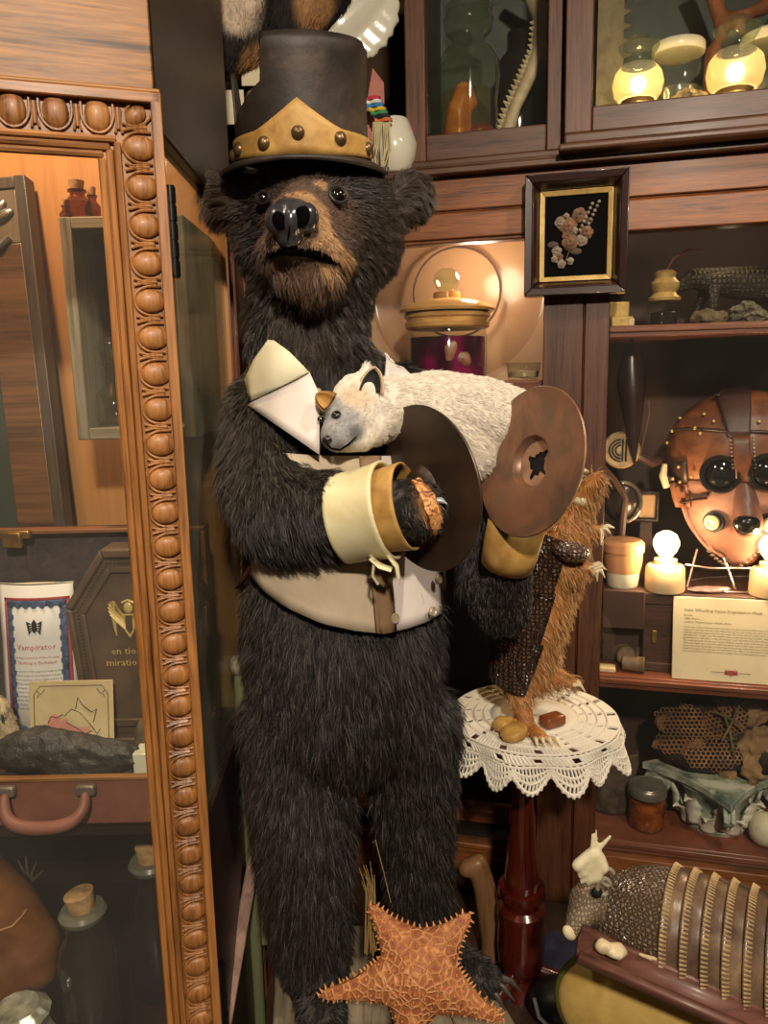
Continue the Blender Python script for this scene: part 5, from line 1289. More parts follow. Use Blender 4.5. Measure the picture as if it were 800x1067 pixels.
# ------------------------------------------------------------------ lower compartment: bottles, ram horn like ceramic, glass
m_bot = mottled('smoky_bottle', [(0.3, (24, 20, 19)), (0.7, (44, 38, 34))], 6, 0.14, 0, 0, spec=0.7)
def big_bottle(px, pyc, Y, s, label, tilt):
    zc = P(px, pyc, Y).z; c = P(px, pyc, Y); c.z = ZLF; H = zc - ZLF - 0.012
    t = thing('stone_bottle', label, 'bottle', c, 'dark corked bottles at the bottom of the left cabinet')
    MB().lathe([(0.040 * s, 0.0), (0.044 * s, 0.006), (0.044 * s, H - 0.085), (0.040 * s, H - 0.062), (0.029 * s, H - 0.045), (0.026 * s, H - 0.02)], TM(c), 36).build('glass_body', m_bot, t)
    MB().lathe([(0.026 * s, H - 0.02), (0.034 * s, H - 0.014), (0.036 * s, H - 0.006), (0.032 * s, H), (0.020 * s, H), (0, H - 0.002)], TM(c), 32).build('lip', plain('greenish_lip', (108, 106, 92), 0.25), t)
    MB().lathe([(0.0185 * s, -0.004), (0.0225 * s, 0.024), (0.0, 0.026)], TM(c + V((0, 0, H))) @ Matrix.Rotation(tilt, 4, 'Y'), 24).build('cork', M['cork'], t)
big_bottle(85, 938, 1.02, 0.95, 'dark bottle with slanted cork, nearest in the left cabinet', -0.16)
big_bottle(155, 888, 1.14, 0.95, 'dark bottle with cork half hidden by the carved door frame', 0.0)
bh = P(20, 990, 1.06); bh.z = ZLF
mb = MB(); chain(mb, [(P(-40, 905, 1.06), 0.05), (P(5, 955, 1.06), 0.055), (P(32, 985, 1.06), 0.045), (P(40, 1010, 1.05), 0.03)]); chain(mb, [(P(0, 985, 1.06), 0.06), (P(0, 1050, 1.06), 0.055), (V((P(0, 1050, 1.06).x, 1.06, ZLF + 0.04)), 0.06)])
jg = organic(mb, 0.007, 6)
for v in jg.v: v.z = max(v.z, ZLF + 0.0005)
jt = thing('leather_boot', 'shiny brown leather boot shape at the lower left corner', 'boot', bh)
jg.build('upper', mottled('glazed_brown', [(0.3, (96, 54, 26)), (0.7, (146, 92, 50))], 14, 0.25, 0, 0.1), jt)
tr_ = bvh(jg); sm = MB(); pts = []
for px, py in ((0, 969), (12, 965), (22, 955), (27, 948)):
    l, n = hit(tr_, px, py)
    if l is not None: pts.append(l + n * 0.001)
if len(pts) > 2: sm.tube(pts, 0.0016, 6); sm.build('seam', plain('seam_tan', (170, 120, 76), 0.5), jt)
lv = P(18, 1062, 1.0); lv.z = ZLF
gl_ = thing('glass_ornament', 'faceted pale glass ornament at the lower left corner', 'ornament', lv)
hg = P(18, 1040, 0.98).z - ZLF
lv.y = 0.965; lv.x = P(18, 1050, 0.965).x
prof_ = [(0.02, 0), (0.05, 0.01), (0.052, hg * 0.5), (0.038, hg * 0.75), (0.045, hg * 0.9), (0.03, hg)]
gb = MB().lathe(prof_, TM(lv), 12); gb.build('body', mottled('pale_glass', [(0.3, (90, 92, 80)), (0.7, (176, 172, 148))], 40, 0.1, 0, 0.4, 50, spec=0.9), gl_, angle=15)
tw = P(4, 925, 1.08)
tg_ = thing('silver_sprig', 'silver claw-like sprig rising behind the brown boot shape', 'sprig', V((tw.x - 0.01, 1.16, ZLF)))
sp_ = MB(); base_ = V((tw.x - 0.01, 1.16, ZLF)); tp = V((tw.x, 1.16, P(4, 925, 1.16).z))
sp_.tube([base_, tp], [0.004, 0.003], 8)
for dx, dz in ((-0.016, 0.05), (-0.002, 0.058), (0.014, 0.045), (0.024, 0.03)): sp_.tube([tp, tp + V((dx * 0.4, -0.004, dz * 0.6)), tp + V((dx, 0, dz))], [0.003, 0.0025, 0.001], 6)
sp_.build('stems', plain('silvery', (150, 140, 126), 0.3, 0.7), tg_)
# ------------------------------------------------------------------ wooden stand under the bear
ZB = 0.10
q = [Pz(270, 1067, ZB), Pz(550, 1067, ZB), Pz(487, 975, ZB), Pz(258, 945, ZB)]
# extend the plank toward the viewer and to the back
dl = (q[0] - q[3]); dr = (q[1] - q[2])
q[0] = q[0] + dl * 0.55; q[1] = V((q[1].x + 0.03, q[0].y, ZB)); q[3] = q[3] - dl * 0.15; q[3] = V((-0.236, 1.40, ZB)); q[2] = V((0.13, 1.40, ZB))
stand = thing('wooden_stand', 'weathered plank stand with knob topped post under the bear', 'stand', V((0.0, 1.25, FLOOR)))
nb = 4; pb = MB()
for k in range(nb):
    a0, a1 = k / nb, (k + 0.985) / nb
    A, B, C_, D = q[0].lerp(q[1], a0), q[0].lerp(q[1], a1), q[3].lerp(q[2], a1), q[3].lerp(q[2], a0)
    dn = V((0, 0, -0.03)); pb.hexa([A + dn, B + dn, C_ + dn, D + dn], [A, B, C_, D])
pb.build('plank', M['plank'], stand, 0.004)
fr = MB()
for A in (q[0].lerp(q[1], 0.06), q[0].lerp(q[1], 0.94), q[3].lerp(q[2], 0.06), q[3].lerp(q[2], 0.9)):
    MB().box((A.x - 0.025, A.y - 0.025, FLOOR), (A.x + 0.025, A.y + 0.025, ZB - 0.03)).build('leg', M['grey_wood'], stand, 0.003)
m_green = mottled('green_board', [(0.3, (74, 84, 56)), (0.7, (122, 124, 84))], 8, 0.7, 0, 0.3, 40, stretch=(1, 1, 0.2))
pk = P(248, 690, 1.30)
MB().lathe([(0.012, FLOOR), (0.013, 0.4), (0.012, pk.z - 0.035), (0.010, pk.z - 0.022)], TM((pk.x + 0.002, 1.30, 0)), 20).build('post', m_green, stand)
MB().lathe([(0.010, pk.z - 0.022), (0.019, pk.z - 0.012), (0.021, pk.z - 0.002), (0.017, pk.z + 0.008), (0.0, pk.z + 0.012)], TM((pk.x + 0.002, 1.30, 0)), 20).build('knob', M['grey_wood'], stand)
a = P(250, 790, 1.33); b = Pz(262, 945, ZB)
MB().hexa([V((a.x + 0.006, 1.345, ZB)), V((a.x + 0.07, 1.345, ZB)), V((a.x + 0.07, 1.365, ZB)), V((a.x + 0.006, 1.365, ZB))], [V((a.x + 0.012, 1.345, a.z + 0.08)), V((a.x + 0.07, 1.345, a.z + 0.08)), V((a.x + 0.07, 1.365, a.z + 0.08)), V((a.x + 0.012, 1.365, a.z + 0.08))]).build('back_board', m_green, stand, 0.003)
# light slat leaning on the stand
A_, B_ = P(233, 1072, 1.06), P(258, 932, 1.225)
dd_ = (B_ - A_) / (B_.y - A_.y); lo_ = A_ + dd_ * ((FLOOR - A_.z) / dd_.z); hi_ = B_ + dd_ * 0.06
st_ = MB(); st_.hexa([lo_ + V((-0.011, 0, 0)), lo_ + V((0.011, 0, 0)), lo_ + V((0.011, 0.03, 0)), lo_ + V((-0.011, 0.03, 0))], [hi_ + V((-0.011, -0.015, 0)), hi_ + V((0.011, -0.015, 0)), hi_ + V((0.011, 0.012, 0)), hi_ + V((-0.011, 0.012, 0))])
tag(st_.build('wood_slat', wood('pinkish_slat', (120, 92, 80), (176, 142, 126), 'y', 14, 0.6), None, 0.003), 'pale wooden slat leaning between the oak cabinet and the bear stand', 'slat')

# ------------------------------------------------------------------ bear body
bear = thing('bear', 'standing taxidermy black bear wearing top hat and waistcoat, paws raised', 'bear', V((-0.05, 1.22, ZB)))
def torso_blobs(mb, g=0.0):
    chain(mb, [(P(318, 345, 1.26), 0.085 + g), (P(330, 405, 1.25), 0.108 + g), (P(345, 480, 1.25), 0.140 + g), (P(352, 580, 1.25), 0.150 + g), (P(357, 660, 1.25), 0.166 + g), (P(360, 715, 1.25), 0.158 + g)])
    mb.sph(P(285, 430, 1.25), (0.075 + g, 0.08, 0.075)); mb.sph(P(410, 425, 1.27), (0.072 + g, 0.075, 0.07))
bm_ = MB(); torso_blobs(bm_)
# legs and feet
chain(bm_, [(P(312, 750, 1.24), 0.098), (P(316, 850, 1.215), 0.086), (P(320, 930, 1.21), 0.073), (P(328, 1005, 1.22), 0.062)])
zf = ZB + 0.035
fl_ = Pz(330, 1043, zf); 
chain(bm_, [(P(328, 1005, 1.225), 0.06), (V((fl_.x, 1.20, zf + 0.012)), 0.046), (V((fl_.x + 0.014, 1.13, zf + 0.002)), 0.040), (V((fl_.x + 0.02, 1.09, zf - 0.002)), 0.032)])
chain(bm_, [(P(425, 755, 1.27), 0.088), (P(432, 850, 1.28), 0.066), (P(437, 920, 1.29), 0.055), (P(444, 985, 1.31), 0.050)])
fr_ = Pz(470, 1005, zf)
chain(bm_, [(P(444, 985, 1.31), 0.05), (V((fr_.x, fr_.y + 0.0, zf + 0.006)), 0.04), (V((fr_.x + 0.05, fr_.y - 0.035, zf)), 0.034)])
# neck and head
chain(bm_, [(P(318, 350, 1.26), 0.092), (P(325, 300, 1.255), 0.098), (P(335, 240, 1.245), 0.108)])
bm_.sph(P(334, 225, 1.245), (0.116, 0.115, 0.092)); bm_.sph(P(272, 255, 1.25), (0.040, 0.06, 0.06)); bm_.sph(P(388, 252, 1.26), (0.046, 0.06, 0.065))
chain(bm_, [(P(330, 222, 1.17), 0.058), (P(314, 226, 1.10), 0.040), (P(305, 230, 1.065), 0.032)])       # bridge and nose
chain(bm_, [(P(330, 248, 1.17), 0.066), (P(316, 249, 1.10), 0.046), (P(306, 247, 1.068), 0.034)])       # upper lips
chain(bm_, [(P(295, 254, 1.085), 0.024), (P(285, 262, 1.115), 0.026)]); chain(bm_, [(P(325, 255, 1.085), 0.026), (P(346, 264, 1.13), 0.033)])
chain(bm_, [(P(332, 288, 1.18), 0.050), (P(318, 283, 1.105), 0.032)])                                  # chin
chain(bm_, [(P(300, 282, 1.115), 0.024), (P(338, 284, 1.12), 0.026)])
for px, py, Y, rx, rz in ((233, 208, 1.27, 0.032, 0.040), (427, 206, 1.29, 0.040, 0.042)):
    bm_.sph(P(px, py, Y), (rx, 0.022, rz)); 
chain(bm_, [(P(258, 215, 1.25), 0.045), (P(238, 210, 1.265), 0.028)]); chain(bm_, [(P(405, 222, 1.28), 0.035), (P(425, 208, 1.285), 0.024)])
# arm on the left of the picture
chain(bm_, [(P(282, 440, 1.20), 0.070), (P(280, 500, 1.15), 0.072), (P(298, 535, 1.10), 0.072), (P(345, 537, 1.07), 0.062), (P(400, 534, 1.045), 0.046), (P(432, 531, 1.03), 0.044)])
# the other arm, cradling the cat and holding the far cymbal
chain(bm_, [(P(415, 425, 1.27), 0.065), (P(470, 520, 1.29), 0.052), (P(522, 632, 1.24), 0.050), (P(530, 590, 1.18), 0.036), (P(548, 520, 1.145), 0.030)])
body = organic(bm_, 0.0085, 5)
# paw shaping: short fingers
tb_ = bvh(body)
m_skin = plain('bear_hide', (26, 20, 17), 0.7, 0, 0.3)
bobj = body.build('body', m_skin, bear)

# ------------------------------------------------------------------ bear fur
NOSE = P(304, 230, 1.045)
# pixel-free regions, as places in the room
mp = [(278, 268), (286, 264), (296, 262), (308, 262), (322, 264), (336, 268), (348, 273), (355, 277)]
MPT = [hit(tb_, *p)[0] for p in mp]
EYL, EYR = hit(tb_, 280, 209)[0], hit(tb_, 349, 206)[0]
arm_ax = [(P(280, 500, 1.15), P(298, 535, 1.10)), (P(298, 535, 1.10), P(345, 537, 1.07)), (P(345, 537, 1.07), P(432, 531, 1.03))]
def seg_d(p, a, b):
    a = np.array(a); b = np.array(b); ab = b - a
    t = np.clip(((p - a) @ ab) / (ab @ ab), 0, 1); return np.linalg.norm(p - (a + t[:, None] * ab), axis=1)
HEADC = P(333, 235, 1.24)
EARL, EARR = P(233, 208, 1.27), P(427, 206, 1.29)
PAW = P(440, 531, 1.03)
HATC = P(318, 168, 1.22)
def muzzle_w(p):   # 1 on the bare muzzle
    return 1 - sstep(seg_d(p, P(305, 236, 1.05), P(322, 240, 1.15)), 0.045, 0.085)
def f_len(p):
    L = np.full(len(p), 0.038)
    L = L * (1 - 0.2 * sstep(p[:, 2], 0.75, 1.1))
    h = 1 - sstep(dist(p, HEADC), 0.13, 0.17)
    L = L * (1 - h) + 0.017 * h
    m = muzzle_w(p); L = L * (1 - m) + 0.0055 * m
    e = np.maximum(1 - sstep(dist(p, EARL), 0.05, 0.08), 0); L = L * (1 - e) + 0.032 * e
    e = np.maximum(1 - sstep(dist(p, EARR), 0.045, 0.06), 0); L = L * (1 - e) + 0.018 * e
    for ey in (EYL, EYR): e = 1 - sstep(dist(p, ey), 0.014, 0.032); L = L * (1 - e) + 0.004 * e
    a = 1 - sstep(seg_d(p, P(298, 535, 1.10), P(345, 537, 1.07)), 0.08, 0.1); L = L * (1 - a) + 0.030 * a
    w = 1 - sstep(seg_d(p, P(365, 535, 1.055), PAW), 0.055, 0.075); L = L * (1 - w) + 0.012 * w
    la = 1 - sstep(seg_d(p, P(522, 632, 1.24), P(545, 525, 1.17)), 0.06, 0.08); L = L * (1 - la) + 0.012 * la
    ft = 1 - sstep(p[:, 2], ZB + 0.06, ZB + 0.14); L = L * (1 - ft) + 0.016 * ft
    return L
def f_comb(p, n):
    d = np.tile([0.02, -0.05, -1.0], (len(p), 1))
    h = (1 - sstep(dist(p, HEADC), 0.14, 0.20))[:, None]
    o = p - np.array(NOSE); o /= np.linalg.norm(o, axis=1, keepdims=True) + 1e-9
    o = o + np.array([0, 0, -0.35])
    d = d * (1 - h) + o * h
    a = (1 - sstep(seg_d(p, P(298, 535, 1.10), P(400, 534, 1.045)), 0.07, 0.1))[:, None]
    d = d * (1 - a) + np.array([0.35, -0.1, -0.8]) * a
    leg = (1 - sstep(p[:, 2], 0.45, 0.65))[:, None]
    side = np.sign(p[:, :1] - np.array([[-0.02]])) * 0.12
    d = d + leg * np.concatenate([side, np.zeros((len(p), 2))], 1)
    return d
TAN = [(P(335, 222, 1.11), 0.014), (P(338, 234, 1.10), 0.014), (P(342, 246, 1.10), 0.014), (P(349, 258, 1.115), 0.014), (P(358, 270, 1.13), 0.013), (P(350, 276, 1.12), 0.012), (P(340, 278, 1.11), 0.010), (P(320, 206, 1.10), 0.013), (P(333, 193, 1.14), 0.009), (P(308, 203, 1.09), 0.010), (P(330, 256, 1.075), 0.010)]
TANS = [(hit(tb_, *to_px(c))[0], r) for c, r in TAN if hit(tb_, *to_px(c))[0] is not None]
def f_col(p, rng):
    n = len(p)
    base = np.array([0.017, 0.0135, 0.0118])
    c = base[None] * rng.uniform(0.5, 1.6, (n, 1))
    hi = rng.random(n) < 0.22; c[hi] = np.array([0.088, 0.074, 0.064]) * rng.uniform(0.6, 1.4, (hi.sum(), 1))
    # a faded brown tone on neck and ears; light on left flank painted in
    br = np.array([0.075, 0.05, 0.034])
    w = np.maximum.reduce([0.8 * (1 - sstep(dist(p, EARL), 0.05, 0.11)), 0.5 * (1 - sstep(dist(p, EARR), 0.05, 0.08)), 0.35 * (1 - sstep(dist(p, P(395, 250, 1.2)), 0.04, 0.09)), 0.35 * sstep(-p[:, 0], 0.17, 0.23), 0.3 * (1 - sstep(dist(p, P(330, 320, 1.15)), 0.05, 0.10))])
    c = c * (1 - w[:, None]) + br * rng.uniform(0.5, 1.6, (n, 1)) * w[:, None]
    # fringe of the chin is reddish
    w = 0.9 * (1 - sstep(dist(p, P(318, 290, 1.09)), 0.03, 0.055)); c = c * (1 - w[:, None]) + np.array([0.15, 0.085, 0.05]) * rng.uniform(0.4, 1.4, (n, 1)) * w[:, None]
    m = muzzle_w(p)[:, None]; mc = np.array([0.13, 0.078, 0.05]) * rng.uniform(0.6, 1.4, (n, 1)); c = c * (1 - m) + mc * m
    for ctr, r in TANS:
        w = (1 - sstep(dist(p, ctr), r * 0.7, r * 1.5))[:, None] * 0.95
        c = c * (1 - w) + np.array([0.50, 0.29, 0.14]) * rng.uniform(0.6, 1.3, (n, 1)) * w
    dm = np.min([seg_d(p, a_, b_) for a_, b_ in zip(MPT, MPT[1:])], axis=0)[:, None]; w = 1 - sstep(dm, 0.004, 0.008); c = c * (1 - w) + np.array([0.006, 0.005, 0.005]) * w
    # bald orange patches on the paw
    for ctr, r in ((P(432, 498, 0.985), 0.014), (P(446, 514, 0.985), 0.016), (P(455, 535, 0.985), 0.017), (P(462, 552, 0.99), 0.013)):
        w = (1 - sstep(dist(p, ctr), r * 0.8, r * 1.6))[:, None] * (rng.random((n, 1)) < 0.9); c = c * (1 - w) + np.array([0.55, 0.26, 0.08]) * rng.uniform(0.5, 1.3, (n, 1)) * w
    return c
def f_keep(cen):
    k = np.ones(len(cen))
    k *= np.where(cen[:, 2] < ZB + 0.012, 0.05, 1)
    k *= np.where((np.hypot(cen[:, 0] - HATC.x, cen[:, 1] - HATC.y) < 0.10) & (cen[:, 2] > HATC.z + 0.005), 0.0, 1)
    k *= np.where(dist(cen, NOSE) < 0.030, 0.02, 1)
    k *= np.where((cen[:, 1] > 1.33) & (cen[:, 2] < 1.15), 0.35, 1)             # back is sparser
    dm = np.min([seg_d(cen, a_, b_) for a_, b_ in zip(MPT, MPT[1:])], axis=0); k *= np.where(dm < 0.0065, 0.04, 1)
    h = dist(cen, HEADC) < 0.21; k *= np.where(h, 2.2, 1)
    k *= np.where(seg_d(cen, P(370, 536, 1.055), P(408, 533, 1.04)) < 0.052, 0.0, 1)
    return k
fur('fur', bear, body, 210000, f_len, f_comb, f_col, M['fur'], 0.00038, lift=0.34, jit=0.34, clump=0.009, cl=0.36, keep=f_keep, seed=3)

paint(bobj, body, lambda p, r: f_col(p, r) * 0.7, M['hide'])
# ------------------------------------------------------------------ face: nose, eyes, mouth, claws
CD = lambda x, y, z: (RCW @ V((x, y, z))).normalized()      # direction given as right, up, towards the viewer
def onb(px, py, off=0.0):
    l, n = hit(tb_, px, py); return l + n * off, n
m_nose = plain('wet_nose', (52, 50, 52), 0.22, 0, 0.3, 60, bmp=0.25, bscale=260, spec=0.7, bdist=0.0008)
nl, nn = onb(303, 228)
NL = RL(303, 228); sN = mpp(303, 228, nl.y)
def nP(px, py, dz): return nl + NL @ V(((px - 303) * sN, -(py - 228) * sN, dz))
nm = MB()
for px, py, r, dz in ((304, 217, (0.024, 0.012, 0.018), -0.006), (304, 224, (0.031, 0.016, 0.020), -0.004), (289, 229, (0.017, 0.020, 0.018), 0.000), (318, 227, (0.018, 0.020, 0.018), 0.000), (303, 231, (0.012, 0.022, 0.018), 0.004), (301, 246, (0.017, 0.014, 0.014), -0.001)):
    nm.sph(nP(px, py, dz), r, NL)
nmo = organic(nm, 0.0026, 4); ntr = bvh(nmo)
nmo.build('nose', m_nose, bear)
m_nostril = plain('nostril_dark', (5, 4, 4), 0.9, 0, 0.1, spec=0.05)
for px, py, s_, w_ in ((291, 230, 0.30, 0.0088), (314, 226, -0.45, 0.0105)):
    l, n = hit(ntr, px, py)
    MB().sph(l - n * 0.0006, (w_, w_ * 1.32, 0.0028), rot_to(n, NL.col[1]) @ Matrix.Rotation(s_, 3, 'Z'), 18, 8).build('nostril', m_nostril, bear)
pl_n = [hit(ntr, px, py) for px, py in ((302, 236), (301, 243), (300, 250))]
MB().tube([l + n * 0.0004 for l, n in pl_n if l is not None], [0.0010, 0.0014, 0.001], 6).build('philtrum', m_nostril, bear)
m_eye = plain('glass_eye', (20, 12, 8), 0.04, 0, 0.2, spec=0.9, coat=1.0)
m_lid = plain('eyelid', (18, 14, 12), 0.5, 0, 0.2)
for px, py, r in ((349, 206, 0.0118), (280, 209, 0.0085)):
    l, n = onb(px, py, 0.0035 if px > 300 else 0.010); R = rot_to((n + CD(0, 0, 1)).normalized())
    MB().sph(l, r, None, 18, 12).build('eye', m_eye, bear)
    MB().tube([l + R @ V((r * 1.12 * math.cos(a), r * 0.98 * math.sin(a), r * 0.40)) for a in np.linspace(0, 2 * PI, 21)], r * 0.20, 8).build('eyelid', m_lid, bear)
pts = [onb(*p, -0.0030)[0] for p in mp]
MB().tube(pts, [0.002, 0.005, 0.007, 0.0075, 0.0075, 0.007, 0.005, 0.002], 10, True, 1.0).build('mouth', plain('mouth_black', (5, 4, 4), 0.95, 0, 0.2, spec=0.03), bear)
m_claw = plain('claw_horn', (74, 68, 62), 0.3, 0, 0.3)
def claw(base, d, L=0.03, r=0.006, mat=None):
    d = V(d).normalized(); up = V((0, 0, 1))
    MB().tube([base, base + d * L * 0.5 + up * L * 0.06, base + d * L - up * L * 0.28], [r, r * 0.8, r * 0.12], 8).build('claw', mat or m_claw, bear)
fcx, fcy = fl_.x + 0.02, 1.064
for k in range(5): claw(V((fcx - 0.036 + k * 0.018, fcy + abs(k - 2) * 0.006, ZB + 0.022)), (0.1 * (k - 2), -1, -0.25), 0.046, 0.007)
for k in range(4): claw(V((fr_.x + 0.048 + k * 0.013, fr_.y - 0.058 + k * 0.012, ZB + 0.024)), (0.5 + 0.2 * k, -0.8 + 0.15 * k, -0.25), 0.040, 0.007)
l, n = onb(455, 522); claw(l - n * 0.002, CD(0.95, 0.05, 0.3), 0.016, 0.005, plain('pale_claw', (150, 156, 160), 0.3))
def onpaw(px, py, off):
    l, n = hit(tb_, px, py)
    if l is None or l.y > 1.1: l, n, _, _ = tb_.find_nearest(P(px, py, 1.0))
    return l + n * off
m_bare = mottled('bare_paw_skin', [(0.36, (40, 26, 20)), (0.46, (160, 92, 42)), (0.56, (226, 170, 104)), (0.66, (120, 66, 34)), (0.78, (40, 26, 20))], 60, 0.6, 0, 0.6, 90, dist=1.5)
def skinp(L, Rr, name='bare_skin'):
    mb = MB()
    def g(u, v):
        a, b = [(lambda t, ln: (lambda s: (ln[min(int(s), len(ln) - 2)][0] * (1 - s + min(int(s), len(ln) - 2)) + ln[min(int(s), len(ln) - 2) + 1][0] * (s - min(int(s), len(ln) - 2)), ln[min(int(s), len(ln) - 2)][1] * (1 - s + min(int(s), len(ln) - 2)) + ln[min(int(s), len(ln) - 2) + 1][1] * (s - min(int(s), len(ln) - 2))))(t * (len(ln) - 1)))(v, q_) for q_ in (L, Rr)]
        e = min(u, 1 - u, v, 1 - v)
        p = onpaw(a[0] * (1 - u) + b[0] * u, a[1] * (1 - u) + b[1] * u, 0.0035 if e > 0.01 else -0.004)
        return p + noise.noise_vector(p * 140) * 0.002
    mb.grid(10, 14, g); mb.build(name, m_bare, bear, solid=0.002)
skinp([(427, 500), (434, 512), (440, 528), (446, 545), (450, 560)], [(434, 497), (447, 508), (455, 524), (460, 542), (463, 556)])

# ------------------------------------------------------------------ waistcoat, collar, cuffs
tb2 = MB(); torso_blobs(tb2, 0.016); tb2 = organic(tb2, 0.012, 6); tt = bvh(tb2)
def ont(px, py, off=0.0):
    l, n = hit(tt, px, py)
    if l is None:
        # past the silhouette: wrap round on the surface nearest to the line of sight
        d = ray(px, py).normalized(); best = None
        for k in range(40):
            p = CAM + d * (1.0 + 0.5 * k / 39) * (1.25 / d.y) * 0.9
            c, n2, _, dd = tt.find_nearest(p)
            if best is None or dd < best[0]: best = (dd, c, n2)
        l, n = best[1], best[2]
    return l - ray(px, py).normalized() * off * 1.2
vest = thing('waistcoat', 'cream waistcoat with buttons and pointed white lapels worn by the bear', 'waistcoat', P(370, 660, 1.12))
def lerpl(line, t):
    s = t * (len(line) - 1); i = min(int(s), len(line) - 2); f = s - i
    return line[i][0] * (1 - f) + line[i + 1][0] * f, line[i][1] * (1 - f) + line[i + 1][1] * f
hemL = [(262, 598), (275, 615), (300, 633), (335, 649), (370, 657), (400, 660)]
topL = [(284, 470), (295, 472), (320, 474), (345, 475), (370, 475), (388, 475)]
hemR = [(400, 660), (425, 655), (445, 648), (462, 638), (471, 622), (475, 606)]
topR = [(388, 475), (410, 475), (430, 474), (448, 472), (462, 470), (472, 468)]
def strip_patch(top, hem, off, nu=20, nv=16):
    mb = MB()
    def g(u, v):
        a = lerpl(top, u); b = lerpl(hem, u); w = 0.003 * math.sin(u * 9 + v * 2) * v
        return ont(a[0] * (1 - v) + b[0] * v, a[1] * (1 - v) + b[1] * v, off + w)
    mb.grid(nu, nv, g); return mb
strip_patch(topL, hemL, 0.008).build('left_panel', M['cream_cloth'], vest, solid=0.004, soff=1)
strip_patch(topR, hemR, 0.010).build('right_panel', M['white_cloth'], vest, solid=0.004, soff=1)
strip_patch([(374, 475), (388, 475), (396, 475)], [(392, 660), (400, 660), (412, 658)], 0.015, 5, 16).build('placket', mottled('placket_brown', [(0.3, (120, 92, 66)), (0.7, (150, 120, 90))], 12, 0.8), vest, solid=0.003, soff=1)
for px, py in ((396, 612), (405, 643), (441, 637), (447, 604)):
    l, n = hit(tt, px, py); R = rot_to(n); c = l + n * 0.0165
    MB().lathe([(0, -0.002), (0.0075, -0.002), (0.008, 0.001), (0.0065, 0.003), (0.0055, 0.0015), (0, 0.001)], TM(c, R), 20).build('button', plain('button_horn', (168, 152, 128), 0.25, 0, 0.2), vest)
bk2 = MB(); bk2.grid(24, 10, lambda u, v: (lambda a: V((P(358, 600, 1.25).x + (0.162 + 0.006 * v) * math.cos(a), 1.25 + (0.165) * math.sin(a), P(358, 520, 1.25).z + (P(358, 615, 1.25).z - P(358, 520, 1.25).z) * v)))(PI * (-0.02 + 1.04 * u)))
bk2.build('back_panel', M['cream_cloth'], vest, solid=0.004, soff=1)
def quad_patch(L, Rr, off, name, mat, n=9, th=0.004, bulge=0.0):
    mb = MB()
    def g(u, v):
        a = lerpl(L, v); b = lerpl(Rr, v); return ont(a[0] * (1 - u) + b[0] * u, a[1] * (1 - u) + b[1] * u, off + bulge * math.sin(PI * u) * math.sin(PI * v))
    mb.grid(n, n, g); return mb.build(name, mat, vest, solid=th, soff=1)
m_collar = mottled('cream_collar', [(0.3, (200, 192, 160)), (0.7, (218, 212, 186))], 14, 0.6, 0, 0.1)
quad_patch([(281, 355), (266, 376), (257, 396), (262, 418)], [(286, 356), (302, 368), (322, 388), (290, 404)], 0.034, 'collar_leaf', m_collar, 10, 0.004, 0.003)
quad_patch([(318, 390), (300, 399), (280, 410), (259, 422)], [(322, 388), (332, 410), (333, 440), (333, 474)], 0.030, 'lapel', M['white_cloth'], 10, 0.003, 0.002)
quad_patch([(404, 366), (403, 378), (402, 392)], [(408, 370), (420, 382), (430, 392)], 0.02, 'lapel', M['white_cloth'], 7, 0.004)
# strap end and toggle by the hip
tg0 = ont(286, 575, 0.012)
MB().sph(tg0, (0.012, 0.009, 0.013)).build('toggle', plain('toggle_cloth', (150, 132, 106), 0.6), vest)
tie = MB(); tie.tube([ont(262, 590, 0.014), ont(254, 603, 0.02), ont(248, 612, 0.024)], [0.006, 0.007, 0.006], 8, True, 0.4); tie.build('strap_end', plain('strap_brown', (96, 60, 40), 0.5), vest)

ax0, ax1 = P(360, 540, 1.062), P(432, 526, 1.028)
axd = (ax1 - ax0).normalized(); RA = rot_to(axd)
La = (ax1 - ax0).length
cuff = thing('cuff', 'cream cuff with ochre lining band around the bear paw holding the dark cymbal', 'cuff', (ax0 + ax1) / 2 - V((0, 0, 0.07)))
m_cuff = mottled('cream_cuff', [(0.25, (196, 180, 128)), (0.5, (222, 212, 170)), (0.8, (206, 198, 150))], 8, 0.45, 0, 0.15, 60)
MB().shell([(0.0605, -0.004), (0.0600, 0.0), (0.0605, La * 0.3), (0.064, La * 0.60), (0.0655, La * 0.66)], TM(ax0, RA), 40).build('cuff_leaf', m_cuff, cuff, solid=0.004, soff=1)
MB().shell([(0.0500, La * 0.2), (0.054, La * 0.5), (0.0575, La * 0.86), (0.0585, La * 0.92)], TM(ax0, RA), 40).build('lining_band', M['leather_gold'], cuff, solid=0.003, soff=1)
tb3 = MB()
p0 = P(400, 588, 1.0); 
tb3.tube([P(386, 582, 1.005), P(396, 590, 1.0), P(408, 594, 0.998)], [0.006, 0.009, 0.008], 10, True, 0.4); tb3.tube([P(404, 578, 1.0), P(413, 590, 0.998), P(415, 602, 0.998)], [0.007, 0.008, 0.007], 10, True, 0.4)
tb3.build('cuff_tab', m_cuff, cuff)
MB().tube([P(384, 577, 1.012), P(390, 583, 1.0), P(388, 600, 1.0), P(394, 609, 1.0)], 0.0022, 7).build('cord', plain('cord_cream', (200, 186, 150), 0.6), cuff)
bx0, bx1 = P(528, 588, 1.172), P(540, 540, 1.148)
cuff2 = thing('cuff', 'tan cuff below the rusty cymbal on the far paw of the bear', 'cuff', bx0)
MB().shell([(0.037, 0.0), (0.039, 0.02), (0.041, (bx1 - bx0).length)], TM(bx0, rot_to(bx1 - bx0)), 32).build('cuff_leaf', M['leather_gold'], cuff2, solid=0.004, soff=1)

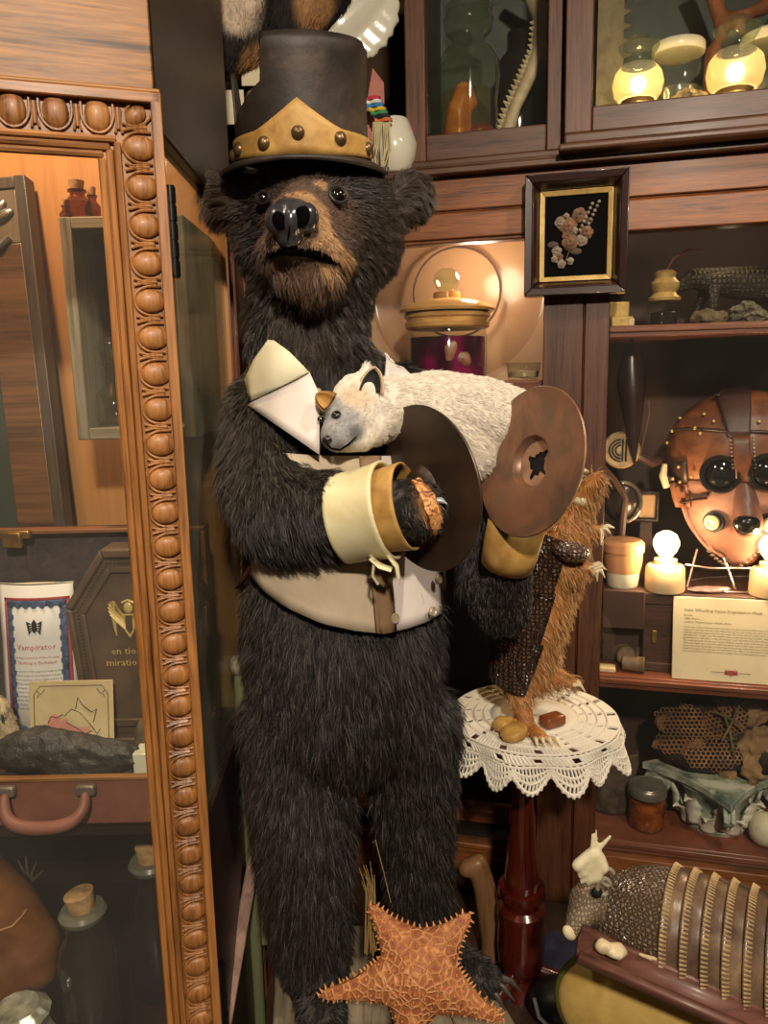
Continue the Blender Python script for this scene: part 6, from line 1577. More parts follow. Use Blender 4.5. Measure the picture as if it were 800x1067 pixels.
# ------------------------------------------------------------------ top hat
hat = thing('top_hat', 'torn black leather top hat with studded ochre band on the bear', 'hat', HATC)
Hc = P(316, 170, 1.215); HX = mpp(316, 170, 1.215)
HM = Matrix.Translation(Hc) @ Matrix.Rotation(math.radians(9), 4, 'X')
rcr = 66 * HX
Hh = 0.150
def hh(a):   # crown height by angle, 0 = right, 90 = front
    d = (math.degrees(a) - 180 + 180) % 360 - 180          # from left; negative towards the front
    f = -d if d < 0 else None
    if abs(d) < 10: return Hh * (0.80 - 0.006 * abs(d))
    if d < 0:
        g = -d
        if g < 14: return Hh * 0.80 * (1 - (g - 10) / 4) + 0.045 * (g - 10) / 4
        if g < 62: return 0.045 + (0.095 - 0.045) * (g - 14) / 48
        if g < 65: return 0.095 + (Hh - 0.095) * (g - 62) / 3
        return Hh
    else:
        if d < 16: return Hh * 0.75 * (1 - (d - 10) / 6) + 0.05 * (d - 10) / 6
        if d < 120: return 0.05
        if d < 126: return 0.05 + (Hh - 0.05) * (d - 120) / 6
        return Hh
N = 240
def crown(u, v):
    a = u * 2 * PI; z = hh(a) * v
    # front is angle 90 in this count, so y = -sin
    r = rcr * (1.0 - 0.03 * math.sin(PI * min(z / Hh, 1)) + 0.015 * (z / Hh)) * (1 + 0.006 * math.sin(5 * a))
    if z > Hh * 0.93: r *= 1 - 0.06 * ((z - Hh * 0.93) / (Hh * 0.07)) ** 2
    return V((r * math.cos(a), -r * math.sin(a), z))
MB(HM).grid(N, 16, crown, cu=True).build('crown', M['leather_dark'], hat, solid=0.004, soff=1, angle=60)
MB(HM).grid(40, 4, lambda u, v: (lambda a: V((rcr * 0.93 * v * math.cos(a), -rcr * 0.93 * v * math.sin(a), Hh - 0.006)))(math.radians(-50 + 160 * u))).build('crown_top', M['leather_dark'], hat, solid=0.003)
def brim(u, v):
    a = u * 2 * PI; ro = 87 * HX * (1.0 if abs(math.cos(a)) > 0 else 1); r = (rcr * 0.96) * (1 - v) + ro * v
    x = r * math.cos(a); y = -r * math.sin(a) * 0.98
    return V((x, y, -0.014 * (x / ro) ** 2 * v - 0.004 * v + 0.004 * v ** 4 * 0))
MB(HM).grid(64, 8, brim, cu=True).build('brim', M['leather_dark'], hat, solid=0.007, soff=0, angle=60, sub=1)
def band(u, v):
    a = u * 2 * PI; d = abs((math.degrees(a) - 88 + 180) % 360 - 180)
    top = 0.026 + 0.012 * max(0, 1 - d / 80) + 0.032 * max(0, 1 - d / 38) ** 1.4
    z = 0.001 + top * v; r = rcr * 1.0 + 0.0062 - 0.0015 * v
    return V((r * math.cos(a), -r * math.sin(a), z))
MB(HM).grid(160, 6, band, cu=True).build('hat_band', M['leather_gold'], hat, solid=0.002, soff=1, angle=60)
m_stud = plain('aged_stud', (112, 88, 58), 0.35, 0.6, 0.2)
for deg, z in ((147, 0.014), (116, 0.017), (88, 0.028), (54, 0.022), (18, 0.014), (180, 0.012), (-15, 0.012)):
    a = math.radians(deg); c = HM @ V(((rcr + 0.008) * math.cos(a), -(rcr + 0.008) * math.sin(a), z)); n = (HM.to_3x3() @ V((math.cos(a), -math.sin(a), 0)))
    MB().lathe([(0.0095, -0.001), (0.009, 0.002), (0.006, 0.0055), (0, 0.007)], TM(c, rot_to(n)), 18).build('stud', m_stud, hat)

# ------------------------------------------------------------------ cymbals
def cymbal(name_label, c, n, r, mat, holes):
    t = thing('cymbal', name_label, 'cymbal', c, 'pair of cymbals held by the bear')
    R = rot_to(n)
    if not holes:
        mb = MB().lathe([(0, -0.003), (r * 0.28, -0.003), (r * 0.99, -0.0035), (r, -0.001), (r * 0.99, 0.0005), (r * 0.3, 0.003), (r * 0.25, 0.010), (r * 0.14, 0.018), (0.004, 0.020), (0, 0.020)], TM(c, R), 64)
        mb.build('plate', mat, t); 
    else:
        prof = [(0.30, -0.026), (0.33, -0.022), (0.40, -0.003), (1.0, 0.004), (1.0, 0.001), (0.36, -0.008), (0.30, -0.028)]
        vs = []; fs = []; S = 64; rr = random.Random(4)
        mb = MB(TM(c, R))
        mb.shell([(r * a, z) for a, z in [(0.30, -0.012), (0.335, -0.007), (0.355, -0.001), (0.42, 0.001), (0.99, 0.003), (1.0, 0.001), (0.99, -0.001), (0.42, -0.003), (0.30, -0.016)]], None, 64)
        # ragged floor of the cup
        S = 30
        rad = [r * (0.11 + 0.06 * rr.random() + (0.10 if k in (4, 5, 13, 14, 20, 21, 27) else 0)) for k in range(S)]
        cf_ = MB(TM(c, R)); cf_.grid(S, 4, lambda u, v: (lambda k: V(((rad[k] * (1 - v) + r * 0.305 * v) * math.cos(2 * PI * k / S), (rad[k] * (1 - v) + r * 0.305 * v) * math.sin(2 * PI * k / S), -0.016 + 0.003 * v)))(int(round(u * S)) % S), cu=True)
        mb.build('plate', mat, t, angle=30)
        cf_.build('cup', mottled('pale_copper', [(0.3, (150, 110, 86)), (0.7, (196, 152, 122))], 20, 0.4, 0.3, 0.1), t, angle=30)
        MB(TM(c, R)).lathe([(0, -0.024), (r * 0.29, -0.024), (r * 0.30, -0.018), (r * 0.28, -0.0175), (0, -0.020)], None, 32).build('cup_backing', M['black'], t)
    return t
m_cy1 = mottled('dark_bronze', [(0.3, (48, 36, 28)), (0.55, (66, 50, 38)), (0.8, (82, 62, 46))], 7, 0.38, 0.35, 0.04)
m_cy2 = mottled('rusty_plate', [(0.28, (98, 84, 70)), (0.42, (120, 90, 70)), (0.6, (150, 104, 76)), (0.78, (126, 104, 88))], 13, 0.4, 0.3, 0.08, dist=1.0)
n1 = RL(440, 510) @ V((-0.77, -0.164, 0.62)); n2 = RL(552, 481) @ V((-0.745, 0.175, 0.645))
c1 = P(440, 510, 1.07); cymbal('dark bronze cymbal pressed by the cuffed paw, nearer of the pair', c1, n1, 88 * mpp(440, 510, 1.07), m_cy1, False)
c2 = P(552, 481, 1.095); cymbal('rusty brown cymbal with ragged centre hole on the far paw', c2, n2, 80 * mpp(552, 481, 1.095), m_cy2, True)
# ------------------------------------------------------------------ pale cat cub lying over the far arm
cat = thing('mounted_cat', 'pale cream taxidermy wild cat cub lying across the bear chest', 'cat', P(450, 480, 1.15))
cb = MB()
chain(cb, [(P(376, 422, 1.105), 0.046), (P(365, 436, 1.085), 0.036), (P(352, 453, 1.062), 0.025)])
chain(cb, [(P(362, 462, 1.072), 0.014), (P(372, 455, 1.08), 0.026)])
cb.sph(P(386, 440, 1.10), (0.034, 0.034, 0.036)); cb.sph(P(355, 461, 1.062), (0.022, 0.018, 0.013)); cb.sph(P(345, 456, 1.058), (0.014, 0.014, 0.012))
chain(cb, [(P(380, 424, 1.11), 0.042), (P(412, 428, 1.14), 0.050), (P(455, 430, 1.175), 0.063), (P(500, 436, 1.205), 0.064), (P(535, 442, 1.22), 0.056), (P(556, 470, 1.235), 0.042)])
chain(cb, [(P(455, 440, 1.16), 0.055), (P(485, 470, 1.18), 0.050)])
for px, py, Y, tx, ty in ((332, 424, 1.10, 330, 409), (383, 405, 1.11, 381, 384)):
    chain(cb, [(P(px, py, Y), 0.014), (P(tx, ty, Y + 0.002), 0.008)])
cbo = organic(cb, 0.0048, 4)
tc_ = bvh(cbo)
cobj = cbo.build('body', plain('cat_hide', (196, 178, 146), 0.8), cat)
CF = P(352, 446, 1.06)
def cat_col(p, r):
    n = len(p); c = np.array([0.78, 0.71, 0.60]) * r.uniform(0.75, 1.2, (n, 1))
    w = (1 - sstep(dist(p, P(347, 442, 1.055)), 0.026, 0.056))[:, None] * 0.9; c = c * (1 - w) + np.array([0.27, 0.27, 0.28]) * r.uniform(0.6, 1.3, (n, 1)) * w
    w = (1 - sstep(dist(p, P(372, 415, 1.07)), 0.012, 0.030))[:, None] * 0.7; c = c * (1 - w) + np.array([0.62, 0.44, 0.27]) * r.uniform(0.7, 1.2, (n, 1)) * w
    for q_, rr in ((P(352, 462, 1.05), 0.010), (P(371, 452, 1.05), 0.011)):
        w = (1 - sstep(dist(p, q_), rr * 0.6, rr * 1.4))[:, None] * 0.7; c = c * (1 - w) + np.array([0.10, 0.10, 0.11]) * w
    for q_ in (P(331, 410, 1.095),):
        w = (1 - sstep(dist(p, q_), 0.010, 0.020))[:, None] * 0.8; c = c * (1 - w) + np.array([0.42, 0.25, 0.10]) * r.uniform(0.6, 1.2, (n, 1)) * w
    return c
def cat_len(p):
    f = 1 - sstep(dist(p, P(358, 436, 1.07)), 0.05, 0.085); return 0.010 * (1 - f) + 0.0028 * f
def cat_comb(p, n):
    o = p - np.array(P(345, 458, 1.05)); o /= np.linalg.norm(o, axis=1, keepdims=True) + 1e-9
    return o + np.array([0.1, 0, -0.5])
paint(cobj, cbo, cat_col, M['hide'])
fur('fur', cat, cbo, 80000, cat_len, cat_comb, cat_col, M['fur_soft'], 0.00030, lift=0.22, jit=0.20, clump=0.007, cl=0.2, seed=5)
def onc(px, py):
    l, n = hit(tc_, px, py); return (l, n) if l is not None else (P(px, py, 1.07), CD(0, 0, 1))
for px, py, r in ((351, 433, 0.0040), (335, 437, 0.0032)):
    l, n = onc(px, py); MB().sph(l + n * 0.0015, (r * 1.25, r, r), None, 12, 8).build('eye', m_eye, cat)
    MB().tube([l + n * 0.003 + rot_to(n) @ V((r * 1.5 * math.cos(a), r * 1.2 * math.sin(a), 0)) for a in np.linspace(0, 2 * PI, 15)], r * 0.35, 6).build('eyelid', m_lid, cat)
l, n = onc(341, 458); MB().sph(l, (0.008, 0.006, 0.006), None, 12, 8).build('nose', plain('cat_nose', (36, 32, 32), 0.3), cat)
MB().tube([onc(px, py)[0] + onc(px, py)[1] * 0.003 for px, py in ((342, 461), (346, 466), (354, 467), (362, 462), (370, 454))], [0.001, 0.0016, 0.0016, 0.0016, 0.0008], 6).build('mouth', m_nostril, cat)
def ear(px, py, Y, s, ang, c_out, c_in, dx):
    c = P(px, py, Y); R = RCW @ Matrix.Rotation(ang, 3, 'Z') @ Matrix.Rotation(dx, 3, 'Y')
    def g(u, v):
        x = (u - 0.5) * 2; w = s * 0.62 * (1 - v ** 2.2) ** 0.7 * x
        return c + R @ V((w, s * (1.25 if s > 0.028 else 0.95) * v, -0.012 * (x * x) * (1 - v * 0.6) * -1 - 0.006))
    MB().grid(11, 12, g).build('ear', c_out, cat, solid=0.002, soff=-1)
    def g2(u, v):
        x = (u - 0.5) * 2; w = s * 0.44 * (1 - v ** 2.2) ** 0.7 * x
        return c + R @ V((w, s * (1.02 if s > 0.028 else 0.78) * v + 0.001, 0.012 * (x * x) * (1 - v * 0.6) + 0.000))
    MB().grid(9, 10, g2).build('inner_ear', c_in, cat, solid=0.001, soff=1)
ear(386, 410, 1.075, 0.031, -0.16, plain('ear_pale', (190, 164, 130), 0.8), plain('ear_black', (28, 24, 24), 0.8), -0.1)
ear(344, 421, 1.068, 0.026, 0.95, plain('ear_brown', (120, 90, 56), 0.8), plain('ear_tan', (176, 130, 66), 0.8), 0.1)

# ------------------------------------------------------------------ turned side table
TZ = P(555, 748, 1.42).z
tx, ty = P(556, 748, 1.42).x + 0.0, 1.425
table = thing('pedestal_table', 'small dark mahogany pedestal table with turned column beside the bear', 'table', V((tx, ty, FLOOR)))
ctx = P(541, 1000, 1.42).x
MB().lathe([(0.0, TZ - 0.022), (0.150, TZ - 0.022), (0.156, TZ - 0.014), (0.156, TZ - 0.006), (0.15, TZ), (0, TZ)], TM((tx, ty, 0)), 48).build('tabletop', M['mahog'], table)
zq = lambda py: P(541, py, 1.42).z
r1 = 18.5 * mpp(541, 850, 1.42)
MB().lathe([(0.05, TZ - 0.022), (0.048, TZ - 0.035), (r1 * 0.62, TZ - 0.06), (r1 * 0.60, zq(830)), (r1 * 0.78, zq(880)), (r1 * 0.98, zq(912)), (r1 * 0.92, zq(925)), (r1 * 1.32, zq(922) - 0.004), (r1 * 1.36, zq(932)), (r1 * 1.1, zq(938)), (r1 * 1.05, zq(943)), (r1 * 1.36, zq(947)), (r1 * 1.38, zq(954)), (r1 * 1.30, zq(962)), (r1 * 1.38, zq(985)), (r1 * 1.30, zq(1002)), (r1 * 0.9, zq(1014)), (r1 * 0.62, zq(1019)), (r1 * 0.78, zq(1023)), (r1 * 0.98, zq(1032)), (r1 * 0.9, zq(1045)), (r1 * 0.6, FLOOR + 0.0), (0, FLOOR + 0.0)][::1], TM((ctx + 0.004, ty, 0)), 40).build('column', M['mahog'], table)
for k in range(3):
    a = PI / 2 + k * 2 * PI / 3 + 0.3; d_ = V((math.cos(a), math.sin(a), 0)); b_ = V((ctx + 0.004, ty, 0))
    MB().tube([b_ + d_ * 0.02 + V((0, 0, FLOOR + 0.06)), b_ + d_ * 0.09 + V((0, 0, FLOOR + 0.045)), b_ + d_ * 0.15 + V((0, 0, FLOOR + 0.018)), b_ + d_ * 0.17 + V((0, 0, FLOOR + 0.0125))], [0.018, 0.016, 0.013, 0.012], 10).build('foot', M['mahog'], table)
# ------------------------------------------------------------------ crocheted doily
doily_m, nt, b_ = newmat('crochet_lace'); 
b_.inputs['Base Color'].default_value = (*srgb(226, 218, 200), 1); b_.inputs['Roughness'].default_value = 0.9
vec = coords(nt); bump(nt, b_, noise_n(nt, vec, 420, 2), 0.5, 0.001)
dz0 = TZ + 0.003; RT = 0.152
def dpt(r, a):
    """a point of the cloth at radius r from the centre, falling over the table edge"""
    if r <= RT: return V((tx + r * math.cos(a), ty + r * math.sin(a), dz0))
    e = r - RT; fold = 0.010 * math.sin(a * 9 + 0.6) * min(1, e / 0.04)
    return V((tx + (RT + 0.010 + 0.25 * e + fold) * math.cos(a), ty + (RT + 0.010 + 0.25 * e + fold) * math.sin(a), dz0 - 0.94 * e))
dl_ = thing('doily', 'round white crocheted lace doily draped over the small pedestal table', 'doily', V((tx, ty, TZ)))
mb = MB(); mb.grid(64, 6, lambda u, v: dpt(0.001 + 0.085 * v, u * 2 * PI), cu=True); mb.build('solid_centre', doily_m, dl_, solid=0.002, soff=1)
ln = MB()
def thread(pts, r=0.0021, closed=False): ln.tube(pts, r, 5, not closed)
radii = [0.086, 0.098, 0.104, 0.116, 0.122, 0.135, 0.141, 0.153, 0.159, 0.171, 0.177]
for r in radii[::1]:
    thread([dpt(r, a) for a in np.linspace(0, 2 * PI, 97)], 0.0024)
# dense treble bands between ring pairs, openwork between the others
for i, (ra, rb) in enumerate(zip(radii, radii[1:])):
    wide = (rb - ra) > 0.008
    n_ = 150 if wide else 90
    for k in range(n_):
        a = 2 * PI * k / n_; sl = 0.05
        if wide and (k % 10) > 7: continue
        thread([dpt(ra, a), dpt((ra + rb) / 2, a + sl / 2), dpt(rb, a + sl)], 0.0032 if wide else 0.0016)
# scalloped fan edge with diamonds
ns = 16
for k in range(ns):
    a0 = 2 * PI * k / ns; w = 2 * PI / ns
    def fan(t, s): return dpt(0.177 + s * (0.012 + 0.034 * math.sin(PI * t)), a0 + w * t)
    for s in (0.35, 0.65, 1.0): thread([fan(t, s) for t in np.linspace(0, 1, 15)], 0.0024 if s < 1 else 0.0034)
    for j in range(11): 
        t = (j + 0.5) / 11; thread([fan(t, 0), fan(min(1, t + 0.05), 0.5), fan(t, 1.0)], 0.0022)
        thread([fan(t, 0.35), fan(min(1, t + 0.09), 0.65)], 0.0018)
    for j in range(9):
        t = (j + 0.5) / 9; ln.sph(fan(t, 1.06), 0.0042, None, 6, 4)
ln.build('lace_threads', doily_m, dl_)
# brown leaf-like corner of wood resting on the table rim
wc = P(632, 775, 1.36)
kn = MB(); kn.add([P(622, 785, 1.345), P(643, 763, 1.345), P(641, 775, 1.345), P(626, 796, 1.345), P(622, 785, 1.40), P(643, 763, 1.40), P(641, 775, 1.40), P(626, 796, 1.40)], [(0, 1, 2, 3), (7, 6, 5, 4), (0, 4, 5, 1), (1, 5, 6, 2), (2, 6, 7, 3), (3, 7, 4, 0)])
kn.build('corner_ear', M['mahog'], table, 0.002)

# ------------------------------------------------------------------ standing armadillo on the doily
arm = thing('standing_armadillo', 'upright taxidermy armadillo with orange furred belly standing on the lace doily', 'armadillo', V((tx, ty, dz0)))
AY = 1.40
ab_ = MB(); zz = dz0 + 0.003
chain(ab_, [(P(548, 700, AY), 0.050), (P(560, 650, AY), 0.055), (P(577, 598, AY), 0.053), (P(590, 560, AY), 0.044), (P(600, 530, AY), 0.032), (P(612, 512, AY - 0.02), 0.024), (P(622, 500, AY - 0.04), 0.016)])
chain(ab_, [(P(540, 705, AY - 0.01), 0.032), (P(541, 728, AY - 0.03), 0.022), (V((P(548, 742, AY - 0.05).x, AY - 0.06, zz + 0.014)), 0.015), (V((P(560, 742, AY - 0.05).x, AY - 0.09, zz + 0.008)), 0.012)])
chain(ab_, [(P(565, 690, AY + 0.02), 0.034), (P(566, 708, AY + 0.0), 0.022), (P(583, 706, AY - 0.02), 0.016), (P(596, 712, AY - 0.03), 0.011)])
chain(ab_, [(P(580, 608, AY - 0.03), 0.024), (P(596, 600, AY - 0.045), 0.017), (P(614, 592, AY - 0.05), 0.011)])
chain(ab_, [(P(594, 570, AY), 0.024), (P(612, 558, AY - 0.01), 0.015), (P(630, 550, AY - 0.015), 0.009)])
abo = organic(ab_, 0.006, 4)
abo.build('body', mottled('armadillo_skin', [(0.3, (126, 72, 26)), (0.55, (176, 112, 48)), (0.8, (200, 146, 74))], 22, 0.6, 0, 0.4, 90), arm)
def a_col(p, r): 
    n = len(p); return np.array([0.42, 0.22, 0.085]) * r.uniform(0.5, 1.5, (n, 1)) + (r.random((n, 1)) < 0.2) * np.array([0.3, 0.25, 0.16])
fur('fur', arm, abo, 9000, lambda p: np.where(p[:, 2] < dz0 + 0.06, 0.008, 0.022), lambda p, n: np.tile([0.5, -0.2, -0.9], (len(p), 1)), a_col, M['fur_soft'], 0.0004, lift=0.5, jit=0.45, clump=0.008, seed=8)
m_scale = voronoi_bump('armadillo_scale', (92, 66, 50), (34, 24, 18), 130, 0.28, 0.9, width=0.32, dist=0.004)
m_scale2 = voronoi_bump('pale_scale', (150, 124, 112), (70, 52, 46), 120, 0.22, 0.9, width=0.32, dist=0.004, spec=0.8)
def shell_patch(axis, r, a0, a1, mat, name, z0=0.0, z1=1.0, flare=1.0, nu=24, nv=18):
    """carapace wrapped round a chain of points; angle 0 = right, 90 = towards the viewer"""
    mb = MB(); pts = [p for p, _ in axis]; rs = [r_ for _, r_ in axis]
    def g(u, v):
        s = (z0 + (z1 - z0) * v) * (len(pts) - 1); i = min(int(s), len(pts) - 2); f = s - i
        c = pts[i].lerp(pts[i + 1], f); rr = (rs[i] * (1 - f) + rs[i + 1] * f) * r
        t = (pts[i + 1] - pts[i]).normalized(); x = V((1, 0, 0)); x = (x - x.dot(t) * t).normalized(); y = t.cross(x)
        a = math.radians(a0 + (a1 - a0) * u)
        return c + x * rr * math.cos(a) - y * rr * math.sin(a)
    mb.grid(nu, nv, g); return mb.build(name, mat, arm, solid=0.004, soff=1)
axA = [(P(538, 712, AY), 0.054), (P(548, 680, AY), 0.064), (P(560, 645, AY), 0.064), (P(574, 600, AY), 0.060), (P(588, 560, AY), 0.052)]
shell_patch(axA, 1.03, 84, 300, m_scale, 'rump_shell', 0.0, 0.40)
shell_patch(axA, 1.05, 90, 300, m_scale, 'banded_shell', 0.36, 0.70)
shell_patch(axA, 1.07, 94, 300, m_scale, 'back_shell', 0.66, 1.0)
c_ = P(594, 575, AY - 0.055); 
MB().sph(c_, (0.034, 0.020, 0.046), RCW @ Matrix.Rotation(-0.15, 3, 'Z'), 24, 16).build('shoulder_shell', m_scale2, arm)
m_aclaw = plain('armadillo_claw', (214, 196, 156), 0.35, 0, 0.1)
def aclaw(pts, r): MB().tube(pts, [r, r * 0.9, r * 0.15], 8).build('claw', m_aclaw, arm)
for k, (px, py) in enumerate(((628, 588), (632, 594), (630, 602), (622, 606))):
    aclaw([P(614 + k, 592 + k * 2, AY - 0.055), P((px + 618) / 2 + 2, (py + 592) / 2 - 3, AY - 0.06), P(px, py, AY - 0.06)], 0.005)
for k, (px, py) in enumerate(((640, 550), (636, 556), (626, 568))): aclaw([P(626, 551, AY - 0.02), P((px + 628) / 2, (py + 550) / 2 - 2, AY - 0.025), P(px, py, AY - 0.03)], 0.005)
for k in range(4):
    b0_ = V((P(560, 742, AY - 0.05).x, AY - 0.095, zz + 0.008)); aclaw([b0_ + V((-0.014 + k * 0.010, 0, 0)), b0_ + V((-0.014 + k * 0.012, -0.012, 0.004)), b0_ + V((-0.014 + k * 0.014, -0.026, -0.004))], 0.0045)
    b1_ = P(596, 712, AY - 0.03); aclaw([b1_ + V((0.0, -0.008 + k * 0.006, 0)), b1_ + V((0.012, -0.012 + k * 0.006, 0.002)), b1_ + V((0.022, -0.014 + k * 0.006, -0.012))], 0.0045)
yl = MB(); base = V((P(535, 755, 1.33).x, 1.325, zz + 0.014))
yl.sph(base, (0.026, 0.034, 0.013), Matrix.Rotation(-0.5, 3, 'Z') @ Matrix.Rotation(0.15, 3, 'X'), 18, 12); yl.sph(base + V((-0.014, 0.022, 0.004)), (0.022, 0.02, 0.014)); yl.jitter(0.004, 60)
for v in yl.v: v.z = max(v.z, zz - 0.0005)
yl.build('near_foot', mottled('yellow_horn', [(0.3, (150, 106, 44)), (0.7, (204, 162, 88))], 18, 0.45, 0, 0.3, 60), arm)
ye = MB(); 
ch_ = [(P(607, 540, AY), 0.012), (P(600, 512, AY - 0.02), 0.010)]
MB().sph(P(606, 491, AY - 0.03), (0.011, 0.006, 0.020), RCW, 12, 8).sph(P(614, 505, AY - 0.03), (0.012, 0.008, 0.014), RCW, 12, 8).sph(P(606, 522, AY - 0.03), (0.016, 0.010, 0.012), RCW, 12, 8).jitter(0.003, 80).build('pale_ear', M['bone'], arm)
blk_ = tag(MB().cbox(V((P(576, 724, 1.37).x, 1.372, zz + 0.0115)), (0.046, 0.03, 0.021), Matrix.Rotation(0.5, 3, 'Z')).build('amber_block', mottled('amber_brown', [(0.3, (96, 48, 22)), (0.7, (150, 84, 42))], 20, 0.35), None, 0.005), 'small brown block under the raised foot of the standing armadillo', 'block')

# ------------------------------------------------------------------ starfish leaning on the bear legs
m_star, nt, b_ = newmat('starfish_skin'); vec = coords(nt)
vo = nt.nodes.new('ShaderNodeTexVoronoi'); vo.feature = 'DISTANCE_TO_EDGE'; vo.inputs['Scale'].default_value = 72; nt.links.new(vec, vo.inputs['Vector'])
nt.links.new(ramp(nt, vo.outputs['Distance'], [(0.02, srgb(206, 146, 92)), (0.13, srgb(170, 102, 60)), (0.4, srgb(134, 74, 46))]), b_.inputs['Base Color'])
b_.inputs['Roughness'].default_value = 0.6
mr_ = nt.nodes.new('ShaderNodeMapRange'); mr_.inputs['From Max'].default_value = 0.15; mr_.inputs['To Min'].default_value = 1; mr_.inputs['To Max'].default_value = 0; nt.links.new(vo.outputs['Distance'], mr_.inputs['Value']); bump(nt, b_, mr_.outputs[0], 0.7, 0.003)
m_spine = plain('starfish_spine', (206, 140, 82), 0.55, 0, 0.15)
SN = V((-0.06, -0.86, 0.50)).normalized(); SCn = P(436, 1012, 1.05)
star = thing('starfish', 'large orange dried starfish with spiny arms leaning on the bear feet', 'starfish', SCn)
def sp2(px, py):
    w = ray(px, py); return CAM + w * ((SCn - CAM).dot(SN) / w.dot(SN))
tips = [sp2(333, 1037), sp2(386, 942), sp2(490, 951), sp2(524, 1062), sp2(418, 1110)]
cpt = SCn
vall = [cpt - tips[k] for k in range(5)]
inner = []
for k in range(5):
    a, b = tips[k] - cpt, tips[(k + 1) % 5] - cpt
    m__ = (a.normalized() + b.normalized()); m__.normalize(); inner.append(cpt + m__ * 0.060)
outl = []
for k in range(5):
    i0, t_, i1 = inner[k - 1], tips[k], inner[k]
    ax = (t_ - cpt).normalized(); sd_ = SN.cross(ax).normalized(); 
    if (i0 - cpt).dot(sd_) < 0: sd_ = -sd_
    for s in range(8):
        f = s / 8; p = i0.lerp(t_ + sd_ * 0.006, f); p -= sd_ * 0.007 * math.sin(PI * f) * (1 - f * 0.3); outl.append(p)
    outl.append(t_)
    for s in range(1, 9):
        f = s / 9; p = (t_ - sd_ * 0.006).lerp(i1, f); p += sd_ * 0.007 * math.sin(PI * f) * (0.7 + f * 0.3); outl.append(p)
NO = len(outl); RG = 9
def armheight(p):
    best = 0
    d = (p - cpt)
    h = 0.040 * max(0, 1 - d.length / 0.10)
    for t_ in tips:
        ax = (t_ - cpt); L = ax.length; ax = ax / L; s = max(0, min(1, d.dot(ax) / L)); off = (d - ax * s * L).length
        w = 0.052 * (1 - s) + 0.012
        h = max(h, (0.040 * (1 - s) + 0.010) * max(0, 1 - (off / w) ** 1.6) ** 0.5)
    return h
sv = []; sf = []
for side in (1, -1):
    b0 = len(sv); sv.append(cpt + SN * (armheight(cpt) if side > 0 else -0.006))
    for r_ in range(1, RG + 1):
        f = r_ / RG
        for p in outl:
            q_ = cpt.lerp(p, f); sv.append(q_ + SN * (armheight(q_) if side > 0 else (-0.006 if f < 1 else -0.002)))
    for k in range(NO):
        k2 = (k + 1) % NO; sf.append((b0, b0 + 1 + k, b0 + 1 + k2))
        for r_ in range(RG - 1):
            a_ = b0 + 1 + r_ * NO; sf.append((a_ + k, a_ + NO + k, a_ + NO + k2, a_ + k2))
B1 = 1 + RG * NO
for k in range(NO): k2 = (k + 1) % NO; a_ = 1 + (RG - 1) * NO; sf.append((a_ + k, B1 + a_ + k, B1 + a_ + k2, a_ + k2))
sm_ = MB().add(sv, sf); sm_.build('body', m_star, star, angle=60)
spn = MB()
for k in range(NO):
    p, p2 = outl[k], outl[(k + 1) % NO]; L = (p2 - p).length; n_ = max(1, int(L / 0.0062))
    for j in range(n_):
        c = p.lerp(p2, j / n_); o_ = SN.cross((p2 - p).normalized()); 
        if o_.dot(c - cpt) < 0: o_ = -o_
        spn.tube([c - o_ * 0.002 + SN * 0.003, c + o_ * (0.0055 + 0.002 * random.random()) + SN * 0.004], [0.0028, 0.0006], 6)
spn.build('edge_spine_row', m_spine, star)
kb = MB()
for t_ in tips:
    ax = (t_ - cpt); L = ax.length; ax = ax / L; sd_ = SN.cross(ax).normalized()
    for row in (-2, -1, 0, 1, 2):
        n_ = 11 - abs(row) * 2
        for j in range(n_):
            s = 0.10 + 0.86 * (j + 0.3 * random.random()) / n_; w = (0.044 * (1 - s) + 0.008)
            p = cpt + ax * s * L + sd_ * w * row * 0.36; h = armheight(p)
            kb.tube([p + SN * (h - 0.002), p + SN * (h + 0.0055)], [0.0026, 0.0009], 6)
kb.build('surface_spine_row', m_spine, star)

# straw between the legs
stw = MB()
for k in range(16):
    x = random.uniform(-0.006, 0.010); p = P(386, 935, 1.12) + V((x, random.uniform(-0.01, 0.02), 0)); d_ = V((random.uniform(-0.35, 0.35), random.uniform(-0.3, 0.2), 1)).normalized()
    L = random.uniform(0.02, 0.06); b_p = p - V((0, 0, 0.10)) + V((random.uniform(-.01, .01), 0, 0)); stw.tube([b_p, p + d_ * L * 0.3, p + d_ * L], [0.0012, 0.001, 0.0004], 5)
stw.tube([P(388, 878, 1.10), P(391, 875, 1.095), P(400, 910, 1.09), P(407, 940, 1.09)], 0.0007, 5)
tag(stw.build('straw_tuft', plain('straw', (150, 122, 74), 0.8)), 'tuft of tan straw poking out between the bear legs', 'straw')

# ------------------------------------------------------------------ reclining armadillo basket at lower right
A0, A1 = P(618, 940, 1.13), P(900, 1022, 1.0)
ax = (A1 - A0).normalized(); upv = CD(0.25, 0.95, 0.3); upv = (upv - upv.dot(ax) * ax).normalized(); sidv = ax.cross(upv).normalized()
if sidv.y > 0: sidv = -sidv
AL = (A1 - A0).length
basket = thing('armadillo_basket', 'banded armadillo shell lying on its side in a yellow lined basket', 'armadillo', P(720, 1010, 1.07))
Rmax = 0.098
m_shell = mottled('shell_horn', [(0.3, (62, 48, 40)), (0.5, (104, 82, 64)), (0.72, (150, 124, 92))], 14, 0.26, 0, 0.15, 90, stretch=(1, 1, 1), spec=0.7)
m_ridge = mottled('shell_ridge', [(0.3, (160, 132, 90)), (0.7, (206, 180, 130))], 60, 0.35, 0, 0.3, 200)
m_front = voronoi_bump('shoulder_scales', (128, 108, 84), (70, 56, 44), 150, 0.3, 0.9, width=0.35, dist=0.003, spec=0.6)
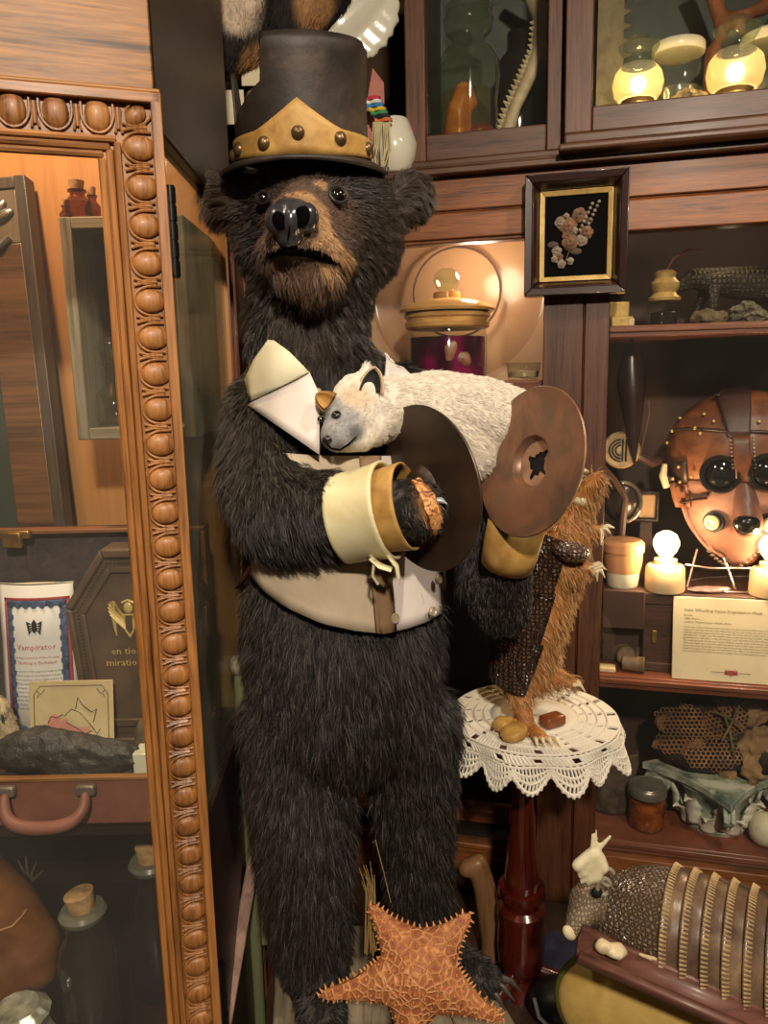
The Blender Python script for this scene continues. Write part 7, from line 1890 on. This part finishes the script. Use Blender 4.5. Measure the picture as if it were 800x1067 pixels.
def prof(t):
    """shell radius along the body, t in metres"""
    s = max(0, min(1, t / 0.12)); return Rmax * (0.42 + 0.58 * math.sin(PI / 2 * s) ** 0.9) - 0.02 * max(0, (t - 0.30) / 0.2)
def spt(t, a, dr=0.0):
    r = prof(t) + dr; return A0 + ax * t + upv * (r * math.sin(a) * 0.98 - 0.012 * (prof(t) / Rmax)) + sidv * r * math.cos(a) * 0.95
T0, T1 = 0.0, 0.118
mb = MB(); mb.grid(48, 16, lambda u, v: spt(T0 + (T1 - T0) * v, -0.9 + 4.6 * u)); mb.build('shoulder_shield', m_front, basket, solid=0.004, soff=-1)
nbands = 10; bw = 0.0290
def bandfn(k):
    t0 = T1 + k * bw
    def g(u, v):
        a = -0.9 + 4.6 * u; lean = 0.022 * math.cos((a - 0.75) * 1.1)
        dr = 0.006 * (1 - v) ** 1.5 + (0.0015 if v < 0.34 else 0.0)
        return spt(t0 + bw * 1.04 * v - lean, a, dr)
    return g
for k in range(nbands):
    MB().grid(48, 8, bandfn(k)).build('shell_band', m_shell, basket, solid=0.003, soff=-1, angle=60)
    rg = MB(); g = bandfn(k)
    n_ = 74
    for j in range(n_):
        u = (j + 0.5) / n_; p, p2 = g(u, 0.02), g(u, 0.36); nrm = (p - (A0 + ax * (p - A0).dot(ax))).normalized()
        rg.tube([p + nrm * 0.0001, p2 + nrm * 0.0001], [0.0019, 0.0013], 5)
    rg.build('band_scale_row', m_ridge, basket)
# head
hb = MB(); H0 = A0 + ax * 0.012
chain(hb, [(A0 + ax * 0.02 - upv * 0.01, 0.036), (P(612, 940, 1.10), 0.031), (P(603, 957, 1.075), 0.021), (P(594, 972, 1.06), 0.011)])
ho = organic(hb, 0.005, 4); th_ = bvh(ho)
ho.build('head', voronoi_bump('head_scales', (150, 132, 106), (96, 80, 62), 170, 0.5, 0.6, width=0.3, dist=0.002), basket)
MB().sph(P(593, 972, 1.056), (0.013, 0.009, 0.0065), RCW @ Matrix.Rotation(-0.9, 3, 'Z')).build('snout', M['bone'], basket)
mc_ = P(622, 925, 1.075)
for k, (px, py) in enumerate(((628, 922), (632, 912))):
    c = P(px, py, 1.078)
    MB().tube([c + V((0.010 * math.cos(a), -0.004, 0.014 * math.sin(a))) for a in np.linspace(0.4, 5.4, 14)], 0.0035, 8).build('ear', plain('ear_grey', (150, 138, 118), 0.6), basket)
MB().sph(P(622, 930, 1.075), (0.009, 0.006, 0.009)).build('eye', M['black'], basket)
# yellow velvet lining and rim
m_vel = mottled('yellow_velvet', [(0.3, (184, 146, 70)), (0.55, (214, 180, 100)), (0.8, (224, 194, 120))], 10, 0.85, 0, 0.15, 120)
bc = P(735, 1090, 1.06)
ub = ax.copy(); vb = (V((0, 0, 1)) - V((0, 0, 1)).dot(ub) * ub).normalized(); wb_ = ub.cross(vb)
if wb_.y > 0: wb_ = -wb_
def dish(u, v):
    a = u * 2 * PI; x = math.cos(a) * 0.235; z = math.sin(a) * 0.15
    f = math.sin(v * PI / 2); dd = math.cos(v * PI / 2)
    return bc + ub * x * f + vb * z * f + wb_ * (0.05 * dd - 0.02)
MB().grid(56, 14, dish, cu=True).build('velvet_lining', m_vel, basket, solid=0.005, soff=-1)
rimm = [dish(k / 72, 1.0) + wb_ * -0.002 for k in range(73)]
MB().tube(rimm, 0.007, 10, False).build('rim', plain('green_piping', (84, 84, 32), 0.5), basket)
MB().grid(56, 10, lambda u, v: bc + ub * math.cos(u * 2 * PI) * 0.235 * (1 - 0.5 * v * v) + vb * math.sin(u * 2 * PI) * 0.15 * (1 - 0.5 * v * v) - wb_ * (0.022 + 0.13 * v), cu=True).build('basket_back', plain('dark_basket', (40, 32, 24), 0.7), basket)
# reddish brown wooden trough edge with pale line, and a bone scrap on it
q0, q1 = P(603, 985, 1.02), P(820, 1082, 0.93)
dv = (q1 - q0).normalized(); un = V((0, 0, 1)); un = (un - un.dot(dv) * dv).normalized(); sn = dv.cross(un)
TRM = Matrix(((*dv, 0), (*sn, 0), (*un, 0), (0, 0, 0, 1))).transposed(); TRM = Matrix.Translation(q0) @ TRM
m_trough = wood('trough_wood', (70, 40, 32), (124, 80, 66), 'x', 12, 0.5)
tw_ = MB(TRM); LL = (q1 - q0).length + 0.1
tw_.grid(2, 14, lambda u, v: V((LL * u, 0.024 * math.cos(PI + PI * v) * (1 - 0.25 * u), 0.020 * math.sin(PI + PI * v) + 0.012)))
tw_.build('wooden_trough', m_trough, basket, solid=0.012, soff=1, bevel=0.002)
pl_ = MB(TRM); pl_.tube([V((0.085, -0.019, 0.014)), V((0.12, -0.031, 0.008)), V((0.2, -0.030, 0.006)), V((LL, -0.024, 0.004))], [0.002, 0.005, 0.005, 0.005], 8); pl_.build('pale_edge', M['bone'], basket)
bn = MB(); c = P(640, 990, 1.01); bn.sph(c, (0.022, 0.012, 0.010), Matrix.Rotation(0.25, 3, 'Y'), 14, 8); bn.sph(c + V((-0.014, 0, 0.006)), (0.012, 0.01, 0.01)); bn.jitter(0.005, 60)
bn.build('claw_stub', M['bone'], basket)
# bone flower on the head
fb_ = thing('bone_flower', 'cream bunched bone tuft tied on the lying armadillo head', 'ornament', P(617, 912, 1.06))
mb = MB(); c = P(617, 903, 1.06)
for a, b in (((620, 890), (608, 908)), ((621, 890), (615, 914)), ((622, 892), (622, 912)), ((618, 889), (602, 902)), ((624, 894), (628, 904))): chain(mb, [(P(*a, 1.06), 0.010), (P(*b, 1.058), 0.0095)])
for px, py in ((604, 912), (606, 918), (613, 920), (602, 905), (622, 918)): chain(mb, [(c, 0.009), (P(px, py, 1.055), 0.0045)])
for a, b in (((620, 888), (621, 866)), ((622, 886), (636, 871)), ((617, 888), (617, 870)), ((612, 890), (604, 896))): chain(mb, [(P(*a, 1.06), 0.0048), (P(*b, 1.06), 0.0026)])
organic(mb, 0.0032, 2).build('tuft', mottled('cream_tuft', [(0.3, (206, 192, 150)), (0.7, (232, 222, 188))], 40, 0.6, 0, 0.3, 90), fb_)
st2 = thing('storage_crate', 'dark crate carrying the armadillo basket at the lower right', 'crate', V((bc.x + 0.04, bc.y, FLOOR)))
zt2 = min((dish(k / 72, 1.0)).z for k in range(72)) - 0.012
MB().box((bc.x - 0.16, bc.y - 0.10, FLOOR), (bc.x + 0.28, bc.y + 0.22, zt2)).build('crate_box', plain('black_crate', (20, 18, 20), 0.7), st2, 0.006)

# ------------------------------------------------------------------ dim things on the floor between
dg = MB(); a, b = P(497, 905, 1.52), P(508, 985, 1.52)
cp = thing('wooden_crook', 'tan wooden crook leaning behind the bear leg beside the table column', 'crook', V((b.x, 1.52, FLOOR)))
mb = MB(); chain(mb, [(P(486, 905, 1.5), 0.020), (P(498, 900, 1.5), 0.022), (P(506, 930, 1.5), 0.026), (P(512, 980, 1.5), 0.024), (V((P(512, 990, 1.5).x, 1.5, FLOOR + 0.03)), 0.024)]); 
cro = organic(mb, 0.007, 3)
for v in cro.v: v.z = max(v.z, FLOOR + 0.001)
cro.build('shaft', wood('tan_crook', (86, 58, 34), (150, 110, 70), 'z', 10, 0.5), cp)
cl = MB(); c = Pz(572, 1000, FLOOR + 0.05)
cl.grid(22, 16, lambda u, v: V((c.x - 0.12 + 0.24 * u, c.y - 0.06 + 0.16 * v, FLOOR + 0.001 + (0.07 + 0.03 * noise.noise(V((u * 5, v * 5, 1)))) * (math.sin(PI * u) * math.sin(PI * v)) ** 0.5)))
tag(cl.build('folded_cloth', mottled('navy_cloth', [(0.3, (34, 36, 54)), (0.7, (62, 66, 92))], 20, 0.9, 0, 0.4, 60), None, solid=0.004, soff=1), 'dark blue cloth heap on the floor right of the table column', 'cloth')
bb = Pz(585, 1045, FLOOR + 0.04)
bag = thing('black_case', 'black case with curved silver trim on the floor under the basket', 'case', V((bb.x, bb.y, FLOOR)))
MB().sph(V((bb.x, bb.y, FLOOR + 0.045)), (0.07, 0.05, 0.046)).build('body', plain('black_hide', (18, 17, 18), 0.45), bag)
MB().tube([V((bb.x - 0.062 , bb.y - 0.03, FLOOR + 0.08 - 0.0)), V((bb.x - 0.055, bb.y - 0.045, FLOOR + 0.05)), V((bb.x - 0.03, bb.y - 0.052, FLOOR + 0.03))], 0.004, 7).build('trim', plain('silver_trim', (150, 146, 140), 0.3, 0.7), bag)

# ------------------------------------------------------------------ things standing on the ledge behind the hat
ZL = Zt + 0.014
def ledge(px, Y): p = P(px, 100, Y); p.z = ZL; return p
wing = thing('porcelain_wing', 'white porcelain wing standing behind the top hat', 'ornament', ledge(348, 1.86))
def wp(px, py): return P(px, py, 1.86)
wo = MB()
chain(wo, [(wp(338, 40), 0.04), (wp(352, 22), 0.055), (wp(372, 6), 0.05), (wp(392, -18), 0.045), (wp(402, -45), 0.04)])
for k, (a, b) in enumerate((((354, 36), (374, 62)), ((362, 30), (386, 54)), ((372, 22), (397, 44)), ((380, 12), (404, 32)), ((388, 0), (409, 20)), ((394, -14), (411, 6)))):
    chain(wo, [(wp(*a), 0.026), (wp(*b), 0.016)])
cw_ = wp(375, 20)
base = ledge(348, 1.86)
chain(wo, [(wp(340, 50), 0.045), (V((base.x, 1.86, ZL + 0.03)), 0.05), (V((base.x, 1.86, ZL + 0.012)), 0.055)])
for v in wo.v: v.y = 1.86 + (v.y - 1.86) * 0.55
wo = organic(wo, 0.007, 3)
for v in wo.v: v.z = max(v.z, ZL + 0.0005)
wo.build('body', M['porcelain'], wing)
m_fk = mottled('tan_hide', [(0.3, (150, 96, 50)), (0.7, (196, 140, 86))], 14, 0.8)
am = thing('animal_mount', 'black, tan and cream furred animal mount on the ledge behind the hat', 'animal', ledge(250, 1.86))
mb = MB()
chain(mb, [(P(265, -30, 1.84), 0.13), (P(245, 30, 1.80), 0.085), (P(228, 55, 1.77), 0.055)]); chain(mb, [(P(300, 20, 1.84), 0.075), (P(330, -10, 1.86), 0.09)]); chain(mb, [(P(268, 60, 1.84), 0.045), (P(272, 90, 1.84), 0.034), (V((P(272, 90, 1.84).x, 1.84, ZL + 0.02)), 0.034)]); chain(mb, [(P(300, 30, 1.86), 0.04), (V((P(300, 60, 1.86).x, 1.86, ZL + 0.02)), 0.034)])
mb.sph(P(247, 2, 1.73), (0.058, 0.03, 0.038))
amo = organic(mb, 0.010, 4)
for v in amo.v: v.z = max(v.z, ZL + 0.0005)
amo_ = amo.build('body', m_skin, am)
def am_col(p, r):
    n = len(p); c = np.array([0.022, 0.018, 0.016]) * r.uniform(0.5, 1.6, (n, 1))
    for q_, rr, cc_ in ((P(247, 2, 1.72), 0.055, (0.75, 0.6, 0.45)), (P(220, 5, 1.75), 0.05, (0.45, 0.26, 0.14)), (P(272, 70, 1.80), 0.06, (0.42, 0.22, 0.09)), (P(330, 5, 1.78), 0.05, (0.42, 0.22, 0.09))):
        w = (1 - sstep(dist(p, q_), rr * 0.7, rr * 1.2))[:, None]; c = c * (1 - w) + np.array(cc_) * r.uniform(0.7, 1.2, (n, 1)) * w
    return c
paint(amo_, amo, am_col, M['hide'])
fur('fur', am, amo, 30000, lambda p: np.full(len(p), 0.016), lambda p, n: np.tile([0, -0.3, -1.0], (len(p), 1)), am_col, M['fur_soft'], 0.0005, clump=0.02, cl=0.15, jit=0.2, lift=0.2, seed=11)
for px, py, s, lab in ((262, 74, 0.03, 'small blank cream card leaning behind the notch of the hat'), (242, 112, 0.035, 'small blank cream card lower left behind the hat spike')):
    p = P(px, py, 1.80); o = MB().cbox(V((0, 0, 0)), (s * 1.5, 0.004, s * 2.0))
    for v in o.v: v += V((p.x, p.y, max(p.z, ZL + s + 0.002)))
    tag(o.build('blank_card', M['paper'], None, 0.001), lab, 'card')
pc = ledge(388, 1.78)
pk_ = MB(); zc = P(388, 90, 1.78).z
pk_.add([(pc.x - 0.02, 1.78, ZL), (pc.x + 0.026, 1.78, ZL), (pc.x + 0.026, 1.784, ZL), (pc.x - 0.02, 1.784, ZL), (P(381, 105, 1.78).x, 1.80, P(381, 108, 1.78).z), (P(400, 82, 1.78).x, 1.80, P(400, 85, 1.78).z), (P(400, 82, 1.78).x, 1.804, P(400, 82, 1.78).z), (P(388, 66, 1.78).x, 1.804, P(388, 66, 1.78).z)], [(0, 3, 2, 1), (4, 5, 6, 7), (0, 1, 5, 4), (1, 2, 6, 5), (2, 3, 7, 6), (3, 0, 4, 7)])
tag(pk_.build('pink_card', plain('dusty_pink', (186, 120, 104), 0.8)), 'dusty pink card standing between the hat and the striped cloth', 'card')
sx0 = P(385, 120, 1.74)
stc = thing('striped_cloth', 'small rainbow striped fringed cloth hanging behind the hat', 'cloth', V((sx0.x + 0.02, 1.74, ZL)))
zt_c, zb_c = P(398, 100, 1.74).z, P(396, 127, 1.74).z
xl, xr_ = P(384, 110, 1.74).x, P(402, 110, 1.74).x
cols = ((206, 60, 70), (230, 226, 214), (60, 130, 190), (230, 190, 60), (70, 150, 90), (40, 40, 60), (214, 120, 60))
for k, c in enumerate(cols):
    a, b = zt_c - (zt_c - zb_c) * k / len(cols), zt_c - (zt_c - zb_c) * (k + 1) / len(cols)
    MB().grid(8, 3, lambda u, v: V((xl + (xr_ - xl) * u + 0.004 * (k - 3), 1.74 + 0.006 * math.sin(u * 7), a + (b - a) * v))).build('stripe', plain('stripe%d' % k, c, 0.85), stc, solid=0.003)
fg = MB()
for k in range(14):
    x = xl + (xr_ - xl) * (k + 0.5) / 14 - 0.004; fg.tube([V((x + 0.012, 1.74, zb_c)), V((x + random.uniform(-.006, .006) + 0.01, 1.738, zb_c - 0.05)), V((x + random.uniform(-.01, .01) + 0.008, 1.74, max(ZL + 0.002, zb_c - random.uniform(0.06, 0.11))))], 0.0016, 5)
fg.build('fringe', plain('fringe_cream', (196, 184, 140), 0.8), stc)
wj = ledge(407, 1.80); wj.x += 0.006
wt = thing('white_vessel', 'white porcelain vessel beside the striped cloth right of the hat', 'vessel', wj)
zz_ = P(407, 125, 1.8).z - ZL
MB().lathe([(0.03, 0), (0.036, 0.004), (0.048, zz_ * 0.35), (0.05, zz_ * 0.55), (0.036, zz_ * 0.9), (0.03, zz_), (0.0, zz_)], TM(wj), 28).build('body', M['porcelain'], wt)
MB().tube([wj + V((0.046 * math.cos(a) * 0.5 + 0.046, 0, zz_ * 0.5 + zz_ * 0.34 * math.sin(a))) for a in np.linspace(-1.5, 1.5, 13)], 0.005, 8).build('handle', plain('green_handle', (70, 90, 84), 0.4), wt)
# ------------------------------------------------------------------ light: warm ceiling lamps of the room, cabinet lamps, bulbs
def point(name, loc, e, col, r=0.05):
    l = bpy.data.lights.new(name, 'POINT'); l.energy = e; l.color = col; l.shadow_soft_size = r
    o = bpy.data.objects.new(name, l); COL.objects.link(o); o.location = V(loc); return o
def spot(name, loc, aim, e, col, ang, r=0.06, blend=0.6):
    l = bpy.data.lights.new(name, 'SPOT'); l.energy = e; l.color = col; l.shadow_soft_size = r; l.spot_size = math.radians(ang); l.spot_blend = blend
    o = bpy.data.objects.new(name, l); COL.objects.link(o); o.location = V(loc)
    o.rotation_euler = (V(aim) - V(loc)).to_track_quat('-Z', 'Y').to_euler(); return o
WARM = (1.0, 0.86, 0.69); WARM2 = (1.0, 0.74, 0.46)
spot('ceiling_spot', (0.20, -1.30, 2.42), (0.0, 1.2, 0.75), 170, WARM, 75, 0.08)
spot('ceiling_spot', (-0.70, 0.25, 2.44), (0.05, 1.25, 0.95), 16, WARM, 60, 0.08)
spot('ceiling_spot', (0.95, 0.45, 2.44), (0.55, 1.25, 0.45), 42, WARM, 90, 0.08)
point('cabinet_lamp', (-0.60, 1.08, 1.92), 16.0, WARM2, 0.05)
point('bay_lamp', RCm @ V((-0.24, 0.20, 1.46)), 2.3, (1.0, 0.82, 0.60), 0.03)
point('bay_lamp', RCm @ V((0.33, 0.22, 1.50)), 0.25, WARM2, 0.03)
for b in bulbs: point('bulb_light', b + RCm.to_3x3() @ V((0, -0.045, 0.0)), 2.2, (1.0, 0.66, 0.34), 0.02)
for g in globes: point('globe_light', g, 0.7, (1.0, 0.74, 0.4), 0.025)
w = bpy.data.worlds.new('world'); SC.world = w; w.use_nodes = True
bg = w.node_tree.nodes['Background']; bg.inputs[0].default_value = (1.0, 0.82, 0.62, 1); bg.inputs[1].default_value = 0.05
SC.view_settings.view_transform = 'Standard'; SC.view_settings.look = 'None'; SC.view_settings.gamma = 1; SC.view_settings.exposure = 0.75
SC.view_settings.use_curve_mapping = False
SC.cycles.use_denoising = True
SC.cycles.max_bounces = 8; SC.cycles.transparent_max_bounces = 16; SC.cycles.caustics_reflective = False; SC.cycles.caustics_refractive = False
SC.cycles.sample_clamp_indirect = 4.0
